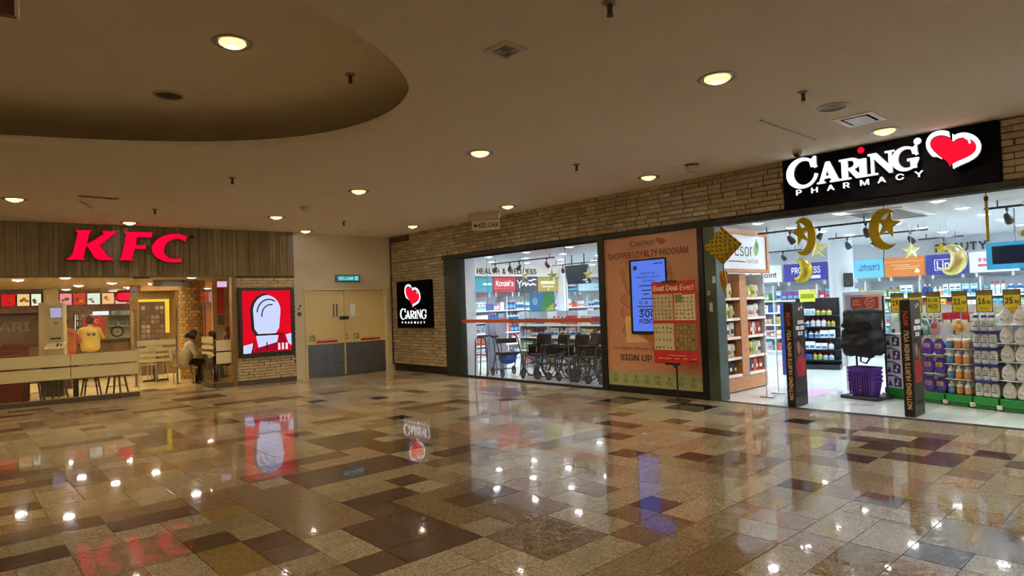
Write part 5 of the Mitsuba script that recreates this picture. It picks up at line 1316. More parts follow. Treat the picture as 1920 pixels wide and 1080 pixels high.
# mid-shop gondolas
def gondola(lab, m, L, zs, glab, group, hue=None):
    shelving('gondola', lab, m, L, zs, .34, bay=L / max(1, round(L)))
    fill(m, .02, L, zs, .3, glab, group, (.10, .16), .24, hue, posts=[L * i / max(1, round(L)) for i in range(9)])
g1 = np.eye(4); g1[:3, 3] = (14.9, 7.6, 0)
g2 = np.eye(4); g2[:3, 0], g2[:3, 1], g2[:3, 3] = (0, -1, 0), (1, 0, 0), (11.1, 12.0, 0)
gondola('white gondola facing the window behind the walking aids', g2, 4.0, [.12, .45, .78, 1.08, 1.40], 'of the white gondola behind the wheelchairs', 'window gondola')
k = thing('picture_panel', 'blue and green picture panel on top of the window gondola', 'poster')
pp = SF(0, 0, 11.12)
put(k + '__sheet', Mesh(hx('3f86c8')).box((-11.62, 1.40, -.01), (-10.75, 1.86, 0), m=pp), 'print')
put(k + '__print', Mesh(hx('4aa05a')).poly(Polygon([(-11.25, 1.42), (-10.77, 1.42), (-10.77, 1.84), (-11.1, 1.84)]), .001, m=pp @ M4(None, (0, 0, .0006))).poly(Polygon([(-11.1, 1.42), (-10.77, 1.42), (-10.77, 1.62)]), .001, hx('c8d84a'), m=pp @ M4(None, (0, 0, .0012))).poly(Point(-11.42, 1.66).buffer(.1), .001, hx('8ab8e0'), m=pp @ M4(None, (0, 0, .0006))), 'print')
k = thing('brown_display', 'dark brown patterned display board at the near edge of the window', 'display panel')
scene[k] = Mesh(hx('6a5642')).box((11.6, 8.02, .0), (11.66, 8.62, 1.95), bev=.005).box((11.595, 8.1, 1.35), (11.6, 8.54, 1.8), hx('8a7458')).box((11.595, 8.15, .8), (11.6, 8.5, 1.2), hx('4f3f30')).ply('print')

# hanging screens
k = thing('hanging_screen', 'black back of a tilted screen hanging in the window', 'screen')
hs = M4(rot((0, 1, 0), -.22) @ RZ(.0), (11.6, 10.4, 2.27))
put(k + '__panel', Mesh(hx('15171b')).box((-.03, -.37, -.23), (.03, .37, .23), bev=.01, m=hs), 'satin')
put(k + '__hanger', Mesh(hx('15171b')).rod((11.62, 10.2, 2.45), (11.62, 10.2, SC), .012).rod((11.62, 10.6, 2.45), (11.62, 10.6, SC), .012), 'satin')
put(k + '__badge', Mesh(hx('e4e8ea')).poly(affinity.scale(Point(0, 0).buffer(1, 12), .05, .025), .002, m=hs @ frame((-.0305, -.28, -.19), (0, -1, 0))), 'print')
k = thing('hanging_screen', 'dark screen in a bright blue frame hanging beside the beauty letters', 'screen')
hs = SF(0, 0, 12.0)
put(k + '__frame', Mesh(hx('2f9ad2')).poly(sbox(-2.36, 1.86, -1.30, 2.27).difference(sbox(-2.29, 1.94, -1.37, 2.21)), .05, m=hs), 'satin')
put(k + '__glass', Mesh(hx('0e1422')).box((-2.30, 1.93, .0), (-1.36, 2.22, .03), m=hs), 'gloss')
put(k + '__hanger', Mesh(hx('8a8e90')).rod((-2.0, 2.26, .02), (-2.0, SC, .02), .012, m=hs).rod((-1.6, 2.26, .02), (-1.6, SC, .02), .012, m=hs), 'satin')
k = thing('ceiling_unit', 'grey air conditioner grille in the pharmacy ceiling behind the larger crescent', 'air conditioner')
put(k + '__frame', Mesh(hx('eef0f0')).poly(sbox(10.0, 2.9, 11.6, 3.75).difference(sbox(10.08, 2.98, 11.52, 3.67)), .02, m=M4(None, (0, 0, SC - .02))), 'satin')
put(k + '__grille', Mesh(hx('565c5c')).box((10.08, 2.98, SC - .012), (11.52, 3.67, SC - .002)), 'satin')

# ================================================================ festive hangings
def gold(key, mesh, sm=False): return put(key, mesh, 'foil', sm)
def weave(p, n, uv):
    q = noise(p.y * 160, p.z * 160, p.x * 160)
    return mix(hx('8a7a10'), hx('d2bb3c'), q)
pr('foil_dark', 0.4, 0.5, 0.6, base=hx('5a4d10'))
pr('foil', 0.34, 0.5, 0.85, base=mikit.proc(weave))
def star(r1, r0, n=5, a0=90):
    return Polygon([((r1 if i % 2 == 0 else r0) * math.cos(math.radians(a0 + i * 180 / n)), (r1 if i % 2 == 0 else r0) * math.sin(math.radians(a0 + i * 180 / n))) for i in range(2 * n)])
def moon_star(y, z, w, h, x, flip, lab):
    k = thing('crescent_ornament', lab, 'hanging ornament')
    m = SF(y, z, x)
    o = affinity.scale(Point(0, 0).buffer(1, 32), w, h); i = affinity.scale(Point(0, 0).buffer(1, 32), w * .78, h * .78)
    g = o.difference(affinity.translate(i, -w * .42, 0))
    s = affinity.translate(affinity.rotate(affinity.scale(star(1, .42), w * .80, h * .70), 12), -w * .26, -h * .10)
    if flip: g, s = [affinity.scale(q, -1, 1, origin=(0, 0)) for q in (g, s)]
    gold(k + '__crescent', Mesh().poly(g, .024, m=m @ M4(None, (0, 0, -.012))))
    gold(k + '__star', Mesh().poly(s, .02, m=m @ M4(None, (0, 0, -.01))))
    put(k + '__string', Mesh(hx('2a2a22')).rod((0, h - .01, 0), (0, 2.692 - z, 0), .004, 6, m=m), 'satin')
    return k, m
moon_star(3.88, 2.395, .165, .265, 9.09, False, 'gold crescent and star hanging nearest the wooden tower')
k, m = moon_star(2.85, 2.385, .185, .265, 9.09, True, 'larger gold crescent and star with a dangling thread')
put(k + '__thread', Mesh(hx('3a3a30')).rod((-.02, -.26, 0), (-.03, -.42, 0), .004, 6, m=m), 'satin')
k = thing('ketupat_ornament', 'big gold woven diamond with curled ribbons hanging at the green pillar', 'hanging ornament')
m = SF(4.97, 2.355, 8.80)
gn = 9; vv, ff = [], []
for side in (1, -1):
    for a in range(gn):
        for b in range(gn):
            s, t = -1 + 2 * a / (gn - 1), -1 + 2 * b / (gn - 1)
            vv.append(((s - t) * .158, (s + t) * .142, side * .05 * (1 - max(abs(s), abs(t)) ** 3)))
    base = 0 if side == 1 else gn * gn
    for a in range(gn - 1):
        for b in range(gn - 1):
            q = [base + a * gn + b, base + (a + 1) * gn + b, base + (a + 1) * gn + b + 1, base + a * gn + b + 1]
            if side == -1: q = q[::-1]
            ff += [(q[0], q[3], q[2]), (q[0], q[2], q[1])]
gold(k + '__cushion', Mesh().add(vv, ff, m=m), True)
nb = 9
for a in range(nb):
    for b in range(nb):
        s, t = -.9 + 1.8 * a / (nb - 1), -.9 + 1.8 * b / (nb - 1)
        z = .05 * (1 - max(abs(s), abs(t)) ** 3)
        dd = np.array([1, .9, 0]) if (a + b) % 2 else np.array([-1, .9, 0])
        dd = dd / np.linalg.norm(dd)
        put(k + '__strip', Mesh().box((-.024, -.0125, -.002), (.024, .0125, .005), bev=.003, m=m @ M4(rot((0, 0, 1), math.atan2(dd[1], dd[0])), ((s - t) * .158, (s + t) * .142, z))), 'foil' if (a + b) % 2 else 'foil_dark')
put(k + '__string', Mesh(hx('3a3618')).rod((0, .28, 0), (0, .385, 0), .004, 6, m=m).rod((0, .385, 0), (0, .385, -.098), .005, 6, m=m).rod((0, -.28, 0), (0, -.40, 0), .006, 6, m=m), 'satin')
for q in range(7):
    a = q * .9; pts = [(.03 * math.sin(a) + .035 * math.sin(3.2 * t + a) * t, -.38 - .34 * t, .03 * math.cos(a) + .03 * math.cos(3.2 * t + a)) for t in np.linspace(0, 1, 10)]
    put(k + '__ribbon', Mesh(hx('a08f1c') if q % 2 else hx('c8742c') * .8).tube(pts, [.019 - .011 * t for t in np.linspace(0, 1, 10)], 5, m=m), 'foil' if q % 2 else 'satin', True)
k = thing('hanging_strip', 'long brown gold strip hanging from the opening', 'hanging ornament')
gold(k + '__strip', Mesh().box((-.014, 2.12, -.012), (.014, 2.60, .012), bev=.004, m=SF(1.78, 0, 9.15)))
put(k + '__knot', Mesh(hx('241c12')).box((-.02, 2.60, -.015), (.02, 2.655, .015), bev=.005, m=SF(1.78, 0, 9.15)).rod((0, 2.65, 0), (0, 2.70, 0), .005, 6, m=SF(1.78, 0, 9.15)), 'satin')
def lantern(x, y, z, r, lab, light=False, moon=False):
    k = thing('foil_balloon', lab, 'balloon')
    m = SF(y, z, x); g = Mesh(hx('e6d98c') if light else hx('b8a83a'))
    if moon:
        pts = [(r * .62 * math.cos(a), r * .75 * math.sin(a), 0) for a in np.linspace(-2.2, 1.9, 16)]
        g.tube(pts, [r * (.05 + .42 * math.sin(PI * t) ** .8) for t in np.linspace(0, 1, 16)], 12, m=m)
        put(k + '__body', g, 'foil_pale' if light else 'foil', True)
    else:
        o = [(0, 0, r * .35)]; f = []
        P5 = [((r if i % 2 == 0 else r * .42) * math.cos(PI / 2 + i * PI / 5), (r if i % 2 == 0 else r * .42) * math.sin(PI / 2 + i * PI / 5), 0) for i in range(10)]
        v = [(0, 0, r * .4)] + P5 + [(0, 0, -r * .4)]
        for i in range(10):
            a, b = 1 + i, 1 + (i + 1) % 10
            f += [(0, a, b), (11, b, a)]
        g.add(v, f, m=m); put(k + '__body', g, 'foil_pale' if light else 'foil')
    put(k + '__string', Mesh(hx('d8d8cc')).rod((0, r * .5, 0), (0, SC - z - .003, 0), .003, 5, m=m), 'satin')
pr('foil_pale', 0.22, 0.5, 0.75)

lantern(11.2, 4.55, 2.36, .20, 'pale gold star lantern between the two crescents', True)
lantern(12.4, 5.42, 2.06, .24, 'dull rose gold moon balloon in front of the violet header', False, True)
lantern(11.6, 2.78, 2.05, .24, 'shiny pale gold moon balloon in front of the navy header', True, True)
lantern(12.6, 3.55, 2.28, .16, 'small pale star balloon above the orange header', True)
lantern(9.9, 1.52, 2.42, .26, 'large pale gold round balloon cut by the frame edge', True, True)
lantern(10.4, 11.0, 2.28, .15, 'small gold star balloon nearest the white column in the window', True)
lantern(10.6, 10.3, 2.22, .17, 'gold star balloon in the middle of the window', True)
lantern(11.4, 9.9, 2.24, .17, 'gold star balloon beside the hanging black screen', True)
lantern(13.0, 3.2, 2.3, .13, 'small rose red balloon over the navy header', False)

# ================================================================ walking aids behind the window
BK = hx('15161a')
def wheel(m_, cx, cy, R, r, spokes, name, proto, hub=.02):
    w = Mesh(BK); mm = M4(rot((1, 0, 0), PI / 2), (cx, cy, R))
    w.ring(R - r, r, 32, 8, m=mm)
    return w, mm
WC = Proto()
for y in (-.29, .29):
    mm = M4(rot((1, 0, 0), PI / 2), (-.06, y, .295))
    w = Mesh(BK).ring(.28, .015, 36, 8, m=mm).ring(.245, .007, 30, 6, hx('8a9096'), mm @ M4(None, (0, 0, -.035 * np.sign(y))))
    for a in range(12):
        w.rod((0, 0, 0), (.27 * math.cos(a * PI / 6), .27 * math.sin(a * PI / 6), 0), .0035, 4, hx('8a9096'), mm)
    w.lathe([(.028, -.03), (.03, 0), (.028, .03)], 12, hx('3a3d40'), mm)
    WC.part('wheel', w, 'satin', 40)
for y in (-.23, .23):
    mm = M4(rot((1, 0, 0), PI / 2), (.36, y, .09))
    w = Mesh(BK).ring(.072, .018, 20, 8, m=mm).lathe([(.055, -.01), (.058, .01)], 12, hx('3a3d40'), mm).rod((.36, y, .09), (.34, y, .24), .011)
    WC.part('caster', w, 'satin', 40)
f = Mesh(hx('101014'))
for y in (-.235, .235):
    f.tube([(-.18, y, .12), (-.2, y, .5), (-.24, y, .88), (-.30, y, .93), (-.38, y, .935)], .0125, 8)
    f.tube([(-.18, y, .30), (.30, y, .30), (.36, y, .24), (.46, y, .10)], .011, 8).tube([(-.2, y, .48), (.34, y, .48), (.40, y, .40), (.46, y, .12)], .012, 8)
    f.tube([(-.21, y, .68), (.14, y, .68), (.17, y, .62), (.17, y, .48)], .011, 8).rod((.32, y, .24), (.32, y, .48), .011)
f.rod((-.1, -.235, .14), (.2, .235, .46), .01).rod((-.1, .235, .14), (.2, -.235, .46), .01)
WC.part('frame', f, 'satin', 40)
for y in (-.236, .236):
    WC.part('side_guard', Mesh(hx('08080a')).box((-.17, y - .006, .50), (.13, y + .006, .665), bev=.003), 'satin')
WC.part('seat', Mesh(hx('0b0b0e')).box((-.19, -.225, .475), (.24, .225, .505), bev=.012), 'cloth')
WC.part('backrest', Mesh(hx('0b0b0e')).box((-.03, -.225, 0), (.0, .225, .42), bev=.012, m=M4(rot((0, 1, 0), -.1), (-.19, 0, .5))), 'cloth')
for y in (-.235, .235):
    WC.part('armrest', Mesh(hx('121216')).box((-.18, y - .028, .685), (.14, y + .028, .712), bev=.01), 'rubber')
    WC.part('footrest', Mesh(hx('2a2b30')).box((.40, y * .62 - .07, .085), (.54, y * .62 + .07, .1), bev=.004), 'satin')
    WC.part('handle_grip', Mesh(hx('121216')).rod((-.30, y, .93), (-.40, y, .936), .018, 10), 'rubber', 40)
WCP = [(9.80, 10.02, PI + .2, 'folded black wheelchair with a blue back, next to the rollator'), (9.78, 9.47, PI - .1, 'black wheelchair second from the rollator in the window row'), (9.80, 8.92, PI + .08, 'black wheelchair in the middle of the window row with a yellow tag'),
       (9.78, 8.38, PI - .12, 'black wheelchair second from the poster end of the window row'), (9.82, 7.84, PI + .1, 'black wheelchair closest to the black post, with a white bag'),
       (10.52, 9.25, PI - .3, 'black wheelchair standing behind the window row, left one'), (10.50, 8.25, PI + .25, 'black wheelchair standing behind the window row, right one')]
for x, y, a, t in WCP:
    WC.inst('wheelchair', M4(RZ(a), (x, y, 0), (1, .74, 1)), t, 'wheelchair', 'wheelchairs in the window')
def tag_on(i, name, lab, cat, mesh, bs):
    x, y, a, _ = WCP[i]; k = thing(name, lab, cat); scene[k] = mesh.ply(bs, m=M4(RZ(a), (x, y, 0), (1, .74, 1)))
tag_on(0, 'blue_cover', 'blue cover over the back of the wheelchair next to the rollator', 'cover', Mesh(hx('2f56a8')).box((-.30, -.23, .62), (-.26, .23, .95), bev=.012), 'cloth')
tag_on(2, 'paper_tag', 'yellow paper tag on the middle wheelchair', 'tag', Mesh(hx('c8b84a')).box((-.19, -.09, .52), (-.185, .1, .80), m=M4(rot((0, 1, 0), -.1), (.02, 0, 0))), 'print')
tag_on(4, 'carrier_bag', 'white bag lying on the wheelchair by the black post', 'bag', Mesh(hx('d6e2e6')).lathe([(.10, .507), (.14, .53), (.13, .62), (.06, .70), (.02, .72)], 14), 'satin')
tag_on(1, 'paper_tag', 'white paper leaflet on the second wheelchair', 'tag', Mesh(hx('d8dcd0')).box((-.18, -.1, .54), (-.175, .1, .72)), 'print')
tag_on(3, 'paper_tag', 'white paper leaflet on the fourth wheelchair', 'tag', Mesh(hx('e0e0dc')).box((-.18, -.1, .56), (-.175, .1, .72)), 'print')
k = thing('rollator', 'black four wheeled rollator with blue bag and orange patch in the window', 'walking aid')
rm = M4(RZ(-1.9), (9.55, 10.75, 0))
rf = Mesh(BK)
for y in (-.26, .26):
    rf.tube([(.28, y, .1), (.16, y, .5), (-.02, y, .85), (-.14, y, .9), (-.24, y, .9)], .013, 8, m=rm).tube([(-.28, y, .1), (-.1, y, .45), (.14, y, .55)], .012, 8, m=rm)
rf.rod((.05, -.26, .5), (.05, .26, .5), .012, m=rm).rod((-.28, -.26, .14), (-.28, .26, .14), .01, m=rm)
put(k + '__frame', rf, 'satin', 40)
for x in (.28, -.28):
    for y in (-.26, .26):
        mm = rm @ M4(rot((1, 0, 0), PI / 2), (x, y, .1))
        put(k + '__wheel', Mesh(BK).ring(.08, .019, 20, 8, m=mm).lathe([(.03, -.02), (.03, .02)], 10, hx('5a5e62'), mm), 'satin', 40)
put(k + '__seat', Mesh(hx('1a1b20')).box((-.16, -.24, .5), (.16, .24, .535), bev=.012, m=rm), 'cloth')
put(k + '__back_strap', Mesh(hx('1a1b20')).box((-.06, -.25, .74), (-.03, .25, .84), bev=.01, m=rm), 'cloth')
put(k + '__bag', Mesh(hx('2f56a8')).lathe([(.04, .27), (.12, .30), (.16, .38), (.16, .49)], 14, m=rm, sy=1.3), 'cloth')
put(k + '__patch', Mesh(hx('d8763a')).box((-.1, -.12, .536), (.06, .08, .552), bev=.006, m=rm), 'print')
for i, (x, y, a, t) in enumerate(((9.32, 11.62, .1, 'grey walking frame nearest the column, wrapped in film'), (9.55, 11.30, -.3, 'silver walking frame between the column and the rollator'))):
    k = thing('walking_frame', t, 'walking aid')
    wm = M4(RZ(a), (x, y, 0)); fr2 = Mesh(hx('7c8890') if i else hx('5c666c'))
    for yy in (-.2, .2):
        fr2.tube([(-.22, yy, 0.02), (-.17, yy, .82), (-.1, yy, .88), (.08, yy, .88), (.14, yy, .82), (.2, yy, .02)], .014, 8, m=wm)
    for z in (.45, .7): fr2.rod((.16, -.2, z), (.16, .2, z), .011, m=wm)
    put(k + '__frame', fr2, 'metal', 40)
    for yy in (-.2, .2):
        put(k + '__grip', Mesh(hx('1c1e22')).rod((-.08, yy, .885), (.07, yy, .885), .021, 10, m=wm), 'rubber', 40)
        for xx in (-.22, .2):
            put(k + '__rubber_tip', Mesh(hx('2a2c30')).lathe([(.022, 0), (.018, .04)], 10, m=wm @ M4(None, (xx, yy, 0))), 'rubber')
k = thing('grey_cabinet', 'narrow grey blue cabinet behind the walking frames', 'cabinet')
put(k + '__body', Mesh(hx('8a93a6')).box((10.05, 11.75, 0), (10.4, 12.1, 1.25), bev=.006), 'satin')
put(k + '__door', Mesh(hx('949db0')).box((10.06, 11.735, .04), (10.39, 11.75, 1.22), bev=.004), 'satin')
# ================================================================ restaurant front glass
def kbox(key, lo, hi, col, bs='satin', bev=0.0, **kw):
    return put(key, Mesh(hx(col)).box(lo, hi, bev=bev, m=KM), bs, **kw)
say('window_2', kind='structure'); USED['window_2'] = 0
scene['window_2'] = Mesh(hx('463f35')).box((-10, -.05, 0), (1.77, .10, .09), bev=.006, m=KM).box((3.22, -.04, 0), (3.57, .10, .10), bev=.006, m=KM).ply('satin')
def kpane(key, u0, u1, z0, z1, v=.03):
    P = [(u0, v, z0), (u1, v, z0), (u1, v, z1), (u0, v, z1)]
    put(key, Mesh().add(P, [[0, 1, 2], [0, 2, 3]], m=KM), 'glass')
for a, b in ((-5.0, -2.6), (-2.6, -.75), (-.75, .615), (.62, 1.765)):
    kpane('window_2__pane', a, b, .09, 2.43)
    for z0, z1 in ((.71, .93), (.455, .675)):
        kbox('window_2__frosted_band', (a + .003, .034, z0), (b - .003, .038, z1), 'ded4a8', 'print')
kbox('window_2__edge', (1.765, .02, .09), (1.772, .04, 2.43), '8a9078')
kpane('window_2__pane', 3.22, 3.56, .10, 2.43)
for z0, z1 in ((.80, 1.04), (.52, .77)):
    kbox('window_2__frosted_band', (3.24, .034, z0), (3.55, .038, z1), 'ded4a8', 'print')
kbox('window_2__head_clip', (1.70, -.01, 2.40), (1.98, .07, 2.44), '17120e')
# open glass door leaf
k = thing('glass_door', 'open glass door leaf with pale stripes beside the round brick column', 'glass door')
GD = KM @ M4(RZ(PI / 2 + .06), (3.19, .06, 0))
put(k + '__sheet', Mesh().add([(0, 0, .04), (.95, 0, .04), (.95, 0, 2.3), (0, 0, 2.3)], [[0, 1, 2], [0, 2, 3]], m=GD), 'glass')
put(k + '__rail', Mesh(hx('6a6250')).box((0, -.02, .02), (.95, .02, .09), bev=.004, m=GD), 'metal')
put(k + '__handle', Mesh(hx('b0a890')).rod((.86, -.05, .8), (.86, -.05, 1.9), .015, 10, m=GD), 'metal', 40)
for z0, z1 in ((.97, 1.12), (.84, .92), (.72, .78)):
    put(k + '__stripe', Mesh(hx('ded4a8')).box((.02, -.006, z0), (.93, -.003, z1), m=GD), 'print')
k = thing('glass_partition', 'glass partition with four pale stripes and a steel post inside the restaurant door', 'partition')
put(k + '__sheet', Mesh().add([(1.95, 2.0, .35), (2.78, 2.0, .35), (2.78, 2.0, 1.75), (1.95, 2.0, 1.75)], [[0, 1, 2], [0, 2, 3]], m=KM), 'glass')
for z0, z1 in ((.93, 1.06), (.80, .88), (.68, .745), (.55, .62)):
    kbox(k + '__stripe', (1.96, 1.99, z0), (2.77, 1.996, z1), 'ded4a8', 'print')
for u in (1.94, 2.79):
    put(k + '__post', Mesh(hx('8f8a78')).rod((u, 2.0, .0), (u, 2.0, 1.8), .022, 12, m=KM).lathe([(.06, 0), (.05, .02)], 16, m=KM @ M4(None, (u, 2.0, 0))), 'metal', 40)
k = thing('glass_decal', 'round black ringed emblem sticker on the restaurant glass', 'sticker')
dm = KF(.03, 1.40, 1.33) @ M4(None, (0, 0, .002))
ring_ = Point(0, 0).buffer(.115, 24).difference(Point(0, 0).buffer(.085, 24))
put(k + '__ring', Mesh(hx('17150f')).poly(ring_.difference(unary_union([affinity.rotate(sbox(.09, -.006, .11, .006), a, origin=(0, 0)) for a in range(0, 360, 30)])), .001, m=dm), 'print')
put(k + '__emblem', Mesh(hx('b0a67a')).poly(star(.08, .05, 8), .001, m=dm).poly(unary_union([sbox(-.04, -.012, .04, -.004), sbox(-.03, .008, .03, .016), sbox(-.004, -.03, .004, .03)]), .001, hx('4a4434'), m=dm @ M4(None, (0, 0, .0011))), 'print')
k = thing('glass_decal', 'large pale letters on the restaurant glass at the left edge', 'lettering')
scene[k] = Mesh(hx('8a7c68')).text('JARI', .16, m=KF(.03, -.62, 1.62 - .2) @ M4(None, (0, 0, .002)), width=.62, bold=True).ply('print')
k = thing('glass_decal', 'small pale violet notice hanging at the edge of the restaurant glass', 'notice')
scene[k] = Mesh(hx('b8b4d0')).box((1.66, .012, 2.06), (1.75, .018, 2.22), m=KM).box((1.68, .010, 2.10), (1.73, .012, 2.14), hx('6a66a0'), m=KM).rod((1.705, .015, 2.22), (1.705, .015, 2.42), .003, 5, m=KM).ply('print')

# ================================================================ restaurant lamps and inside
food = Proto()
food.part('trim_ring', Mesh(hx('b8a888')).lathe([(.104, .004), (.108, -.006), (.128, -.008), (.134, 0)], 24), 'satin', 40)
food.part('glowing_lens', Mesh((.8, .8, .8)).lathe([(.002, -.045), (.05, -.04), (.09, -.024), (.105, 0)], 20), 'lamp_skin', True, emit=FOOD_LAMP)
for u, v in ((1.65, 3.75), (1.02, 5.07), (.84, 7.4), (-.2, 2.2), (-1.6, 3.75), (-1.2, 6.2), (2.27, 6.4), (3.3, 8.6), (3.84, 7.3), (4.3, 3.5), (3.0, 1.2), (2.6, 4.2), (.6, 1.3), (-2.4, 1.3), (4.6, 5.4), (-3.6, 5.0)):
    food.inst('food_downlight', KM @ M4(None, (u, v, FC)), 'small warm downlight in the brown restaurant ceiling', 'ceiling light', 'warm restaurant downlights')
k = thing('service_counter', 'long dark brown service counter across the restaurant', 'counter')
kbox(k + '__front', (-4, 5.5, 0), (2.75, 6.1, 1.0), '3b2a1a', bev=.006)
kbox(k + '__top', (-4.05, 5.42, 1.0), (2.8, 6.15, 1.05), '2a1e14', 'gloss', .008)
for i, u in enumerate((-2.2, -1.2, -.2, .75, 1.5, 2.2)):
    kbox(k + '__front_panel', (u - .42, 5.48, .08), (u + .34, 5.5, .94), '4d3520' if i % 2 else '35281a', bev=.004)
MB = [(-1.6, -.98, (.95, .10, .10), 'bright red lit menu board at the left edge'), (-.95, -.66, (.9, .12, .16), 'second red lit menu board from the left edge'), (-.63, -.31, (.9, .08, .12), 'red lit menu board beside the pale food board'), (-.29, .0, (1.0, .82, .5), 'pale yellow lit menu board with food'),
      (.02, .26, (.95, 1.0, .85), 'greenish white lit menu board left of the kiosk pillar'), (.66, .96, (.95, .55, .60), 'pink lit menu board just right of the kiosk pillar'), (.98, 1.28, (.85, .22, .16), 'dark red lit food menu board'), (1.31, 1.64, (.92, .96, .88), 'white lit menu board with grey shapes'),
      (1.67, 1.98, (1.0, .74, .50), 'cream lit menu board with a pink dish'), (2.0, 2.30, (1.0, .70, .66), 'pale pink lit menu board at the red glow')]
def KFr(v): return KF(v)
for i, (a, b, e, t) in enumerate(MB):
    k = thing('menu_board', t, 'menu board')
    m = KFr(6.98)
    put(k + '__case', Mesh(hx('1d1510')).box((a, 2.02, -.06), (b, 2.37, 0), bev=.004, m=m), 'satin')
    e = np.array(e) ** 2.0
    put(k + '__face', Mesh((.7, .7, .7)).box((a + .012, 2.035, .001), (b - .012, 2.355, .006), m=m), 'lamp_skin', emit=e * .95, weight=.15)
    q = random.Random(i); g = Mesh(hx('7a3020') if i not in (4, 7) else hx('6a6a60'))
    for _ in range(3):
        g.poly(affinity.scale(Point(q.uniform(a + .07, b - .07), q.uniform(2.10, 2.24)).buffer(1, 8), q.uniform(.03, .06), q.uniform(.02, .05)), .001, hx(q.choice(['8a4a20', 'a86a30', '7a2a1a', 'c08a50'] if i not in (4, 7) else ['6a6a60', '4a4a44', '8a8a80'])), m=m @ M4(None, (0, 0, .007 + .001 * _)))
    put(k + '__dishes', g, 'print')
k = thing('menu_fascia', 'dark maroon fascia strip under the lit menu boards', 'fascia')
kbox(k, (-2.5, 6.96, 1.83), (2.4, 7.05, 2.02), '2c0f0d', bev=.004)
k = thing('menu_wall', 'dark kitchen back wall below the menu boards', 'partition wall')
kbox(k + '__left_part', (-4, 7.4, 0), (.62, 7.5, 2.5), '3a2a20'); kbox(k + '__right_part', (.62, 7.4, 0), (1.95, 7.5, 1.0), '3a2a20')
k = thing('kiosk_pillar', 'tan square pillar behind the ordering kiosk', 'pillar')
kbox(k, (.30, 6.5, 0), (.62, 6.9, 2.5), '8a7446', bev=.01)
k = thing('neon_sign', 'glowing red flat oval sign over the kitchen window', 'sign')
put(k + '__ring', Mesh((.7, .7, .7)).poly(LineString([(2.08, 2.22), (2.82, 2.22)]).buffer(.10), .03, m=KFr(6.2)), 'lamp_skin', emit=(1.6, .006, .05), weight=.3)
put(k + '__back', Mesh(hx('5a0c14')).poly(LineString([(2.08, 2.24), (2.82, 2.24)]).buffer(.17), .05, m=KFr(6.26)), 'satin')
put(k + '__hanger', Mesh(hx('241a14')).rod((2.2, 6.25, 2.39), (2.2, 6.25, 2.5), .012, m=KM).rod((2.7, 6.25, 2.39), (2.7, 6.25, 2.5), .012, m=KM), 'satin')
# drinks cooler and kitchen
k = thing('drinks_cooler', 'upright drinks cooler with pale light strips behind the counter', 'cooler')
kbox(k + '__body', (1.0, 6.9, 0), (1.42, 7.38, 1.80), '2c2a28', bev=.008)
for z in (1.22, 1.42, 1.6):
    kbox(k + '__shelf', (1.03, 6.86, z), (1.39, 6.9, z + .012), '8a9088')
    for q in range(5):
        kbox(k + '__bottle', (1.05 + q * .068, 6.865, z + .013), (1.09 + q * .068, 6.9, z + .13), ['a8b0a0', '6a7a70', 'c8ccc0', '4a4a42', '8aa09a'][q], bev=.008)
for u in (1.01, 1.395):
    put(k + '__light_strip', Mesh((.7, .7, .7)).box((u, 6.855, 1.15), (u + .018, 6.87, 1.75), m=KM), 'lamp_skin', emit=(1.0, .95, .8), weight=.05)
k = thing('kitchen_unit', 'steel kitchen shelving seen under the red sign', 'kitchen unit')
kbox(k + '__back', (1.95, 8.4, 0), (3.1, 8.46, 2.2), '93a09c', 'satin')
for z in (.95, 1.35, 1.7):
    kbox(k + '__shelf', (1.95, 8.0, z), (3.1, 8.4, z + .03), 'b4bcb8', 'metal', .004)
for q in range(9):
    kbox(k + '__pan', (2.0 + q * .12, 8.05, 1.38 if q % 2 else 1.73), (2.09 + q * .12, 8.3, 1.5 if q % 2 else 1.86), ['c8d4d0', '5a6a66', '8a9a94', '3a4442'][q % 4], bev=.01)
k = thing('kitchen_lamp', 'long white lamp over the steel kitchen shelving', 'ceiling light')
kbox(k + '__case', (1.9, 7.7, 2.44), (2.9, 7.9, 2.5), 'd8dcd8')
put(k + '__glowing_panel', Mesh((.7, .7, .7)).box((1.93, 7.73, 2.43), (2.87, 7.87, 2.44), m=KM), 'lamp_skin', emit=np.array([.8, 1.0, .92]) * 9, weight=.6)
k = thing('display_monitor', 'bright white display monitor behind the counter', 'screen')
kbox(k + '__case', (1.42, 6.98, 1.70), (1.86, 7.05, 1.86), '1a1512', bev=.004)
put(k + '__face', Mesh((.7, .7, .7)).box((1.44, 6.974, 1.715), (1.84, 6.979, 1.845), m=KM), 'lamp_skin', emit=(.9, .95, .95), weight=.1)
put(k + '__bracket', Mesh(hx('1a1512')).rod((1.64, 7.05, 1.78), (1.64, 7.05, 2.5), .012, m=KM), 'satin')
k = thing('counter_sign', 'red board with small pale lettering standing on the service counter', 'sign')
kbox(k + '__board', (1.12, 5.6, 1.05), (1.62, 5.64, 1.68), '8c1a1a', bev=.004)
put(k + '__lettering', Mesh(hx('d8a8a0')).text('KFC', .09, m=KF(5.6, 1.22, 1.5) @ M4(None, (0, 0, .001)), width=.26, bold=True), 'print')
k = thing('till', 'dark till screen on the service counter', 'till')
kbox(k + '__screen', (2.35, 5.7, 1.15), (2.62, 5.73, 1.38), '17181a', 'gloss', .006); put(k + '__stand', Mesh(hx('202224')).rod((2.48, 5.74, 1.05), (2.48, 5.74, 1.2), .03, m=KM).box((2.38, 5.66, 1.05), (2.58, 5.82, 1.07), m=KM), 'satin')

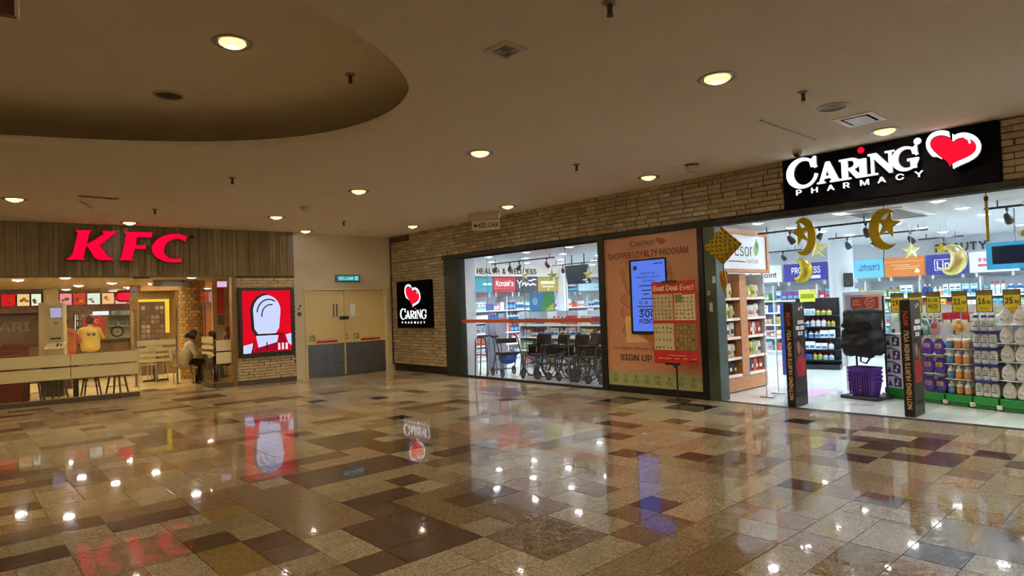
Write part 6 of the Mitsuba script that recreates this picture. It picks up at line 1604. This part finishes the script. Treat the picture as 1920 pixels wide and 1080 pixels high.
# kiosk
k = thing('ordering_kiosk', 'cream self ordering kiosk with lit screen and sloping shelf', 'kiosk')
kz = KM @ M4(RZ(-.25), (.38, 1.55, 0))
put(k + '__cabinet', Mesh(hx('d8caa2')).box((-.24, -.05, .62), (.20, .25, 1.98), bev=.015, m=kz), 'satin')
put(k + '__plinth', Mesh(hx('14110e')).box((-.22, -.02, 0), (.18, .22, .62), bev=.01, m=kz), 'satin')
put(k + '__panel', Mesh(hx('c4b892')).box((-.06, -.075, 1.16), (.19, -.05, 1.92), bev=.006, m=kz), 'satin')
put(k + '__screen', Mesh((.6, .6, .6)).box((-.02, -.079, 1.66), (.17, -.075, 1.86), m=kz), 'lamp_skin', emit=(.42, .40, .62), weight=.1)
put(k + '__slot', Mesh(hx('1c1814')).box((-.03, -.08, 1.20), (.16, -.074, 1.235), m=kz).poly(Polygon([(.03, 1.56), (.11, 1.56), (.07, 1.50)]), .002, hx('6a5a44'), m=kz @ frame((0, -.0755, 0), (1, 0, 0))), 'satin')
put(k + '__shelf', Mesh(hx('c8ba90')).box((-.08, -.3, -.015), (.26, .02, .015), bev=.006, m=kz @ M4(rot((1, 0, 0), .42), (0, -.06, 1.12))).box((.10, -.2, .015), (.14, -.06, .022), hx('1c1814'), m=kz @ M4(rot((1, 0, 0), .42), (0, -.06, 1.12))).box((.17, -.18, .015), (.2, -.1, .022), hx('1c1814'), m=kz @ M4(rot((1, 0, 0), .42), (0, -.06, 1.12))), 'satin')
k = thing('red_panel', 'dark red low panel with faint lines at the left edge behind the glass', 'display panel')
kbox(k + '__board', (-1.4, 1.1, 0), (-.02, 1.16, 1.12), '5e1812', bev=.01)
for z in (.92, 1.02):
    kbox(k + '__line', (-1.3, 1.094, z), (-.15, 1.1, z + .014), '8a4a38')
# tables, stools
ST = Proto()
st_ = hx('2b1c12')
ST.part('seat', Mesh(st_).lathe([(.15, .425), (.195, .43), (.2, .445), (.19, .462), (.15, .468)], 24), 'satin', 40)
for a in range(4):
    c, s = math.cos(a * PI / 2 + .5), math.sin(a * PI / 2 + .5)
    ST.part('leg', Mesh(st_).tube([(.13 * c, .13 * s, .43), (.215 * c, .215 * s, 0)], [.02, .015], 8), 'satin', 40)
ST.part('stretcher', Mesh(st_).ring(.172, .008, 4, 6, m=M4(RZ(.5), (0, 0, .2))), 'satin', 40)
for u, v, t in ((-.62, .5, 'dark wooden stool cut by the left picture edge'), (.04, .42, 'dark wooden stool behind the glass, second from the left'), (.40, .95, 'dark wooden stool half hidden beside the pedestal table'), (1.0, .95, 'dark wooden stool just right of the pedestal table'), (1.42, .48, 'dark wooden stool nearest the restaurant door')):
    ST.inst('stool', KM @ M4(RZ(u * 2), (u, v, 0)), t, 'stool', 'stools behind the restaurant glass')
def pedestal(u, v, r, lab, h=.74, col='5a4228'):
    k = thing('table', lab, 'table')
    put(k + '__tabletop', Mesh(hx(col)).box((u - r, v - r, h - .03), (u + r, v + r, h), bev=.006, m=KM), 'satin')
    put(k + '__column', Mesh(hx('1a120c')).box((u - .045, v - .045, .03), (u + .045, v + .045, h - .03), bev=.006, m=KM), 'satin')
    put(k + '__foot', Mesh(hx('1a120c')).box((u - .28, v - .04, 0), (u + .28, v + .04, .035), bev=.006, m=KM).box((u - .04, v - .28, 0), (u + .04, v + .28, .035), bev=.006, m=KM), 'satin')
pedestal(.72, .55, .32, 'pedestal table with a dark cross foot behind the glass')
pedestal(3.33, 1.6, .25, 'small table between the two seated people')
pedestal(2.5, 3.2, .32, 'table behind the striped partition')
pedestal(3.82, 2.6, .24, 'table behind the fixed glass beside the brown jamb')
CH = Proto()
CH.part('seat', Mesh(hx('a89878')).box((-.2, -.2, .43), (.2, .2, .455), bev=.01), 'satin')
CH.part('backrest', Mesh(hx('a89878')).box((-.2, -.02, .55), (.2, .01, .85), bev=.01, m=M4(rot((1, 0, 0), -.1), (0, .2, 0))), 'satin')
for x in (-.17, .17):
    for y in (-.17, .17):
        CH.part('leg', Mesh(hx('b8ae98')).tube([(x, y, .43 if y < 0 else .84), (x * 1.1, y * 1.15, 0)], [.014, .012], 8), 'satin', 40)
for u, v, a, t in ((2.28, 2.75, 2.9, 'pale dining chair behind the striped partition'), (2.62, 3.75, .1, 'pale dining chair at the far side of the inner table'), (2.86, 1.55, PI / 2, 'pale chair under the seated woman in the light top'), (3.80, 1.66, -PI / 2, 'pale chair under the person facing her'), (4.22, 2.55, -PI / 2, 'pale chair behind the fixed glass pane')):
    CH.inst('dining_chair', KM @ M4(RZ(a), (u, v, 0)), t, 'chair')
# round brick column, photo wall, right wall
k = thing('round_column', 'round brick column lit warm inside the restaurant', 'column')
cu, cv, cr = 3.36, 3.15, .30
put(k + '__core', Mesh(hx('7a5c34')).lathe([(cr, 0), (cr, 2.5)], 32, m=KM @ M4(None, (cu, cv, 0))), 'paint', 40)
bq = random.Random(9)
zz = .0; row = 0
while zz < 2.45:
    for q in range(14):
        a = 2 * PI * (q + .5 * (row % 2)) / 14
        if math.cos(a + PI / 2) > -.0 and True:
            fwd = math.sin(a)
            if fwd > .25: continue
            put(k + '__brick', Mesh(hx(bq.choice(['a8824c', 'b48c54', '9a7644', 'bd985e']))).box((-.062, -.012, .004), (.062, .012, .078), bev=.004, m=KM @ M4(RZ(a + PI / 2), (cu + cr * math.cos(a), cv + cr * math.sin(a), zz))), 'paint')
    zz += .083; row += 1
k = thing('wall_uplight', 'small bright lamp above the round brick column', 'ceiling light')
put(k + '__case', Mesh(hx('2a2018')).lathe([(.05, -.08), (.06, 0)], 16, m=KM @ M4(None, (3.05, 2.65, 2.5))), 'satin', 40)
put(k + '__glowing_lens', Mesh((.7, .7, .7)).lathe([(.046, -.084), (.046, -.081)], 16, m=KM @ M4(None, (3.05, 2.65, 2.5))), 'lamp_skin', emit=np.array([1.0, .78, .42]) * 130, weight=.6)
k = thing('photo_wall', 'dark picture wall in a yellow glowing frame inside the restaurant', 'picture wall')
pv = 5.2
kbox(k + '__panel', (2.42, pv, .0), (3.02, pv + .06, 2.02), '3a2e24')
pw = random.Random(4)
for r in range(8):
    for c in range(5):
        kbox(k + '__picture', (2.45 + c * .115, pv - .012, .9 + r * .13), (2.545 + c * .115, pv, 1.005 + r * .13), pw.choice(['5a4a3a', '6a5a4c', '4a3a2e', '7a7068', '8a8078', '3c3028']), bev=.003)
put(k + '__glow_frame', Mesh((.7, .7, .7)).box((2.38, pv - .03, 2.03), (3.14, pv + .03, 2.10), m=KM).box((3.04, pv - .03, 1.15), (3.14, pv + .03, 2.03), m=KM), 'lamp_skin', emit=(.95, .62, .045), weight=.3)
kbox(k + '__base_wall', (2.2, pv + .06, 0), (3.3, pv + .2, 2.5), '6e5632', 'paint')
k = thing('ceiling_beam', 'orange brown dropped beam crossing the restaurant ceiling', 'beam')
scene[k] = (Mesh(hx('b0813f')).box((-1.6, -.1, 2.32), (1.9, .1, 2.498), bev=.01, m=KM @ M4(RZ(-.45), (3.9, 4.4, 0))).ply('paint'))
k = thing('white_panel_wall', 'pale lit wall with a red hanging banner behind the fixed glass', 'partition wall')
kbox(k, (3.9, 3.4, 0), (5.5, 3.5, 2.5), 'd8c8a4', 'paint')
k = thing('hanging_banner', 'narrow red hanging banner with a dark tag below it', 'banner')
kbox(k + '__cloth', (3.92, 2.98, 1.62), (4.10, 2.99, 2.36), 'c01f1f', 'cloth')
kbox(k + '__tag', (3.93, 2.98, 1.34), (4.09, 2.99, 1.60), '4a4030', 'print')
put(k + '__rod', Mesh(hx('241a14')).rod((3.9, 2.985, 2.37), (4.12, 2.985, 2.37), .008, m=KM).rod((4.0, 2.985, 2.37), (4.0, 2.985, 2.5), .006, m=KM), 'satin')
k = thing('pink_sign', 'small pink glowing sign under the planked fascia near the jamb', 'sign')
put(k + '__case', Mesh(hx('3a3030')).box((3.62, 1.6, 2.26), (3.86, 1.64, 2.42), m=KM).rod((3.74, 1.62, 2.42), (3.74, 1.62, 2.5), .006, m=KM), 'satin')
put(k + '__face', Mesh((.7, .7, .7)).box((3.63, 1.594, 2.27), (3.85, 1.6, 2.41), m=KM), 'lamp_skin', emit=(.85, .52, .75), weight=.05)
k = thing('blue_beam', 'grey blue dropped panel under the restaurant ceiling', 'panel')
kbox(k, (2.4, 2.6, 2.36), (3.2, 2.9, 2.498), '4a4a4c', 'satin')

# ================================================================ people
def sphere_hull(a, b, ra, rb, n=12):
    return m3.Manifold.batch_hull([m3.Manifold.sphere(ra, n).translate(tuple(map(float, a))), m3.Manifold.sphere(rb, n).translate(tuple(map(float, b)))])
def soft(man, ref, it=8):
    q = man.refine_to_length(ref).to_mesh()
    t = trimesh.Trimesh(q.vert_properties[:, :3], q.tri_verts, process=True)
    trimesh.smoothing.filter_taubin(t, iterations=it)
    return t
def ik(a, b, l1, l2, pole):
    a, b = np.asarray(a, float), np.asarray(b, float); d = b - a; L = np.linalg.norm(d)
    if L > l1 + l2 - .005: d = d / L * (l1 + l2 - .005); b = a + d; L = l1 + l2 - .005
    e = d / L; x = (l1 ** 2 - l2 ** 2 + L ** 2) / (2 * L); hgt = math.sqrt(max(l1 ** 2 - x ** 2, 0))
    p = np.asarray(pole, float); p = p - e * (p @ e); p /= np.linalg.norm(p)
    return a + e * x + p * hgt, b
def person(lab, mat, hip, lean, hands, feet, knee_pole, top, bottom, hair, skin='b08260', scarf=None, long_hair=False, look_=0.0, shoe='241c18', sleeves=True):
    """x right, y forward, z up; hip: hip-centre height, lean: forward lean of the trunk, hands/feet: targets for right and left"""
    k = thing('person', lab, 'person')
    R = rot((1, 0, 0), -lean); H0 = np.array([0, 0, hip]); up = lambda p: H0 + R @ np.asarray(p, float)
    chest, neck, head = up((0, 0, .36)), up((0, .0, .50)), up((0, .03, .64))
    B, SH, TR, SHOE = [], [], [], []
    B += [sphere_hull(up((-.07, 0, .02)), up((.07, 0, .02)), .115, .115), sphere_hull(up((-.10, 0, .38)), up((.10, 0, .38)), .095, .095), m3.Manifold.batch_hull([m3.Manifold.sphere(.11, 12).translate(tuple(up((x, 0, z)))) for x, z in ((-.06, .05), (.06, .05), (-.08, .34), (.08, .34))]), sphere_hull(chest, head, .06, .052)]
    SH += [m3.Manifold.batch_hull([m3.Manifold.sphere(r, 12).translate(tuple(up((x, y, z)))) for x, y, z, r in ((-.08, 0, -.05, .142), (.08, 0, -.05, .142), (-.12, 0, .38, .10), (.12, 0, .38, .10), (0, -.01, .44, .075), (-.07, .03, .3, .12), (.07, .03, .3, .12))])]
    TR += [sphere_hull(up((-.075, 0, 0)), up((.075, 0, 0)), .128, .128)]
    Hh = RZ(look_)
    hd = m3.Manifold.sphere(1, 24).scale((.074, .093, .115)).rotate((0, 0, math.degrees(look_))).translate(tuple(head))
    jaw = m3.Manifold.sphere(1, 18).scale((.055, .06, .06)).translate(tuple(head + Hh @ np.array([0, .03, -.075])))
    nose = sphere_hull(head + Hh @ np.array([0, .088, .012]), head + Hh @ np.array([0, .106, -.018]), .010, .014, 8)
    ears = [m3.Manifold.sphere(1, 10).scale((.012, .02, .032)).rotate((0, 0, math.degrees(look_))).translate(tuple(head + Hh @ np.array([s * .076, -.005, -.005]))) for s in (-1, 1)]
    brow = sphere_hull(head + Hh @ np.array([-.03, .08, .03]), head + Hh @ np.array([.03, .08, .03]), .014, .014, 8)
    B += [hd, jaw, nose, brow] + ears
    for s, hand, foot, pole in ((1, hands[0], feet[0], knee_pole), (-1, hands[1], feet[1], knee_pole)):
        sh = up((s * .175, 0, .41)); el, wr = ik(sh, hand, .28, .25, (s * .8, -.4, -.7))
        B += [sphere_hull(sh, el, .05, .04), sphere_hull(el, wr, .04, .027)]
        if sleeves: SH += [sphere_hull(up((s * .13, 0, .40)), sh, .075, .066), sphere_hull(sh, el, .066, .054), sphere_hull(el, el + (wr - el) * .82, .052, .042)]
        else: SH += [sphere_hull(up((s * .13, 0, .40)), sh, .075, .066), sphere_hull(sh, sh + (el - sh) * .6, .066, .056)]
        d = (wr - el) / np.linalg.norm(wr - el); side = np.cross(d, (0, 0, 1.0)); side = side / (np.linalg.norm(side) + 1e-9) if np.linalg.norm(side) > .1 else np.array([1.0, 0, 0]); nrm = np.cross(side, d)
        if nrm[2] > 0: nrm = -nrm
        palm = wr + d * .085
        B += [m3.Manifold.batch_hull([m3.Manifold.sphere(.015, 8).translate(tuple(wr + d * .01 + side * q)) for q in (-.018, .018)] + [m3.Manifold.sphere(.013, 8).translate(tuple(palm + side * q)) for q in (-.034, .034)])]
        for q, ln in ((-.033, .062), (-.011, .075), (.011, .08), (.033, .07)):
            a = palm + side * q; b = a + d * ln * .55 + nrm * ln * .18; c = b + d * ln * .30 + nrm * ln * .38
            B += [sphere_hull(a, b, .0095, .0088, 8), sphere_hull(b, c, .0088, .0075, 8)]
        a = wr + d * .03 + side * (-s * .026); b = a + side * (-s * .035) + d * .03 + nrm * .01; c = b + d * .03 + nrm * .012
        B += [sphere_hull(a, b, .012, .010, 8), sphere_hull(b, c, .010, .008, 8)]
        hp = up((s * .085, 0, -.01)); kn, an = ik(hp, foot, .43, .42, pole)
        B += [sphere_hull(hp, kn, .085, .058), sphere_hull(kn, an, .056, .038)]
        TR += [sphere_hull(hp, kn, .105, .078), sphere_hull(kn, an + (kn - an) * .06, .076, .062)]
        toe = an + np.array([s * .02, .16, -.045]); heel = an + np.array([0, -.045, -.04])
        B += [m3.Manifold.batch_hull([m3.Manifold.sphere(.035, 8).translate(tuple(an)), m3.Manifold.sphere(.03, 8).translate(tuple(heel)), m3.Manifold.sphere(.027, 8).translate(tuple(toe))])]
        SHOE += [m3.Manifold.batch_hull([m3.Manifold.sphere(.042, 10).translate(tuple(an + np.array([0, 0, -.01]))), m3.Manifold.sphere(.04, 10).translate(tuple(heel + np.array([0, 0, .005]))), m3.Manifold.sphere(.038, 10).translate(tuple(toe)), m3.Manifold.sphere(.04, 10).translate(tuple(toe * .6 + heel * .4 + np.array([s * .012, 0, 0])))])]
    U = lambda L: m3.Manifold.batch_boolean(L, m3.OpType.Add)
    m = mat
    put(k + '__body', Mesh(hx(skin)).tri(soft(U(B), .022, 4), m=m), 'skin', True)
    put(k + '__top', Mesh(hx(top)).tri(soft(U(SH), .03, 10), m=m), 'cloth', True)
    put(k + '__trousers', Mesh(hx(bottom)).tri(soft(U(TR), .035, 10), m=m), 'cloth', True)
    for q in SHOE: put(k + '__shoe', Mesh(hx(shoe)).tri(soft(q, .03, 4), m=m), 'satin', True)
    cap = m3.Manifold.sphere(1, 24).scale((.088, .105, .125)).rotate((0, 0, math.degrees(look_))).translate(tuple(head + Hh @ np.array([0, -.012, .012])))
    cutter = m3.Manifold.cube((.4, .3, .4), True).rotate((-18, 0, 0)).rotate((0, 0, math.degrees(look_))).translate(tuple(head + Hh @ np.array([0, .185, -.045])))
    hairm = [cap - cutter]
    if long_hair: hairm += [sphere_hull(head + Hh @ np.array([0, -.10, .03]), head + Hh @ np.array([0, -.15, .0]), .055, .06)]
    if scarf:
        hairm += [sphere_hull(head + Hh @ np.array([0, -.02, -.06]), up((0, .03, .46)), .085, .13)]
    put(k + '__hair' if not scarf else k + '__headscarf', Mesh(hx(scarf or hair)).tri(soft(U(hairm), .025, 5), m=m), 'cloth', True)
    for s in (-1, 1):
        put(k + '__eye', Mesh(hx('e8e4dc')).lathe([(.002, -.011), (.009, -.006), (.011, 0), (.009, .006), (.002, .011)], 10, m=m @ M4(None, head + Hh @ np.array([s * .03, .082, .008]))).lathe([(.001, -.006), (.005, 0), (.001, .006)], 8, hx('1a120c'), m=m @ M4(None, head + Hh @ np.array([s * .03, .0915, .008]))), 'gloss', True)
    put(k + '__lips', Mesh(hx('8a4a40')).tube([head + Hh @ np.array([x, .089 - 3 * x * x, -.052]) for x in (-.024, -.012, 0, .012, .024)], [.003, .006, .0065, .006, .003], 6, m=m), 'skin', True)
    return k
sit_feet = lambda y=.42: [(.12, y, .07), (-.12, y - .06, .07)]
person('seated woman in a pale top with dark hair in a bun, leaning over the table', KM @ M4(RZ(-PI / 2), (2.86, 1.55, 0)), .53, .32, [(.16, .36, .80), (-.12, .38, .80)], sit_feet(.34), (0, .3, 1), 'b5a58a', '1d1416', '140f0c', long_hair=True)
person('seated person in dark clothes facing the woman in the pale top', KM @ M4(RZ(PI / 2), (3.80, 1.66, 0)), .53, .46, [(.15, .36, .80), (-.15, .34, .80)], sit_feet(.30), (0, .3, 1), '2c2022', '15120f', '120e0c', skin='a87850')
k = thing('food_box', 'small red food box on the table between the seated people', 'box')
scene[k] = Mesh(hx('a8281c')).box((3.26, 1.54, .741), (3.40, 1.66, .82), bev=.006, m=KM).box((3.27, 1.55, .82), (3.39, 1.65, .835), hx('d8a060'), .004, m=KM).ply('print')
person('seated person in a maroon headscarf behind the fixed glass pane', KM @ M4(RZ(PI / 2), (4.22, 2.55, 0)), .53, .20, [(.15, .40, .78), (-.15, .40, .78)], sit_feet(.40), (0, .3, 1), '4a1c22', '1d1a1c', '20130f', scarf='4a1620')
stf = [(.10, .02, .075), (-.10, -.02, .075)]
person('standing customer in a yellow patterned top at the service counter, back turned', KM @ M4(RZ(.1), (1.24, 4.80, 0)), .93, .06, [(.20, .38, 1.10), (-.22, .36, 1.10)], stf, (0, 1, .1), 'b89a4e', '4a4c44', '1c120c')
k0 = labels and [q for q in labels if labels[q].get('category') == 'person'][-1]
PC = KM @ M4(RZ(.1), (1.24, 4.80, 0))
dots = Mesh(hx('1f160f'))
for x in (-.06, .06):
    dots.lathe([(.035, -.004), (.03, .004)], 14, m=PC @ M4(rot((1, 0, 0), PI / 2), (x, -.146, 1.21)))
put(k0 + '__printed_dots', dots, 'print')
person('standing person in an orange shirt partly behind the ordering kiosk', KM @ M4(RZ(.4), (.64, 3.05, 0)), .92, .04, [(.22, .22, 1.0), (-.24, .10, .86)], stf, (0, 1, .1), 'c0633c', '3a2a24', '1a120e', skin='9a6a48')
